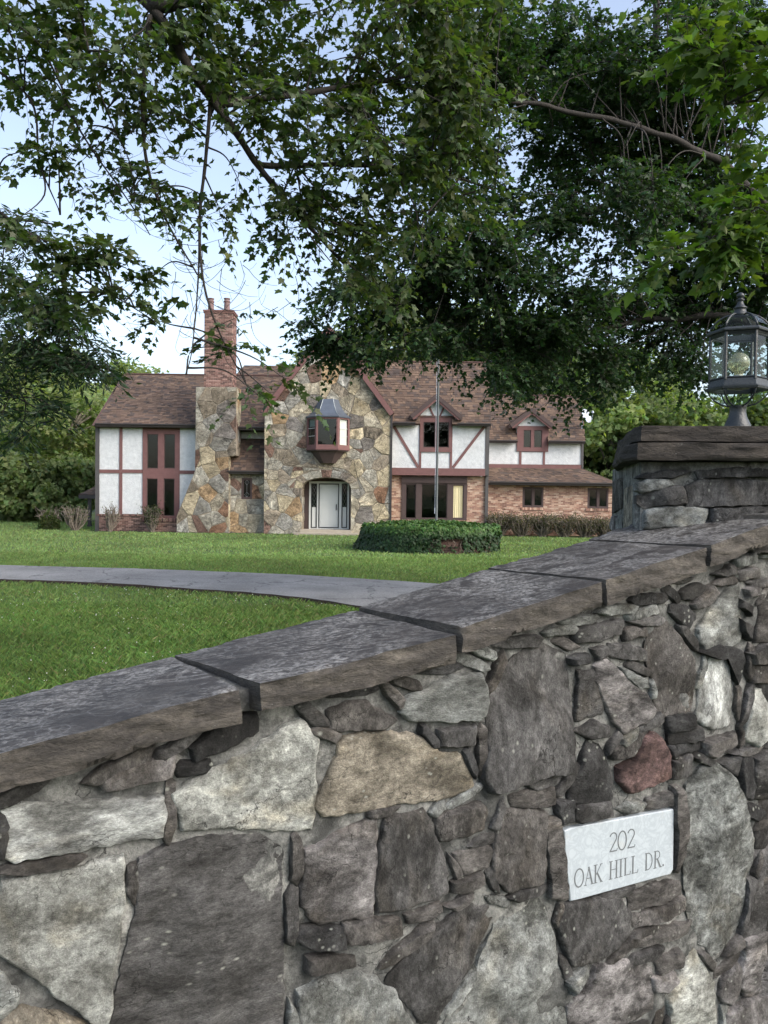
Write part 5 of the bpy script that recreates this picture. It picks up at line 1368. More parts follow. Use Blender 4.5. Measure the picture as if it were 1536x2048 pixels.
# ---------------- stone link between chimney and gable
YK = 34.55
kx0, kx1, kz0, kz1 = rc(456, 945, 530, 1072, YK); kz0 = 0.0
wh = rc(483, 956, 504, 998, YK)
mb = MB(); with_holes(mb, kx0, kx1, kz0, kz1, YK, YK + 0.3, [wh]); linkw = hb(mb, 'link_wall', M_HMORTAR)
hole = [(wh[0], wh[2]), (wh[1], wh[2]), (wh[1], wh[3]), (wh[0], wh[3])]
facing([(kx0, 0), (kx1, 0), (kx1, kz1), (kx0, kz1)], [hole], lambda a, z, o: (a, YK - o, z), linkw, 0.6, seed=8)
w, r = window((483, 956, 504, 998), [(485.5, 959, 501.5, 995)], YK - 0.02, 0.12, M_TIMBER_D)
mb = MB(); xm = (r[0] + r[1]) / 2; zm = (r[2] + r[3]) / 2
for sg in (-1, 1):
    mb.tube([(xm + sg * .02, YK + .01, r[3] - .1), (xm + sg * .09, YK + .01, r[3] - .2), (xm, YK + .01, r[3] - .32)], 0.008, 4); mb.tube([(xm + sg * .02, YK + .01, r[2] + .1), (xm + sg * .1, YK + .01, r[2] + .2), (xm, YK + .01, r[2] + .3)], 0.008, 4)
mb.tube([(xm, YK + .01, r[2] + .08), (xm, YK + .01, r[3] - .08)], 0.007, 4)
hb(mb, 'leaded_pattern', M_CAME, w)
ez = Z(945, YK - 0.25, 490); tz = Z(876, 35.7, 490)
roof([(X(455, YK - .25), YK - .25, ez), (kx1, YK - .25, ez), (kx1, 35.7, tz), (X(460, YK - .25), 35.7, tz)])
gutter(454, 941, 528, 948, YK - 0.36, 0.12)
stucco(455, 861, 530, 877, 35.6)
downspout(455, 459, 946, 1070, YK - 0.12, M_GUTTER)

# ---------------- stone gable
gpx = [(528, 1072), (781, 1072), (781, 824), (655, 655), (528, 820)]
G = [(X(528, YG, 946), 0.0), (X(781, YG, 948), 0.0), (X(781, YG, 948), Z(824, YG, 781)), (at(655, 655, YG).x, at(655, 655, YG).z), (X(528, YG, 946), Z(820, YG, 528))]
gz = (G[2][1] + G[4][1]) / 2; G[2] = (G[2][0], gz); G[4] = (G[4][0], gz); G[3] = ((G[0][0] + G[1][0]) / 2, G[3][1])
dx0, dx1, dz0, dzs = rc(604, 977, 701, 1061, YG); zcrown = Z(955.5, YG, 652)
ow = rc(618, 836, 690, 892, YG)                                            # oriel opening
xm = (dx0 + dx1) / 2; hwid = (dx1 - dx0) / 2
def arch_pts(grow, n=14):
    rr = hwid + grow; hh = (zcrown - dzs) + grow
    return [(xm + rr * math.cos(a) * (1 if True else 1), dzs + hh * (1 - (1 - math.sin(a)) ** 1.0) ** 0.8) for a in np.linspace(0, math.pi, n + 1)]
arch = arch_pts(0)
mb = MB()
mb.box(G[0][0], dx0, YG, YG + 0.95, 0, dzs); mb.box(dx1, G[1][0], YG, YG + 0.95, 0, dzs)
mb.box(dx0, dx1, YG + 0.02, YG + 0.95, 0, dz0)
half = len(arch) // 2
oxm = (ow[0] + ow[1]) / 2
Lp = [(G[0][0], dzs), (dx0, dzs)] + arch[half:][::-1][1:] + [(xm, ow[2]), (ow[0], ow[2]), (ow[0], ow[3]), (xm, ow[3]), (xm, G[3][1]), G[4]]
Rp = [(G[1][0], dzs), G[2], (xm, G[3][1]), (xm, ow[3]), (ow[1], ow[3]), (ow[1], ow[2]), (xm, ow[2])] + arch[:half + 1][::-1][:-1] + [(dx1, dzs)]
xg = (G[0][0] + G[1][0]) / 2
Lp = [p if p != (xm, G[3][1]) else (xg, G[3][1]) for p in Lp]; Rp = [p if p != (xm, G[3][1]) else (xg, G[3][1]) for p in Rp]
mb.prism(Lp, YG, YG + 0.95); mb.prism(Rp, YG, YG + 0.95)
gable = hb(mb, 'stone_gable', M_HMORTAR)
vg = 0.38
doorhole = [(dx0, -0.1), (dx1, -0.1), (dx1, dzs + .01), (dx0, dzs + .01)]
archhole = arch_pts(vg, 10)
ohole = [(ow[0] - .1, ow[2] - .1), (ow[1] + .1, ow[2] - .1), (ow[1] + .1, ow[3] + .2), (ow[0] - .1, ow[3] + .2)]
def gframe(a, z, o): return (a, YG - o, z)
facing(G, [doorhole, archhole, ohole], gframe, gable, 0.60, seed=11)
ai, ao = arch_pts(0.0, 9), arch_pts(vg, 9)
for k in range(9):                                                        # ring of arch stones
    facing_stone([ai[k], ao[k], ao[k + 1], ai[k + 1]], gframe, gable, 0.012, 0.04)
for k in range(5):                                                        # stones of the left reveal
    z0, z1 = dz0 + (dzs - dz0) * k / 5, dz0 + (dzs - dz0) * (k + 1) / 5
    facing_stone([(YG + .01, z0), (YG + 0.84, z0), (YG + 0.84, z1), (YG + .01, z1)], lambda a, z, o: (dx0 + o, a, z), gable, 0.012, 0.02)
mb = MB(); mb.box(G[0][0], G[0][0] + .3, YG + .95, 38, 0, gz); mb.box(G[1][0] - .3, G[1][0], YG + .95, 36.4, 0, gz); hb(mb, 'gable_side_wall', M_HMORTAR)
ap = (xg, G[3][1] + 0.12)
sl = (ap[1] - gz) / (xg - G[0][0])
YF = YG - 0.22
el = (G[0][0] - 0.12, gz - 0.12 * sl + 0.10); er = (G[1][0] + 0.12, gz - 0.12 * sl + 0.10)
roof([(el[0], 40, el[1]), (el[0], YF, el[1]), (ap[0], YF, ap[1]), (ap[0], 40, ap[1])], deck=0.08)
roof([(er[0], YF, er[1]), (er[0], 40, er[1]), (ap[0], 40, ap[1]), (ap[0], YF, ap[1])], deck=0.08)
for e in (el, er):
    mb = MB(); s = 1 if e is er else -1
    d = np.array([ap[0] - e[0], ap[1] - e[1]]); d /= np.linalg.norm(d); nn = np.array([d[1], -d[0]]) * (1 if s > 0 else -1)
    lo = np.array(e); hi = np.array(ap); w = 0.22
    nin = np.array([-d[1], d[0]]) if s > 0 else np.array([d[1], -d[0]])
    if nin[1] > 0: nin = -nin
    q = [lo + nin * .01, hi + nin * .01, (hi[0], hi[1] - w / abs(d[0])), lo + nin * w]
    q = [tuple(p) for p in q]
    if area2(q) < 0: q = q[::-1]
    mb.prism(q, YF - 0.03, YF + 0.12); hb(mb, 'rake_board', M_TIMBER)
mb = MB(); mb.prism([(G[0][0] + .3, gz), (G[1][0] - .3, gz), (xg, G[3][1] - .4)], 39.8, 39.9); mb.box(G[0][0] + .3, G[1][0] - .3, 36.6, 36.7, 0, gz + 1.5); mb.box(G[0][0] + .3, G[1][0] - .3, YG + .96, 36.6, zcrown + .3, zcrown + .4); hb(mb, 'interior', M_DARKROOM)

# --- door
YD = YG + 0.85
door = None
fx0, fx1, fz0, fz1 = rc(618, 963, 698, 1058, YD)
rcs = [rc(637, 967, 678, 1056, YD), rc(622, 967, 634, 1056, YD), rc(683, 967, 694.5, 1056, YD)]
mb = MB(); with_holes(mb, fx0, fx1, dz0, fz1, YD, YD + 0.1, rcs)
surround = hb(mb, 'door_surround', M_DOORW)
mb = MB(); with_holes(mb, dx0, dx1, dz0, zcrown + .12, YD + 0.04, YD + 0.09, [(fx0 + .01, fx1 - .01, dz0 - 1, fz1 - .01)]); hb(mb, 'door_back_panel', M_TIMBER_D)
for k, r in enumerate(rcs):
    mb = MB(); t = 0.045; with_holes(mb, r[0] + .002, r[1] - .002, r[2] + .002, r[3] - .002, YD - 0.015, YD + 0.06, [(r[0] + t, r[1] - t, r[2] + t, r[3] - t)])
    hb(mb, 'black_trim', M_DOORK, surround)
r = rcs[0]
mb = MB(); mb.box(r[0] + .045, r[1] - .045, YD + 0.03, YD + 0.08, r[2] + .045, r[3] - .045)
wd = (r[1] - r[0] - .09); hd = r[3] - r[2] - .09
for zz0, zz1 in ((0.04, 0.44), (0.50, 0.80), (0.84, 0.96)):
    for xx0, xx1 in ((0.08, 0.46), (0.54, 0.92)):
        a0, a1, b0, b1 = r[0] + .045 + wd * xx0, r[0] + .045 + wd * xx1, r[2] + .045 + hd * zz0, r[2] + .045 + hd * zz1
        mb.box(a0, a1, YD + 0.018, YD + 0.032, b0, b1); mb.box(a0 + .05, a1 - .05, YD + 0.010, YD + 0.02, b0 + .05, b1 - .05)
door = hb(mb, 'door', M_DOORW)
mb = MB(); mb.box(r[1] - .14, r[1] - .10, YD - 0.02, YD + 0.03, r[2] + hd * .42, r[2] + hd * .56); mb.tube([(r[1] - .12, YD - .03, r[2] + hd * .45), (r[1] - .12, YD - .05, r[2] + hd * .49), (r[1] - .12, YD - .03, r[2] + hd * .53)], .012, 6); hb(mb, 'handle', M_DOORK, door)
for r in rcs[1:]:
    zs = r[2] + (r[3] - r[2]) * 0.47
    mb = MB(); mb.box(r[0] + .045, r[1] - .045, YD + 0.02, YD + 0.06, r[2] + .045, zs); hb(mb, 'sidelight_panel', M_DOORW, surround)
    mb = MB(); mb.box(r[0] + .045, r[1] - .045, YD + 0.03, YD + 0.036, zs + .002, r[3] - .045); hb(mb, 'sidelight_pane', M_WGLASS, surround)
    mb = MB(); xc = (r[0] + r[1]) / 2
    for k in range(4):
        a = zs + (r[3] - zs - .05) * k / 4; h4 = (r[3] - zs - .05) / 4
        mb.tube([(xc, YD + .022, a), (xc - .06, YD + .022, a + h4 / 2), (xc, YD + .022, a + h4), (xc + .06, YD + .022, a + h4 / 2), (xc, YD + .022, a)], .006, 4)
    hb(mb, 'leaded_pattern', M_CAME, surround)
for (px0, px1, py0, py1, yy) in ((600, 703, 1060.5, 1066, YG - 0.28), (588, 716, 1066.5, 1073, YG - 0.62)):
    x0, x1, z0, z1 = rc(px0, py0, px1, py1, yy); mb = MB()
    mb.box(x0, x1, yy, YG + 0.85 if py0 < 1062 else YG - 0.01, max(0, z0) - (0.02 if py0 > 1062 else 0), z1); hb(mb, 'step', M_STEP)

# --- oriel window
oy = YG - 0.62
x0, x1 = X(611, oy + .3), X(698, oy + .3); cx0, cx1 = X(631, oy), X(675, oy)
zb0, zb1 = Z(899, oy, 655), Z(833, oy, 655); xmid = (x0 + x1) / 2
cw = (cx1 - cx0) / 2; ww = (x1 - x0) / 2; cx0, cx1 = xmid - cw, xmid + cw
mb = MB()
pl4 = [(x0, YG - 0.02), (cx0, oy), (cx1, oy), (x1, YG - 0.02)]
def seg_frame(p, q, z0, z1, holes, th):
    """a flat wall between plan points p and q with rectangular openings (a0,a1,z0,z1) in 0..1"""
    L_ = math.dist(p, q); d = ((q[0] - p[0]) / L_, (q[1] - p[1]) / L_); nrm = (-d[1], d[0])
    m2 = MB(); with_holes(m2, 0, L_, z0, z1, 0, th, holes)
    return m2, lambda V: np.array([(p[0] + d[0] * v[0] + nrm[0] * v[1], p[1] + d[1] * v[0] + nrm[1] * v[1], v[2]) for v in V]), L_
oriel = None
segs = []
zl, zh = Z(889, oy, 655), Z(837, oy, 655)
for si, (p, q) in enumerate(zip(pl4[:-1], pl4[1:])):
    L_ = math.dist(p, q); st = 0.075 if si == 1 else 0.11
    m2, tf, L_ = seg_frame(p, q, zb0, zb1, [(st, L_ - st, zl, zh)], 0.08)
    segs.append((m2, tf, L_, st))
big = MB()
for m2, tf, L_, st in segs: big.add(tf(np.concatenate(m2.V)), m2.F)
oriel = hb(big, 'oriel_window', M_TIMBER)
for si, (m2, tf, L_, st) in enumerate(segs):
    m3 = MB(); m3.box(st - .004, L_ - st + .004, 0.035, 0.041, zl - .004, zh + .004); m4 = MB(); m4.add(tf(np.concatenate(m3.V)), m3.F); hb(m4, 'pane', M_WCLEAR if si == 2 else M_WGLASS, oriel)
    if si != 1:
        zc0 = zl - .03 if si == 2 else zl + (zh - zl) * 0.70
        m3 = MB(); m3.box(st - .05, L_ - st + .05, 0.085, 0.09, zc0, zh + .04); m4 = MB(); m4.add(tf(np.concatenate(m3.V)), m3.F); hb(m4, 'blind', M_BLIND, oriel)
        m3 = MB(); m3.box(st, L_ - st, 0.028, 0.034, zl + (zh - zl) * .63, zl + (zh - zl) * .65); m3.box(st, L_ - st, 0.028, 0.034, zl + (zh - zl) * .33, zl + (zh - zl) * .345)
        m4 = MB(); m4.add(tf(np.concatenate(m3.V)), m3.F); hb(m4, 'glazing_bar', M_DOORW, oriel)
def plan(s, yback, extra=0.0):
    return [(xmid - ww * s - extra, yback), (xmid - cw * s - extra * .6, YG - (YG - oy) * s - extra), (xmid + cw * s + extra * .6, YG - (YG - oy) * s - extra), (xmid + ww * s + extra, yback)]
def loft(levels, name, mat):
    mb = MB(); V = []; F = []
    for s, z, e in levels: V += [(x, y, z) for x, y in plan(s, YG - 0.01, e)]
    for j in range(len(levels) - 1):
        for k in range(3): F.append((4 * j + k, 4 * j + k + 1, 4 * j + 4 + k + 1, 4 * j + 4 + k))
    F += [(0, 3, 2, 1), tuple(4 * (len(levels) - 1) + k for k in range(4))]
    mb.add(V, F); return hb(mb, name, mat, oriel)
zt = Z(798, YG - .25, 655); hh = zt - zb1
loft([(1, zb1 - .02, .05), (1, zb1 + .03, .06), (0.86, zb1 + hh * .18, 0), (0.70, zb1 + hh * .42, 0), (0.56, zb1 + hh * .72, 0), (0.46, zt, 0)], 'bay_roof', M_METALROOF)
mb = MB()
for k in (1, 2):
    pts = []
    for s, z in ((1.07, zb1 + .03), (0.86, zb1 + hh * .18), (0.70, zb1 + hh * .42), (0.56, zb1 + hh * .72), (0.46, zt)):
        pp = plan(s, YG - .01); pts.append((pp[k][0], pp[k][1], z + .008))
    mb.tube(pts, 0.014, 6)
hb(mb, 'roof_seam', M_CAME, oriel)
zq = Z(926, YG - .3, 655); zp = zb0
loft([(0.38, zq, 0), (0.40, zq + .03, 0), (0.80, zp - 0.07, 0), (0.97, zp - 0.05, 0), (0.97, zp - .001, 0)], 'bay_corbel', M_TIMBER_D)
loft([(1, zp - .003, .025), (1, zp + .05, .025)], 'bay_sill', M_TIMBER)

# ---------------- right section
rx0, rx1 = X(783, YR), X(972, YR)
zeR = Z(848, 34.2, 880); zrR = Z(725, 36.4, 880)
def roof_gap(e0, e1, r1, r0, g0, g1, zs):
    f = (zs - e0[2]) / (r0[2] - e0[2]); ys = e0[1] + (r0[1] - e0[1]) * f
    roof([e0, (g0, e0[1], e0[2]), (g0, r0[1], r0[2]), r0]); roof([(g1, e0[1], e0[2]), e1, r1, (g1, r0[1], r0[2])])
    roof([(g0, ys, zs), (g1, ys, zs), (g1, r0[1], r0[2]), (g0, r0[1], r0[2])])
roof_gap((G[1][0] - 0.4, 34.2, zeR), (X(982, 34.2, 848), 34.2, zeR), (X(975, 36.4, 725), 36.4, zrR), (G[1][0] - 2.2, 36.4, zrR), X(840, 34.3, 848), X(904, 34.3, 848), Z(834, 34.3, 873))
roof([(X(975, 36.4, 725), 41, zeR), (xg, 41, zeR), (xg, 36.4, zrR), (X(975, 36.4, 725), 36.4, zrR)], shingles=False)
ridge_cap((xg, 36.4, zrR + .02), (X(975, 36.4, 725), 36.4, zrR + .02))
mb = MB()
for (y0, y1, z0, z1) in ((34.2, 36.4, zeR, zrR),):
    V = [(X(981, 34.2, 848) - .03, y0, z0 - .02), (X(975, 36.4, 725) - .0, y1, z1 - .02), (X(975, 36.4, 725), y1, z1 - .24), (X(981, 34.2, 848) - .03, y0, z0 - .24)]
    V2 = [(x + 0.05, y, z) for x, y, z in V]; mb.add(V + V2, [(0, 1, 2, 3), (7, 6, 5, 4), (0, 4, 5, 1), (1, 5, 6, 2), (2, 6, 7, 3), (3, 7, 4, 0)])
hb(mb, 'rake_board', M_TIMBER_D)
mb = MB(); mb.add([(rx1, YR + .1, zeR - .1), (rx1, 40.5, zeR - .1), (rx1, 36.4, zrR - .15)], [(0, 1, 2)]); mb.box(rx1 - .2, rx1 - .1, YRB + .3, 40.8, 0.0, zeR - .05); hb(mb, 'side_wall', M_STUCCO)
gutter(786, 844, 831, 850.5, 34.08); gutter(915, 846, 982, 852, 34.08)
stucco(783, 842, 838.5, 937, YR); stucco(904.5, 842, 972, 937, YR); stucco(842.5, 904, 900, 937, YR)
timber(838.5, 836, 842.5, 937, YR, 0.036); timber(900, 836, 904.5, 937, YR, 0.036)
brace((788, 853), (837, 935), 5.5, YR); brace((968.5, 853), (906, 935), 5.5, YR)
x0, x1, z0, z1 = rc(783, 936.5, 970, 951, YR); mb = MB(); mb.box(x0, x1, YR - 0.08, YRB + .1, z0, z1); hb(mb, 'bressummer_beam', M_TIMBER)
window((840, 834.5, 903, 904), [(846.5, 844, 870.5, 895), (876.5, 844, 898, 895)], YR - 0.06, 0.2)
x0, x1, z0, z1 = rc(969.5, 849, 977.5, 1052, YR); mb = MB(); mb.box(x0, x1, YR - .02, YR + .14, Z(951, YR, 972), z1); hb(mb, 'corner_board', M_FASCIA)
downspout(970, 977, 951, 1069, YRB - .1); downspout(780, 784, 826, 1069, YG - .08, M_GUTTER)
def dormer(apx, lpx, rpx, wallpx, Y, Ymain_e, zmain_e, slope, tri):
    """apex / left eave / right eave pixels of the front rake; gable wall triangle pixels"""
    Yf = Y - 0.32
    a, l, r = at(*apx, Yf), at(*lpx, Yf), at(*rpx, Yf)
    ze = (l.z + r.z) / 2; xa = (l.x + r.x) / 2; za = a.z
    yb_e = Ymain_e + (ze - zmain_e) / slope + 0.1; yb_r = Ymain_e + (za - zmain_e) / slope + 0.15
    roof([(l.x, yb_e, ze), (l.x, Yf, ze), (xa, Yf, za), (xa, yb_r, za)], 'dormer_roof', 0.06)
    roof([(r.x, Yf, ze), (r.x, yb_e, ze), (xa, yb_r, za), (xa, Yf, za)], 'dormer_roof', 0.06)
    for s, e in ((-1, l), (1, r)):
        for w0, w1, pr, mt in ((0.0, 0.17, 0.03, M_TIMBER_D), (0.17, 0.25, 0.0, M_TIMBER)):
            d = np.array([xa - e.x, za - ze]); d /= np.linalg.norm(d); nin = np.array([-d[1], d[0]]); nin = -nin if nin[1] > 0 else nin
            lo = np.array([e.x, ze]); hi = np.array([xa, za])
            q = [lo + nin * w0, (hi[0], hi[1] - w0 / abs(d[0])), (hi[0], hi[1] - w1 / abs(d[0])), lo + nin * w1]
            q = [tuple(p) for p in q]; q = q if area2(q) > 0 else q[::-1]
            mb = MB(); mb.prism(q, Yf - pr, Yf + 0.10); hb(mb, 'rake_board', mt)
    T = [at(*p, Y) for p in tri]
    mb = MB(); mb.prism([(T[0].x, T[0].z), (T[1].x, T[1].z), (T[2].x, T[2].z)], Y, Y + 0.1); hb(mb, 'stucco_panel', M_STUCCO)
    for s, e in ((-1, l), (1, r)):                                    # cheek walls and eave returns
        mb = MB(); xw = T[0].x if s < 0 else T[1].x
        mb.box(min(xw, xw - s * .06), max(xw, xw - s * .06), Y + .1, yb_e + .6, ze - 0.9, ze + 0.02); hb(mb, 'cheek_wall', M_STUCCO)
        mb = MB(); mb.box(min(e.x, xw), max(e.x, xw), Yf + .02, Y + .05, ze - 0.16, ze - 0.03); hb(mb, 'eave_return', M_TIMBER_D)
slR = (zrR - zeR) / (36.4 - 34.2)
dormer((873.6, 787), (820, 831), (925, 832), None, YR - 0.03, 34.2, zeR, slR, [(835, 836), (910, 836), (873.6, 797)])
brace((858, 812), (868, 834), 3.5, YR - .03); brace((889, 812), (879, 834), 3.5, YR - .03)
timber(838, 832.5, 907, 836.5, YR - .03, 0.04)
zb1_ = Z(952, YRB, 880)
bo = rc(803, 953, 934, 1040, YRB)
brick_wall(X(784, YRB), X(974, YRB), 0.0, zb1_, YRB, 0.25, [bo], BR_TAN)
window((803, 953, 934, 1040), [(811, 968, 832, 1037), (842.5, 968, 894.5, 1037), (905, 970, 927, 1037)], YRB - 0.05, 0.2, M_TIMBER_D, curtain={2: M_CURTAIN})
mb = MB(); x0, x1, z0, z1 = rc(803, 953, 934, 966, YRB); mb.box(x0, x1, YRB - 0.1, YRB - 0.05, z0, z1); hb(mb, 'window_head', M_TIMBER_D)
soldier(bo[0] - .1, bo[1] + .1, Z(1045, YRB, 870), Z(1040, YRB, 870), YRB, 0.06, BR_TAN)
mb = MB(); mb.box(rx0, rx1, 38.0, 38.1, 0, zeR); mb.box(rx0, rx1, 35.05, 38, 0.05, 0.12); mb.box(rx0, rx1, 35.05, 38, Z(945, YR, 880), Z(940, YR, 880)); mb.box(rx0, rx1, 35.0, 38, zeR + .7, zeR + .8); hb(mb, 'interior', M_DARKROOM)

# ---------------- right wing
ux0, ux1 = X(975, YU), X(1163, YU)
zeU = Z(883, YU - .3, 1080); zrU = Z(792, 38.9, 1080)
roof_gap((ux0 - .3, YU - .3, zeU), (X(1171, YU - .3, 882), YU - .3, zeU), (X(1163, 38.9, 792), 38.9, zrU), (ux0 - .3, 38.9, zrU), X(1035, YU - .2, 880), X(1096, YU - .2, 880), Z(852, YU - .2, 1065))
roof([(X(1163, 38.9, 792), 42.5, zeU), (ux0 - .3, 42.5, zeU), (ux0 - .3, 38.9, zrU), (X(1163, 38.9, 792), 38.9, zrU)], shingles=False)
ridge_cap((ux0 - .3, 38.9, zrU + .02), (X(1163, 38.9, 792), 38.9, zrU + .02))
gutter(979, 880, 1033, 886, YU - .42); gutter(1098, 881, 1171, 887, YU - .42)
stucco(975, 880, 1038.5, 929, YU); stucco(1043, 904, 1086, 929, YU); stucco(1090, 880, 1163, 929, YU)
timber(975, 929, 1163, 937, YU, 0.05); timber(1038.5, 880, 1043, 929, YU); timber(1086, 880, 1090, 929, YU)
window((1034, 852, 1097, 903), [(1047, 860, 1062, 895), (1068, 860, 1084, 895)], YU - 0.06, 0.2)
x0, x1, z0, z1 = rc(1162, 886, 1166.5, 938, YU); mb = MB(); mb.box(x0, x1, YU - .05, YU + .12, z0, z1); hb(mb, 'corner_board', M_FASCIA)
slU = (zrU - zeU) / (38.9 - YU + .3)
dormer((1065, 815), (1019.5, 850), (1108, 848), None, YU - 0.03, YU - .3, zeU, slU, [(1034, 853), (1098, 853), (1065, 824)])
mb = MB(); mb.box(ux1 - .1, ux1, YU + .1, 42, 2.0, zeU); mb.add([(ux1, YU + .1, zeU), (ux1, 42, zeU), (ux1, 38.9, zrU - .1)], [(0, 1, 2)]); hb(mb, 'side_wall', M_STUCCO)
mb = MB(); mb.box(ux0, ux1, 39, 39.1, 2.6, zeU + 1.2); mb.box(ux0, ux1, YU + .2, 39, 3.0, 3.1); hb(mb, 'interior', M_DARKROOM)
eW = YW - .4
zeW = Z(967, eW, 1100); ztW = Z(936, YU, 1080); xe = X(1243, eW)
slW = (ztW - zeW) / (YU - eW)
xh = ux1 + 0.02; runh = xe - xh
roof([(X(976, eW), eW, zeW), (xe, eW, zeW), (xh, YU, ztW), (X(976, eW), YU, ztW)])
roof([(xe, eW, zeW), (xe, 42, zeW), (xh, 42, ztW + .25), (xh, YU, ztW)])
gutter(979, 964, 1244, 971, eW - .1)
brick_wall(X(974, YW), X(1238, YW), 0.0, zeW - 0.02, YW, 0.25, [rc(1045, 974, 1087, 1015, YW), rc(1175, 976, 1217, 1017, YW)], BR_TAN)
for q in ((1045, 974, 1087, 1015), (1175, 976, 1217, 1017)):
    m_ = (q[0] + q[2]) / 2
    window(q, [(q[0] + 3, q[1] + 3, m_ - 2, q[3] - 3), (m_ + 2, q[1] + 3, q[2] - 3, q[3] - 3)], YW - 0.01, 0.16, M_TIMBER_D)
    soldier(X(q[0] - 2, YW), X(q[2] + 2, YW), Z(q[3] + 5, YW, m_), Z(q[3], YW, m_), YW, 0.06, BR_TAN)
mb = MB(); mb.box(X(974, YW), X(1238, YW), eW + .05, YW + .2, zeW - .06, zeW - .03); hb(mb, 'soffit', M_GUTTER)
mb = MB(); mb.box(X(1238, YW) - .2, X(1238, YW), YW + .26, 42, 0, zeW); hb(mb, 'side_wall', M_BMORTAR)
mb = MB(); mb.box(X(974, YW), X(1238, YW), 38.6, 38.7, 0, zeW); mb.box(X(974, YW), X(1230, YW), YW + .26, 38.6, .05, .12); hb(mb, 'interior', M_DARKROOM)

# ---------------- side porch at the left corner
py_ = 38.0
x0, x1 = X(158, py_), xL0 - .05; zp0, zp1 = Z(989, py_, 175), Z(976, py_, 185)
roof([(x0, py_, zp0), (x1, py_, zp0), (x1, py_ + 1.2, zp1 + .25), (x0 + .7, py_ + 1.2, zp1 + .25)], 'porch_roof')
roof([(x0, py_ + 4, zp0), (x0, py_, zp0), (x0 + .7, py_ + 1.2, zp1 + .25), (x0 + .7, py_ + 2.8, zp1 + .25)], 'porch_roof')
mb = MB(); mb.box(x0, x1, py_ - .06, py_ + .02, zp0 - .2, zp0 - .02); hb(mb, 'porch_fascia', M_GUTTER)
for yy in (py_ + .15, py_ + 3.5):
    mb = MB(); pxp = X(176, py_); mb.box(pxp - .07, pxp + .07, yy, yy + .14, 0.0, zp0 - .15); mb.box(pxp - .1, pxp + .1, yy - .03, yy + .17, 0, .12); hb(mb, 'porch_post', M_GUTTER)

# ---------------- satellite dish
M_DISH = mat_plain('dish_paint', lin(170, 178, 190), 0.5, 0.1, 4)
dc = at(1171, 833, 36.9)
dish = empty('satellite_dish', tuple(dc)); tag(dish, 'small grey satellite dish on the right roof edge', 'satellite dish')
dish.rotation_euler = (math.radians(68), 0, math.radians(35))
V = []; F = []; n = 20
for j in range(6):
    for k in range(n):
        r_ = 0.36 * j / 5 + 1e-3; a = 2 * math.pi * k / n; V.append((r_ * 0.85 * math.cos(a), r_ * math.sin(a), 0.22 * r_ * r_ / 0.13 * 0.36))
for j in range(5):
    for k in range(n): F.append((j * n + k, j * n + (k + 1) % n, (j + 1) * n + (k + 1) % n, (j + 1) * n + k))
link('reflector', mesh_np('reflector', V, F, M_DISH, smooth=True), dish)
mb = MB(); mb.tube([(0, -0.36, 0.06), (0, -.3, .3), (0, 0, 0.46)], .014, 6); mb.box(-.04, .04, -.05, .05, .42, .5); mb.build('feed_arm', M_DISH, dish)
mb = MB(); mb.tube([(0, 0, 0), (-.05, -.15, -.2), (-.12, -.5, -.32)], .022, 6); mb.build('mount', M_DISH, dish)

# ================================================================== planting
M_LEAF = mat_leaf('maple_leaf', 0.42)
M_LEAF_FAR = mat_leaf('far_leaf', 0.5, 0.6, 0.2)
M_GRASS = mat_leaf('grass_blade', 0.35, 0.6, 0.2)
M_IVY = mat_leaf('ivy_leaf', 0.15, 0.5, 0.25)
M_BARK = mat_bark('bark_grey', (0.075, 0.066, 0.055))
M_BARK_D = mat_bark('bark_dark', (0.035, 0.030, 0.026))
M_BARK_P = mat_bark('bark_pale', (0.22, 0.19, 0.15))
M_TWIG = mat_plain('bare_twig', (0.16, 0.135, 0.11), 0.9, 0.4, 9)
M_FLOWER = mat_plain('clover_white', (0.75, 0.74, 0.68), 0.9, 0.1)

half = [(0.0, 0.0), (0.17, -0.07), (0.33, 0.02), (0.27, 0.17), (0.54, 0.40), (0.35, 0.44), (0.20, 0.56), (0.17, 0.70), (0.0, 1.0)]
out = half + [(-x, y) for x, y in half[::-1][1:-1]]
mp_v = np.array([(x, y, -0.30 * abs(x) ** 1.3 - 0.14 * y * y) for x, y in out] + [(0, 0.32, 0.02)])
mp_f = np.array([(i, (i + 1) % len(out), len(out)) for i in range(len(out))])
half2 = [(0.0, 0.0), (0.32, 0.0), (0.53, 0.42), (0.20, 0.52), (0.0, 1.0)]
out2 = half2 + [(-x, y) for x, y in half2[::-1][1:-1]]
ms_v = np.array([(x, y, -0.28 * abs(x) - 0.14 * y * y) for x, y in out2] + [(0, 0.3, 0.02)])
ms_f = np.array([(i, (i + 1) % len(out2), len(out2)) for i in range(len(out2))])
nl_v = np.array([(0, 0, 0), (0.13, 0.45, -0.03), (0, 1.0, -0.1), (-0.13, 0.45, -0.03)]); nl_f = np.array([(0, 1, 2), (0, 2, 3)])   # narrow oak leaf
ov_v = np.array([(0, 0, 0), (0.34, 0.3, -0.06), (0.25, 0.75, -0.1), (0, 1.0, -0.14), (-0.25, 0.75, -0.1), (-0.34, 0.3, -0.06)]); ov_f = np.array([(0, 1, 2), (0, 2, 3), (0, 3, 4), (0, 4, 5)])
cl_v = np.array([(0, 0, 0), (0.5, 0.35, -0.1), (0.15, 1.0, -0.1), (-0.5, 0.6, 0.1), (0.05, 0.5, 0.15), (-0.35, -0.1, 0.1), (0.45, -0.15, -0.1)]); cl_f = np.array([(0, 1, 2), (0, 2, 3), (4, 5, 6)])

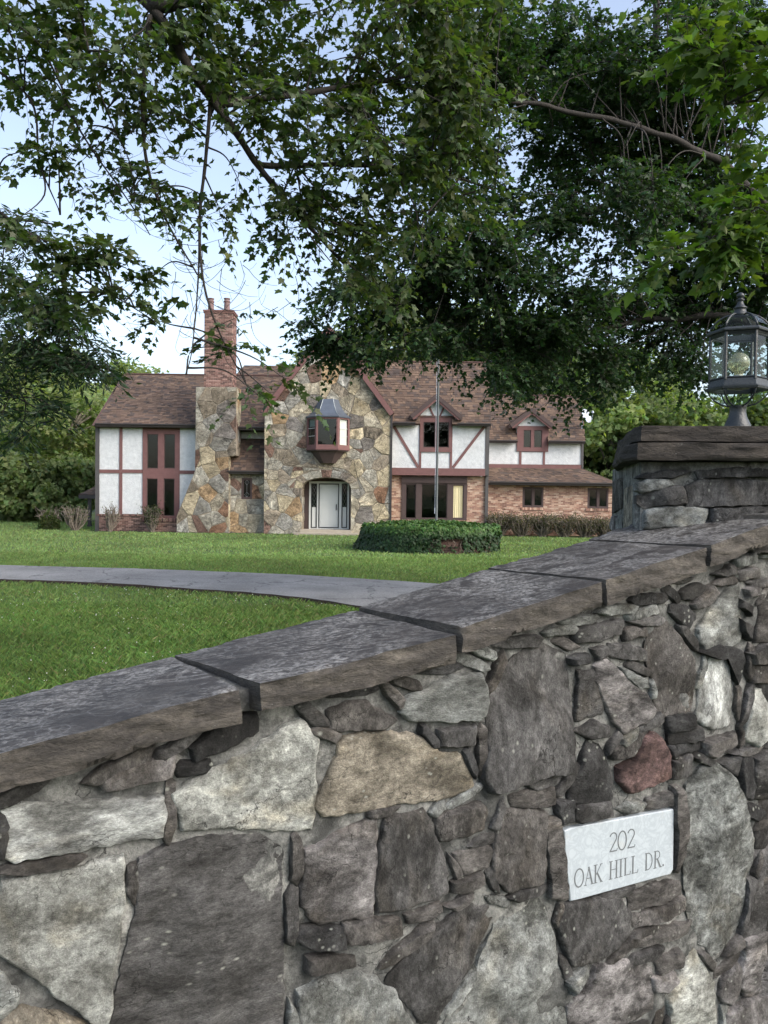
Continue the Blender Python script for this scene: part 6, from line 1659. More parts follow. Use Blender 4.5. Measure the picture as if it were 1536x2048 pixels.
def unit(v): return v / (np.linalg.norm(v, axis=-1, keepdims=True) + 1e-9)
def leaf_basis(axis, normal):
    y = unit(axis); x = unit(np.cross(y, normal)); z = np.cross(x, y)
    return np.stack([x, y, z], 1)
def spray(starts, dirs, length, per, rg, droop=0.35, side=0.8, upn=0.75, tilt=0.45):
    """twigs with leaves set alternately along them: returns twig polylines, leaf positions, axes, normals"""
    n = len(starts); dirs = unit(dirs)
    tt = (np.arange(per) + 0.6) / per
    Ls = length * rg.uniform(0.6, 1.25, n)
    P = starts[:, None, :] + dirs[:, None, :] * (Ls[:, None] * tt)[..., None]
    P[..., 2] -= (Ls[:, None] * tt ** 2) * droop
    sidev = unit(np.cross(dirs, np.array([0, 0, 1.0])) + 1e-4)
    sg = np.where(np.arange(per) % 2 == 0, 1.0, -1.0)[None, :, None]
    A = dirs[:, None, :] * 0.7 + sidev[:, None, :] * sg * side + rg.normal(0, 0.28, (n, per, 3))
    A[..., 2] -= 0.35
    Nn = np.array([0, 0, upn])[None, None, :] + rg.normal(0, tilt, (n, per, 3))
    tw = []
    for k in (0, 0.35, 0.7, 1.0):
        q = starts + dirs * (Ls * k)[:, None]; q[:, 2] -= Ls * k * k * droop; tw.append(q)
    TW = np.stack(tw, 1)
    pos = P + A * 0.02
    return TW, pos.reshape(-1, 3), A.reshape(-1, 3), Nn.reshape(-1, 3)
def twigs_np(TW, r):
    """thin three-sided tubes for many 4-point polylines at once"""
    n, m, _ = TW.shape
    T = unit(np.gradient(TW, axis=1)); A = unit(np.cross(T, np.array([0.31, 0.2, 0.93]))); B = np.cross(T, A)
    rr = r * np.linspace(1, 0.35, m)[None, :, None]
    V = np.stack([TW + rr * (math.cos(a) * A + math.sin(a) * B) for a in (0, 2.094, 4.189)], 2)   # n,m,3,3
    base = (np.arange(n) * m * 3)[:, None, None]
    j = (np.arange(m - 1) * 3)[None, :, None]; k = np.arange(3)[None, None, :]; k2 = (np.arange(3)[None, None, :] + 1) % 3
    F = np.stack([base + j + k, base + j + 3 + k, base + j + 3 + k2, base + j + k2], -1).reshape(-1, 4)
    return V.reshape(-1, 3), F
def tint(n, base, rg, var=0.22, hue=0.12):
    c = np.array(base)[None, :] * (1 + rg.normal(0, var, (n, 1)))
    c = c * (1 + rg.normal(0, hue, (n, 3)) * np.array([1, 0.5, 0.8])); return np.clip(c, 0.004, 0.5)
def E(px, py, Y, rx, ry, rd): return (np.array(at(px, py, Y)), np.array([rx / FPX * Y, rd, ry / FPX * Y]))

def big_tree(name, label, cat, base, limbs, blobs, rg, leaf, leafsize, color, bark, per=9, twig_len=0.45, twig_r=0.003, sec_r=0.012, parts=None, group=None, droop=0.35, tilt=0.45, lmat=None, upn=0.75):
    """limbs: [(points, r0, r1)], the first is the trunk.  blobs: [(center, radii, branches, twigs per branch)]"""
    t = empty(name, tuple(base)); tag(t, label, cat, group)
    paths = []; mb = MB()
    for pts, r0, r1 in limbs:
        P = smooth_path(pts, 7); m = len(P)
        P[1:-1] += fbm(P[1:-1][:, None, :] * np.array([[1.7, 1.7, 1.7]]) + np.arange(3)[None, :, None] * 9.1, 2)[:, :3] * min(0.06, r0 * 1.2)
        rad = np.linspace(r0, r1, m) * (1 + 0.08 * np.sin(np.arange(m) * 1.9))
        V, F = tube_np(P, rad, 12 if r0 > 0.05 else 7); mb.add(V, F); paths.append(P)
    keep(mb.build('trunk', bark, None, smooth=True), t)
    allp = np.concatenate(paths[1:] if len(paths) > 1 else paths)
    S = []; D = []; sec = MB()
    for ctr, rad, nsec, ntw in blobs:
        for _ in range(nsec):
            u = unit(rg.normal(0, 1, 3)) * rg.uniform(0.25, 1.0) ** 0.6
            end = ctr + u * rad
            dist = np.linalg.norm(allp - end, axis=1); cand = np.argsort(dist)[:max(3, len(allp) // 12)]
            st = allp[rg.choice(cand)]
            L_ = np.linalg.norm(end - st)
            mid = (st + end) / 2 + rg.normal(0, 0.10 * L_, 3) + np.array([0, 0, 0.10 * L_])
            q = smooth_path([st, mid, end], 6)
            V, F = tube_np(q, np.linspace(min(sec_r, 0.006 + 0.006 * L_), twig_r * 1.1, len(q)), 5); sec.add(V, F)
            inside_ = np.linalg.norm((q - ctr) / rad, axis=1) < 1.35
            qi = q[inside_] if inside_.any() else q[-3:]
            w = rg.uniform(0, len(qi) - 1, ntw); i0 = np.clip(w.astype(int), 0, max(0, len(qi) - 2)); fr = (w - i0)[:, None]
            P = qi[i0] * (1 - fr) + qi[np.minimum(i0 + 1, len(qi) - 1)] * fr
            dd = (end - st) / (L_ + 1e-6) * 0.5 + rg.normal(0, 0.75, (ntw, 3)) * np.array([1, 1, 0.5])
            S.append(P); D.append(dd)
    S = np.concatenate(S); D = np.concatenate(D)
    o = keep(sec.build('branches', bark, None, smooth=True), t); o['kind'] = 'stuff'
    TW, pos, A, Nn = spray(S, D, twig_len, per, rg, droop=droop, tilt=tilt, upn=upn)
    V, F = twigs_np(TW, twig_r)
    o = keep(link('twigs', mesh_np('twigs', V, F, bark)), t); o['kind'] = 'stuff'
    keepm = rg.random(len(pos)) < 0.9; pos, A, Nn = pos[keepm], A[keepm], Nn[keepm]
    n = len(pos); size = leafsize * rg.uniform(0.65, 1.25, n); Bs = leaf_basis(A, Nn); Bs[:, 0] *= rg.uniform(0.7, 1.12, (n, 1)); Bs[:, 2] *= rg.uniform(-0.4, 2.2, (n, 1)); C = tint(n, color, rg)
    tv, tf = leaf; lm = lmat or M_LEAF
    single = np.zeros(n, bool)
    if parts:                                                                 # the leaves that show largest are parts of their own
        d = pos - np.array(EYE); dep = d[:, 1]
        u_ = d[:, 0] / dep * FPX + 768; v_ = 985 - d[:, 2] / dep * FPX
        ok = (dep > 0.5) & (u_ > 0) & (u_ < 1536) & (v_ > 0) & (v_ < 1000)
        score = np.where(ok, size / np.maximum(dep, 0.1), -1); idx = np.argsort(-score)[:parts]; single[idx] = True
        cols = [np.array(color) * f for f in (0.75, 0.9, 1.0, 1.15, 1.35)]
        lms = [mesh_np('leaf', tv, tf, lm, col=np.tile(c, (len(tv), 1))) for c in cols]
        for i in idx:
            ob = link('leaf', lms[int(i) % 5], t)
            Mx = Matrix([[Bs[i][c][r] * size[i] for c in range(3)] + [pos[i][r] - t.location[r]] for r in range(3)] + [[0, 0, 0, 1]]); ob.matrix_local = Mx
    V, F = stamp(tv, tf, pos[~single], Bs[~single], size[~single])
    o = keep(link('crown', mesh_np('crown', V, F, lm, col=np.repeat(C[~single], len(tv), 0))), t); o['kind'] = 'stuff'
    return t, n

# ---------------- the trees that overhang the picture
rA = np.random.default_rng(21)
GREEN_A, GREEN_B, GREEN_C, GREEN_D = (0.058, 0.090, 0.032), (0.030, 0.062, 0.024), (0.072, 0.125, 0.026), (0.022, 0.046, 0.020)
tbase = (-4.6, 5.2, 0.0)
def pts(lst): return [at(x, y, Y) for x, y, Y in lst]
limbsA = [
  ([Vector(tbase), Vector((-4.5, 5.3, 2.5)), Vector((-4.2, 5.4, 5.0)), Vector((-3.6, 5.5, 7.4))], 0.24, 0.12),
  ([Vector((-4.2, 5.4, 5.2)), Vector((-3.2, 5.6, 6.4)), at(130, -120, 5.8), at(300, 10, 5.9), at(430, 210, 6.1), at(520, 330, 6.4), at(600, 430, 6.6), at(690, 530, 6.9)], 0.062, 0.010),
  (pts([(300, 10, 5.9), (520, -40, 6.0), (800, -60, 6.3), (1050, -30, 6.8)]), 0.06, 0.015),
  (pts([(430, 210, 6.1), (640, 180, 6.3), (820, 150, 6.6), (980, 120, 6.9)]), 0.03, 0.008),
  (pts([(520, 330, 6.4), (690, 330, 6.6), (860, 340, 6.9), (990, 380, 7.1)]), 0.025, 0.007),
  (pts([(300, 30, 5.9), (285, 200, 6.0), (292, 330, 6.1), (330, 440, 6.1), (395, 550, 6.2)]), 0.02, 0.006),
  (pts([(420, 200, 6.1), (410, 330, 6.2), (398, 460, 6.2), (412, 590, 6.2), (450, 690, 6.3), (505, 790, 6.4)]), 0.017, 0.004),
  (pts([(398, 460, 6.2), (396, 560, 6.2), (385, 690, 6.2), (372, 750, 6.2)]), 0.009, 0.003),
  (pts([(60, -40, 5.8), (110, 130, 5.9), (160, 260, 6.0), (240, 380, 6.1), (300, 470, 6.1)]), 0.012, 0.004),
  (pts([(150, -40, 5.8), (190, 150, 5.9), (230, 260, 6.0), (260, 330, 6.1), (270, 430, 6.1)]), 0.010, 0.003),
  (pts([(-60, 380, 6.0), (60, 470, 6.1), (170, 560, 6.2), (240, 600, 6.2), (310, 645, 6.3)]), 0.012, 0.004),
  (pts([(-60, 100, 5.9), (60, 200, 6.0), (80, 330, 6.0), (120, 430, 6.1)]), 0.012, 0.004),
]
blobsA = [
  (*E(480, 60, 6.2, 150, 90, 0.8), 12, 8), (*E(640, 90, 6.3, 170, 120, 0.8), 14, 8), (*E(820, 130, 6.6, 170, 150, 0.9), 18, 9), (*E(930, 60, 6.8, 120, 110, 0.8), 12, 9),
  (*E(760, 300, 6.6, 190, 120, 0.8), 14, 9), (*E(930, 300, 6.9, 90, 130, 0.7), 11, 9), (*E(600, 240, 6.3, 120, 90, 0.6), 9, 7), (*E(660, 440, 6.7, 110, 90, 0.6), 6, 6), (*E(820, 470, 6.9, 130, 110, 0.7), 9, 7),
  (*E(540, 370, 6.4, 70, 60, 0.4), 2, 4), (*E(590, 500, 6.6, 50, 50, 0.4), 2, 4), (*E(760, 580, 7.0, 90, 70, 0.5), 5, 7),
  (*E(60, 60, 5.9, 130, 110, 0.7), 12, 7), (*E(230, 90, 5.9, 130, 100, 0.7), 11, 7), (*E(350, 150, 6.0, 90, 120, 0.6), 8, 6), (*E(90, 230, 6.0, 110, 70, 0.6), 3, 4), (*E(60, 330, 6.0, 80, 50, 0.5), 4, 5), (*E(170, 320, 6.0, 60, 50, 0.4), 3, 4),
  (*E(305, 310, 6.1, 55, 80, 0.4), 3, 4), (*E(340, 400, 6.1, 60, 40, 0.3), 3, 4), (*E(420, 430, 6.2, 60, 45, 0.3), 2, 4),
  (*E(100, 500, 6.1, 120, 40, 0.5), 7, 6), (*E(230, 560, 6.2, 85, 35, 0.4), 5, 6), (*E(60, 580, 6.1, 90, 50, 0.5), 6, 6), (*E(285, 630, 6.3, 36, 20, 0.2), 2, 3),
  (*E(440, 690, 6.3, 34, 60, 0.2), 3, 2), (*E(515, 785, 6.4, 50, 28, 0.25), 2, 3), (*E(440, 625, 6.3, 30, 22, 0.15), 1, 3), (*E(590, 760, 6.6, 30, 26, 0.2), 1, 3),
]
treeA, nA = big_tree('maple_tree', 'maple with drooping limb and hanging twigs reaching in from the upper left', 'tree', tbase, limbsA, blobsA, rA, (mp_v, mp_f), 0.070, GREEN_A, M_BARK_D, per=13, twig_len=0.42, twig_r=0.0022, sec_r=0.010, parts=290, droop=0.5, tilt=0.6)
# bare hanging twigs of the same maple
rg = np.random.default_rng(5); dead = MB()
for (x, y, Y, k) in ((285, 250, 6.0, 14), (250, 330, 6.1, 12), (340, 470, 6.1, 10), (400, 560, 6.2, 14), (540, 420, 6.4, 6), (560, 600, 6.5, 6), (390, 660, 6.2, 8), (150, 330, 6.0, 8), (470, 540, 6.3, 6)):
    for _ in range(k):
        p = np.array(at(x + rg.normal(0, 35), y + rg.normal(0, 45), Y)); d = np.array([rg.normal(0.1, 0.5), rg.normal(0, 0.25), -0.75 + rg.normal(0, 0.25)]); P = [p]
        L_ = rg.uniform(0.18, 0.5)
        for s in range(5):
            d = unit(d + rg.normal(0, 0.16, 3) + np.array([0.06, 0, 0.16])); P.append(P[-1] + d * L_ / 5)
            if rg.random() < 0.5:
                e = unit(d + rg.normal(0, 0.7, 3)); V, F = tube_np(smooth_path([P[-1], P[-1] + e * L_ * 0.12, P[-1] + e * L_ * 0.22 + np.array([0, 0, .02])], 3), 0.0013, 3); dead.add(V, F)
        V, F = tube_np(smooth_path(P, 3), np.linspace(0.0028, 0.0012, 16), 4); dead.add(V, F)
o = keep(dead.build('bare_twigs', M_BARK_D), treeA); o['kind'] = 'stuff'

rB = np.random.default_rng(22)
bB = at(1720, 985, 11.6); bB.z = 0
limbsB = [
  ([bB, bB + Vector((-.1, 0, 3)), bB + Vector((-.3, 0, 6)), bB + Vector((-.9, .3, 11))], 0.42, 0.2),
  ([bB + Vector((-.2, 0, 4.8)), at(1490, 365, 11.4), at(1400, 310, 11.2), at(1330, 272, 11.1), at(1200, 235, 11.0), at(1060, 205, 10.8), at(960, 190, 10.7), at(850, 182, 10.6)], 0.062, 0.016),
  ([bB + Vector((-.2, 0, 4.2)), at(1450, 480, 11.6), at(1310, 370, 11.8), at(1190, 420, 12.0), at(1050, 470, 12.0), at(900, 530, 11.8), at(790, 590, 11.6)], 0.09, 0.02),
  ([bB + Vector((-.3, 0, 6.0)), at(1400, 440, 13.2), at(1290, 360, 13.2), at(1195, 285, 13.2), at(1110, 170, 13.2), at(1060, 110, 13.3), at(980, 20, 13.4)], 0.13, 0.05),
  ([at(1290, 360, 13.2), at(1300, 200, 13.3), at(1310, 60, 13.4), at(1312, -60, 13.4)], 0.08, 0.05),
  ([bB + Vector((-.1, 0, 3.6)), at(1480, 640, 11.8), at(1360, 640, 12.0), at(1230, 650, 12.2), at(1080, 690, 12.2), at(960, 700, 12.0)], 0.07, 0.015),
  ([at(1110, 170, 13.2), at(1020, 120, 13.0), at(930, 60, 12.8)], 0.05, 0.03),
]
blobsB = []
gB = np.random.default_rng(9)
spots = [(1080, 60, 150, 90), (1260, 90, 160, 110), (1430, 120, 140, 130), (1000, 170, 110, 90), (1150, 270, 150, 90), (1330, 300, 160, 100), (1480, 330, 120, 120), (1050, 380, 130, 90), (1200, 450, 160, 90), (1370, 470, 150, 100), (1500, 520, 110, 110),
         (960, 520, 120, 80), (1100, 580, 150, 80), (1270, 610, 150, 80), (1420, 640, 130, 80), (1000, 660, 110, 60), (1150, 710, 130, 60), (1300, 720, 130, 55), (1420, 740, 90, 40), (1080, 780, 70, 40), (1010, 760, 40, 30), (1190, 780, 60, 35), (860, 600, 90, 60), (780, 660, 90, 50), (700, 630, 80, 45), (668, 682, 44, 22), (745, 705, 30, 20), (880, 690, 80, 40), (620, 670, 36, 22), (870, 440, 110, 90), (870, 300, 80, 80), (940, 600, 80, 60), (1480, 30, 90, 70), (1180, 170, 110, 70), (950, 60, 100, 70), (860, 190, 70, 60), (740, 560, 70, 50)]
for x, y, rx, ry in spots:
    Yc = gB.uniform(11.0, 13.2) if x > 1000 else gB.uniform(10.6, 12.0)
    k = rx * ry / 1000.0
    blobsB.append((*E(x, y, Yc, rx, ry, 0.9), max(4, int(k * 1.8)), 15))
treeB, nB = big_tree('shade_tree', 'large dark green shade tree filling the upper right behind the lantern', 'tree', tuple(bB), limbsB, blobsB, rB, (ms_v, ms_f), 0.082, GREEN_B, M_BARK_D, per=12, twig_len=0.5, twig_r=0.004, sec_r=0.012, droop=0.3, tilt=0.5)

rC = np.random.default_rng(23)
bC = Vector((4.3, 4.6, 0))
limbsC = [([bC, bC + Vector((0, 0, 2.5)), bC + Vector((-.2, 0, 5)), bC + Vector((-.4, 0, 7))], 0.2, 0.1),
  ([bC + Vector((-.1, 0, 4.2)), at(1680, 60, 4.3), at(1560, 90, 4.2), at(1440, 110, 4.1)], 0.03, 0.006), ([bC + Vector((0, 0, 2.8)), at(1680, 380, 4.3), at(1560, 420, 4.2), at(1460, 470, 4.1), at(1350, 515, 4.05)], 0.02, 0.004),
  ([bC + Vector((0, 0, 3.3)), at(1680, 220, 4.3), at(1560, 200, 4.2), at(1450, 210, 4.1)], 0.02, 0.004)]
blobsC = [(*E(1490, 40, 4.1, 80, 60, .35), 5, 6), (*E(1430, 130, 4.0, 70, 60, .3), 5, 6), (*E(1510, 190, 4.1, 60, 60, .35), 4, 5), (*E(1480, 410, 4.1, 60, 40, .3), 4, 6), (*E(1510, 470, 4.1, 60, 50, .3), 4, 5), (*E(1420, 475, 4.05, 60, 26, .25), 4, 5), (*E(1350, 512, 4.0, 30, 14, .12), 2, 4), (*E(1530, 300, 4.2, 30, 40, .3), 2, 5), (*E(1380, 70, 4.1, 40, 40, .25), 2, 5)]
treeC, nC = big_tree('young_maple', 'bright yellow green maple branches at the top right corner', 'tree', tuple(bC), limbsC, blobsC, rC, (mp_v, mp_f), 0.072, GREEN_C, M_BARK_D, per=10, twig_len=0.3, twig_r=0.0018, sec_r=0.008, parts=290, droop=0.35)

rD = np.random.default_rng(24)
bD = Vector((-9.2, 11.0, 0))
limbsD = [([bD, bD + Vector((.1, 0, 3)), bD + Vector((.3, 0, 6)), bD + Vector((.5, .3, 9))], 0.3, 0.15),
  ([bD + Vector((.1, 0, 4.5)), at(-180, 560, 10.6), at(0, 600, 10.4), at(120, 640, 10.2)], 0.05, 0.01), ([bD + Vector((.1, 0, 4.0)), at(-150, 680, 10.6), at(40, 700, 10.4), at(200, 740, 10.3)], 0.04, 0.008), ([bD + Vector((.1, 0, 3.0)), at(-150, 760, 10.6), at(0, 780, 10.5), at(110, 840, 10.4)], 0.03, 0.006),
  ([bD + Vector((.2, 0, 5.5)), at(-160, 420, 10.8), at(20, 440, 10.7), at(120, 450, 10.5)], 0.04, 0.01)]
blobsD = [(*E(40, 600, 10.3, 120, 70, .8), 12, 12), (*E(70, 690, 10.3, 120, 60, .7), 14, 12), (*E(170, 730, 10.3, 90, 34, .5), 8, 11), (*E(20, 780, 10.4, 80, 60, .7), 6, 10), (*E(90, 825, 10.4, 55, 30, .5), 3, 8), (*E(10, 865, 10.4, 35, 36, .4), 3, 8), (*E(20, 500, 10.5, 90, 70, .7), 8, 10), (*E(110, 620, 10.2, 60, 50, .5), 6, 10)]
treeD, nD = big_tree('willow_oak', 'dark narrow leaved oak boughs hanging in at the left edge', 'tree', tuple(bD), limbsD, blobsD, rD, (nl_v, nl_f), 0.125, GREEN_D, M_BARK_D, per=13, twig_len=0.45, twig_r=0.003, sec_r=0.012, droop=0.5, tilt=0.7)
print('leaves', nA, nB, nC, nD)

# ---------------- trees behind the house
def far_tree(name, label, x, y, h, spread, color, seed, trunk=M_BARK, n=9000, size=0.26, low=0.25, group='trees standing behind the house', pale=False):
    rg = np.random.default_rng(seed)
    t = empty(name, (x, y, 0)); tag(t, label, 'tree', group)
    mb = MB(); ends = []
    top = np.array([x + rg.normal(0, .3), y, h * 0.8])
    mb.add(*tube_np(smooth_path([(x, y, 0), (x + rg.normal(0, .2), y + rg.normal(0, .2), h * .3), (x + rg.normal(0, .4), y, h * .55), top], 5), np.linspace(h * 0.016 + 0.05, 0.05, 16), 8))
    for k in range(11):
        z0 = h * rg.uniform(low * 0.9, 0.7); a = rg.uniform(0, 6.28); r = spread * rg.uniform(0.5, 0.95)
        e = np.array([x + r * math.cos(a), y + r * math.sin(a), min(h * .93, z0 + r * rg.uniform(0.4, 1.0))])
        mb.add(*tube_np(smooth_path([(x, y, z0), ((x + e[0]) / 2, (y + e[1]) / 2, (z0 + e[2]) / 2 + r * .1), e], 4), np.linspace(h * .006 + .03, 0.02, 9), 6)); ends.append(e)
    keep(mb.build('trunk', trunk, None, smooth=True), t)
    cl = []
    for k in range(34):
        u = unit(rg.normal(0, 1, 3)); u *= rg.uniform(0.35, 1.0) ** 0.5
        zc = h * (low + (1 - low) * 0.52)
        cl.append((np.array([x, y, zc]) + u * np.array([spread, spread, h * (1 - low) * 0.48]), spread * rg.uniform(0.2, 0.38)))
    for e in ends: cl.append((e, spread * 0.3))
    m = n // len(cl); pos = []; sh = []
    for c, r in cl:
        u = unit(rg.normal(0, 1, (m, 3))) * (rg.random((m, 1)) ** 0.4); pos.append(c + u * r * np.array([1.15, 1.15, 0.75])); sh.append(np.full(m, rg.normal(0, 0.14)))
    pos = np.concatenate(pos); sh = np.concatenate(sh); n_ = len(pos)
    A = rg.normal(0, 1, (n_, 3)); A[:, 2] -= 0.3; Nn = rg.normal(0, 0.45, (n_, 3)) + np.array([0, 0, 0.7]) + unit((pos - np.array([x, y, h * .5])) * np.array([1, 1, .6])) * 0.9
    V, F = stamp(cl_v, cl_f, pos, leaf_basis(A, Nn), size * rg.uniform(0.6, 1.3, n_))
    C = tint(n_, color, rg, 0.15, 0.08) * (1 + sh[:, None])
    o = keep(link('crown', mesh_np('crown', V, F, M_LEAF_FAR, col=np.repeat(np.clip(C, .004, .5), len(cl_v), 0))), t); o['kind'] = 'stuff'
def gx_(px, Y): return (px - 768) / FPX * Y
LG, MG, DG = (0.205, 0.255, 0.110), (0.155, 0.205, 0.085), (0.115, 0.165, 0.068)
def h_at(py, Y): return 1.9 + (985 - py) / FPX * Y
FT = [  # px, Y, top py, spread, colour, low, label
 (-40, 52, 690, 5.0, MG, .1, 'mid green tree at the far left edge behind the oak boughs'), (60, 58, 690, 5.5, LG, .12, 'pale green tree between the left edge and the leaning trunks'),
 (150, 46, 770, 3.2, LG, .42, 'slender tree with pale leaning trunks left of the house'), (205, 62, 712, 5.5, LG, .15, 'tall light green tree rising behind the left end of the roof'),
 (285, 66, 742, 5.0, MG, .15, 'green treetop just showing over the left roof ridge'), (20, 44, 900, 3.0, MG, .02, 'low dark green tree at the left end of the lawn'), (95, 43.5, 930, 2.6, MG, .02, 'small dark green tree beside the clipped bush'),
 (140, 44, 915, 2.2, MG, .02, 'small leafy tree just left of the side porch'), (-90, 46, 860, 3.4, MG, .02, 'green tree mostly beyond the left edge'),
 (690, 56, 650, 4.5, MG, .2, 'treetop behind the stone gable'), (790, 52, 600, 5.2, MG, .2, 'tall tree behind the flagpole above the roof'), (905, 54, 596, 5.2, LG, .2, 'light green tree above the right roof ridge'), (1010, 50, 640, 4.6, DG, .15, 'dark tree above the lower right roof'),
 (1110, 56, 660, 5.0, DG, .15, 'dark tree behind the right dormer'), (1215, 47, 790, 4.0, MG, .05, 'pale green tree right of the satellite dish'), (1300, 50, 780, 4.6, MG, .05, 'pale green tree behind the gate pillar'), (1400, 46, 800, 4.0, MG, .05, 'light green tree left of the lantern'), (1500, 48, 790, 4.4, MG, .05, 'green tree behind the lantern base'), (1245, 56, 700, 5.0, MG, .1, 'taller green tree behind the pale one by the dish'), (1600, 45, 780, 4.2, MG, .05, 'green tree at the far right edge'),
]
for i, (px, Y, py, sp, col, low, lab) in enumerate(FT):
    far_tree('background_tree', lab, gx_(px, Y), Y, h_at(py, Y), sp, col, 100 + i, trunk=M_BARK_P if i in (1, 2, 3) else M_BARK, n=(4200 if i == 2 else 11000) if sp > 3.0 else 7000, size=0.30 if sp > 3.5 else 0.24, low=low)

# ---------------- planter, ivy, flagpole
pc = on_ground(866, 1108); PR = 2.15; pcx, pcy = gx_(866, 26.0), 26.0
planter = empty('brick_planter', (pcx, pcy, 0)); tag(planter, 'round brick planter on the lawn, mostly buried in ivy', 'planter')
mb = MB(); mb.lathe([(PR - .03, 0), (PR - .03, 0.62), (PR - .25, 0.62), (PR - .25, 0.55), (0.05, 0.58)], 64); mb.build('planter_core', M_BMORTAR, planter)
mb = MB()
for j in range(8):
    for k in range(58):
        a0 = 2 * math.pi * (k + (j % 2) * .5) / 58; a1 = a0 + 2 * math.pi / 58 * 0.94; z0 = 0.01 + j * 0.077; z1 = z0 + 0.067
        V = [(r * math.cos(a), r * math.sin(a), z) for z in (z0, z1) for r, a in ((PR - .04, a0), (PR + .004, a0), (PR + .004, a1), (PR - .04, a1))]
        mb.add(V, BOXF, np.array(BR_RED[(j * 7 + k * 3) % 5]) * random.uniform(.25, .42))
o = mb.build('bricks', M_BRICK, planter, col=True); o['kind'] = 'stuff'
ivy = empty('ivy', (pcx, pcy, 0)); tag(ivy, 'thick dark green ivy covering the brick planter', 'ivy')
rg = np.random.default_rng(31); P = []; Nn = []
for _ in range(15000):
    a = rg.uniform(0, 2 * math.pi); front = (a - 1.5 * math.pi)
    leftness = -math.cos(a)
    if rg.random() < 0.55:                                        # the sides; thinner where the bricks show
        z = rg.uniform(0, 0.85); bulge = 0.10 + max(0, leftness) ** 2 * 0.45 * (1 - z * 0.9) + 0.10 * fbm(np.array([[a * 3, z * 4, 1.0]]), 3)[0]
        cover = 1.0 if (leftness > 0.1 or z > 0.60) else 0.35
        if abs(front - 0.22) < 0.16 and z < 0.52: cover = 0.03
        if rg.random() > cover: continue
        r = PR + max(0.01, bulge); P.append((r * math.cos(a), r * math.sin(a), z)); Nn.append((math.cos(a), math.sin(a), 0.55))
    else:
        r = (PR + 0.15) * math.sqrt(rg.random()); z = 0.62 + 0.26 * (1 - (r / PR) ** 4) + 0.10 * fbm(np.array([[r * math.cos(a) * 2, r * math.sin(a) * 2, 3.0]]), 3)[0] + rg.uniform(-.05, .1)
        P.append((r * math.cos(a), r * math.sin(a), max(0.55, z))); Nn.append((0, 0, 1.0))
P = np.array(P); Nn = np.array(Nn) + rg.normal(0, 0.4, (len(P), 3)); A = np.cross(Nn, rg.normal(0, 1, (len(P), 3))); A[:, 2] -= 0.8
V, F = stamp(ms_v, ms_f, P, leaf_basis(A, Nn), 0.115 * rg.uniform(.6, 1.3, len(P)))
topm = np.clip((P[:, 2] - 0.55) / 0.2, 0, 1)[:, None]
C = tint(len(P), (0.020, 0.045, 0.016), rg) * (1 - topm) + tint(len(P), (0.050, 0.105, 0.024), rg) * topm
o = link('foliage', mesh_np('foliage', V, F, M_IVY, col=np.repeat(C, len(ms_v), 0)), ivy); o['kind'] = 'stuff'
mb = MB()
for k in range(26):
    a = 1.5 * math.pi + rg.uniform(-1.1, 1.2); q = []
    for z in np.linspace(0.7, rg.uniform(0.0, 0.3), 6): a += rg.normal(0, 0.035); q.append(((PR + .05 + rg.uniform(0, .05)) * math.cos(a), (PR + .05 + rg.uniform(0, .05)) * math.sin(a), z))
    mb.add(*tube_np(smooth_path(q, 3), 0.009, 4))
mb.build('vines', M_TWIG, ivy)
pole = empty('flagpole', (gx_(873, 26.0), 26.0, 0.55)); tag(pole, 'thin grey metal flagpole standing in the ivy planter', 'flagpole')
M_POLE = mat_plain('pole_metal', lin(82, 88, 88), 0.7, 0.15, 3, metal=0.2)
mb = MB(); mb.lathe([(0.06, 0.0), (0.06, 0.25), (0.042, 0.27), (0.040, 2.8), (0.036, 2.82), (0.034, 5.2), (0.030, 5.22), (0.026, 8.2)], 16); mb.build('shaft', M_POLE, pole, smooth=True)
mb = MB(); mb.lathe([(0.01, 8.18), (0.05, 8.22), (0.065, 8.28), (0.05, 8.34), (0.005, 8.36)], 14); mb.build('finial', M_POLE, pole, smooth=True)
mb = MB(); mb.tube([(-.062, -.03, 0.7), (-.065, -.035, 3), (-.055, -.03, 8.1)], 0.006, 4); mb.box(-.075, -.05, -.05, -.02, .66, .86); mb.build('halyard', M_DISH, pole)

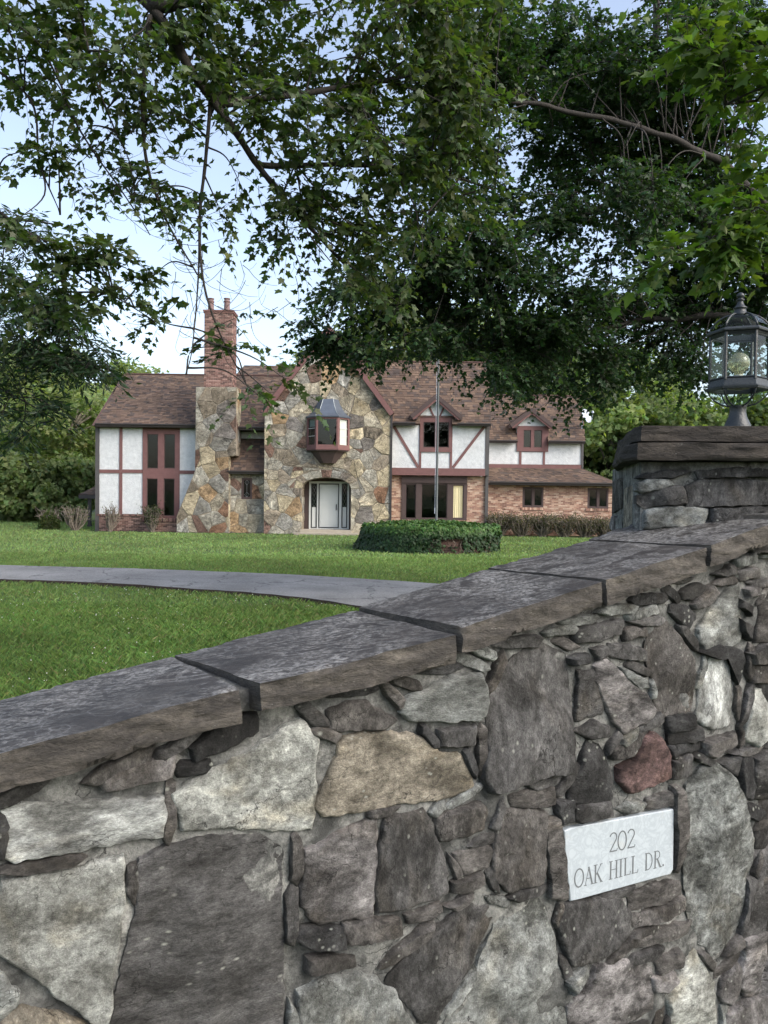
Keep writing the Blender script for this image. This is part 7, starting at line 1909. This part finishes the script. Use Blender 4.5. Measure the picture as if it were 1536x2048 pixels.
# ---------------- shrubs
def shrub(name, label, x, y, w, h, seed, stems=26, leaves=500, lc=(0.06, 0.085, 0.035), ls=0.06, dome=False, group=None, tw=M_TWIG, tips=0):
    rg = np.random.default_rng(seed); t = empty(name, (x, y, 0)); tag(t, label, 'shrub', group)
    mb = MB(); ends = []
    for k in range(stems):
        a = rg.uniform(0, 6.28); r = w * 0.5 * rg.uniform(.25, 1); zz = h * rg.uniform(.65, 1.0)
        e = np.array([r * math.cos(a), r * math.sin(a) * .8, zz]); p0 = np.array([rg.normal(0, .05 * w), rg.normal(0, .04 * w), 0])
        q = smooth_path([p0, p0 * .5 + e * np.array([.55, .55, .4]) + rg.normal(0, .05, 3), e * .85 + rg.normal(0, .04, 3), e], 4)
        mb.add(*tube_np(q, np.linspace(0.032, 0.012, len(q)), 5)); ends += [q[-1], q[-3], q[len(q) // 2]]
        for s in range(4):
            b0 = q[rg.integers(4, len(q))]; e2 = b0 + rg.normal(0, .13, 3) + np.array([0, 0, .08]); mb.add(*tube_np([b0, (b0 + e2) / 2 + rg.normal(0, .02, 3), e2], [.012, .009, .006], 3)); ends.append(e2)
    mb.build('stems', tw, t)
    if leaves:
        ends = np.array(ends)
        if dome:
            u = unit(rg.normal(0, 1, (leaves, 3))); u[:, 2] = np.abs(u[:, 2]); P = u * np.array([w * .5, w * .45, h]) * rg.uniform(.6, 1.0, (leaves, 1)) ** .4
            P = np.sign(P) * np.minimum(np.abs(P), np.array([w * .46, w * .42, h * .95]))
        else: P = ends[rg.integers(0, len(ends), leaves)] + rg.normal(0, .07, (leaves, 3))
        P[:, 2] = np.clip(P[:, 2], 0.04, None)
        A = rg.normal(0, 1, (leaves, 3)); Nn = rg.normal(0, .6, (leaves, 3)) + np.array([0, -.3, .6])
        V, F = stamp(ov_v, ov_f, P, leaf_basis(A, Nn), ls * rg.uniform(.6, 1.4, leaves))
        o = link('foliage', mesh_np('foliage', V, F, M_LEAF_FAR, col=np.repeat(tint(leaves, lc, rg), len(ov_v), 0)), t); o['kind'] = 'stuff'
    return t
shrub('clipped_bush', 'square clipped bush at the left end of the lawn', gx_(98, 35.4), 35.4, 0.95, 0.86, 1, 26, 3200, (0.07, 0.095, 0.035), .07, True)
shrub('pruned_shrub', 'hard pruned bare shrub left of the house corner', gx_(150, 34.6), 34.6, 1.35, 1.12, 2, 34, 420, (0.10, 0.12, 0.07), .06)
shrub('pruned_shrub', 'hard pruned bare shrub before the brick base, nearest the house corner', gx_(221, 34.4), 34.4, 0.95, 1.05, 3, 24, 160, (0.09, 0.11, 0.06), .05)
shrub('pruned_shrub', 'leafier pruned shrub below the tall left window', gx_(304, 34.4), 34.4, 0.95, 1.1, 4, 26, 1300, (0.055, 0.07, 0.035), .06)
hed = [(1000, 1.0), (1042, .95), (1086, .98), (1130, .92), (1172, .9), (1212, .8)]
hl = ['brown hedge shrub nearest the grey downspout', 'brown hedge shrub left of the lower casement window', 'brown hedge shrub right of centre below the first casement window', 'brown hedge shrub between the two casement windows', 'brown hedge shrub left of the last casement window', 'low brown hedge shrub nearest the gate pillar']
hl = ['leftmost of the brown hedge shrubs along the brick wall', 'second brown hedge shrub from the left along the brick wall', 'third brown hedge shrub from the left along the brick wall', 'fourth brown hedge shrub from the left along the brick wall', 'fifth brown hedge shrub from the left along the brick wall', 'rightmost of the brown hedge shrubs along the brick wall']
for i, (px, hh_) in enumerate(hed):
    shrub('hedge_shrub', hl[i], gx_(px, 34.6), 34.6, 1.55, hh_ * 0.92, 40 + i, 60, 2200, (0.095, 0.092, 0.060), .055, False, 'hedge shrubs along the right brick wall')

# ---------------- grass
rg = np.random.default_rng(77)
def in_drive(x, y):
    fy = np.interp(x, farE[:, 0], farE[:, 1]); ny = np.interp(x, nearE[:, 0][:75], nearE[:, 1][:75])
    rag = 0.07 * fbm(np.stack([x * 2.3, y * 0.5, np.zeros_like(x)], -1), 3)
    return (y > ny + 0.015 + rag) & (y < fy - 0.02 + rag)
def blades(n, y0, y1, w, hgt, name, pw=1.0, gc=(0.105, 0.172, 0.048)):
    Y = y0 + (y1 - y0) * rg.random(n) ** pw
    Xp = rg.uniform(-60, 1230, n); x = (Xp - 768) / FPX * Y
    wd = WO.y + (x - WO.x) * 0.5 + 0.52
    ok = ~in_drive(x, Y) & ((x - pcx) ** 2 + (Y - pcy) ** 2 > (PR + .05) ** 2) & (Y > wd) & ~((Y > 33.8) & (x > gx_(186, 35)))
    x, Y = x[ok], Y[ok]; n = len(x); z = ground_z(x, Y)
    patch = 1 + 0.3 * fbm(np.stack([x * .8, Y * .8, np.zeros(n)], -1), 3)
    a = rg.uniform(0, 2 * math.pi, n); ln = rg.normal(0, .55, (n, 2)); s = rg.uniform(.5, 1.35, n) * patch * (1 + 0.010 * Y)
    hh = hgt * s; ww = w * rg.uniform(.7, 1.3, n)
    bx, by = np.cos(a) * ww / 2, np.sin(a) * ww / 2
    V = np.stack([np.stack([x - bx, Y - by, z - .005], -1), np.stack([x + bx, Y + by, z - .005], -1), np.stack([x + bx * .6 + ln[:, 0] * hh * .35, Y + by * .6 + ln[:, 1] * hh * .35, z + hh * .6], -1), np.stack([x + ln[:, 0] * hh, Y + ln[:, 1] * hh, z + hh], -1)], 1).reshape(-1, 3)
    k = np.arange(n)[:, None] * 4
    F = np.concatenate([k + np.array([[0, 1, 2]]), k + np.array([[0, 2, 3]])])
    pc_ = fbm(np.stack([x * .35, Y * .35, np.full(n, 4.0)], -1), 3) + 0.7 * fbm(np.stack([x * 1.9, Y * 1.9, np.full(n, 9.0)], -1), 2)
    C = tint(n, gc, rg, .2, .12) * np.clip(1 + 0.32 * pc_[:, None], 0.4, 1.8)
    dry = rg.random(n) < 0.04 + 0.10 * np.clip(-pc_, 0, 1); C[dry] = np.array([0.20, 0.19, 0.09]) * rg.uniform(.6, 1.1, (dry.sum(), 1))
    o = link(name, mesh_np(name, V, F, M_GRASS, col=np.repeat(C, 4, 0))); tag(o, None, None, None, 'stuff'); return o
tag(blades(150000, 3.2, 12.5, 0.006, 0.058, 'grass', 0.8), 'short green grass nearest the stone wall', 'grass')
tag(blades(130000, 12.5, 22.5, 0.011, 0.05, 'grass', 0.9, (0.136, 0.208, 0.066)), 'short green grass on both sides of the driveway', 'grass')  # same grass, blade colour paler with distance to stand in for grazing light
tag(blades(120000, 22.0, 44.0, 0.022, 0.05, 'grass', 1.0, (0.172, 0.255, 0.088)), 'short green grass before the house', 'grass')
# white clover heads
n = 480; Y = rg.uniform(5, 16, n); x = (rg.uniform(-20, 760, n) - 768) / FPX * Y; cl = fbm(np.stack([x * .7, Y * .7, np.zeros(n)], -1), 2) > -0.05
ok = cl & ~in_drive(x, Y) & (Y > WO.y + (x - WO.x) * 0.5 + 0.6); x, Y = x[ok], Y[ok]
s = []; 
oc = np.array([(0, 0, 1), (1, 0, 0), (0, 1, 0), (-1, 0, 0), (0, -1, 0), (0, 0, -1)], float); of = np.array([(0, 1, 2), (0, 2, 3), (0, 3, 4), (0, 4, 1), (5, 2, 1), (5, 3, 2), (5, 4, 3), (5, 1, 4)])
V, F = stamp(oc, of, np.stack([x, Y, ground_z(x, Y) + .055], -1), np.tile(np.eye(3), (len(x), 1, 1)), rg.uniform(.005, .009, len(x)))
o = link('clover_flowers', mesh_np('clover_flowers', V, F, M_FLOWER, smooth=True)); tag(o, 'tiny white clover heads scattered in the near lawn', 'clover', None, 'stuff')
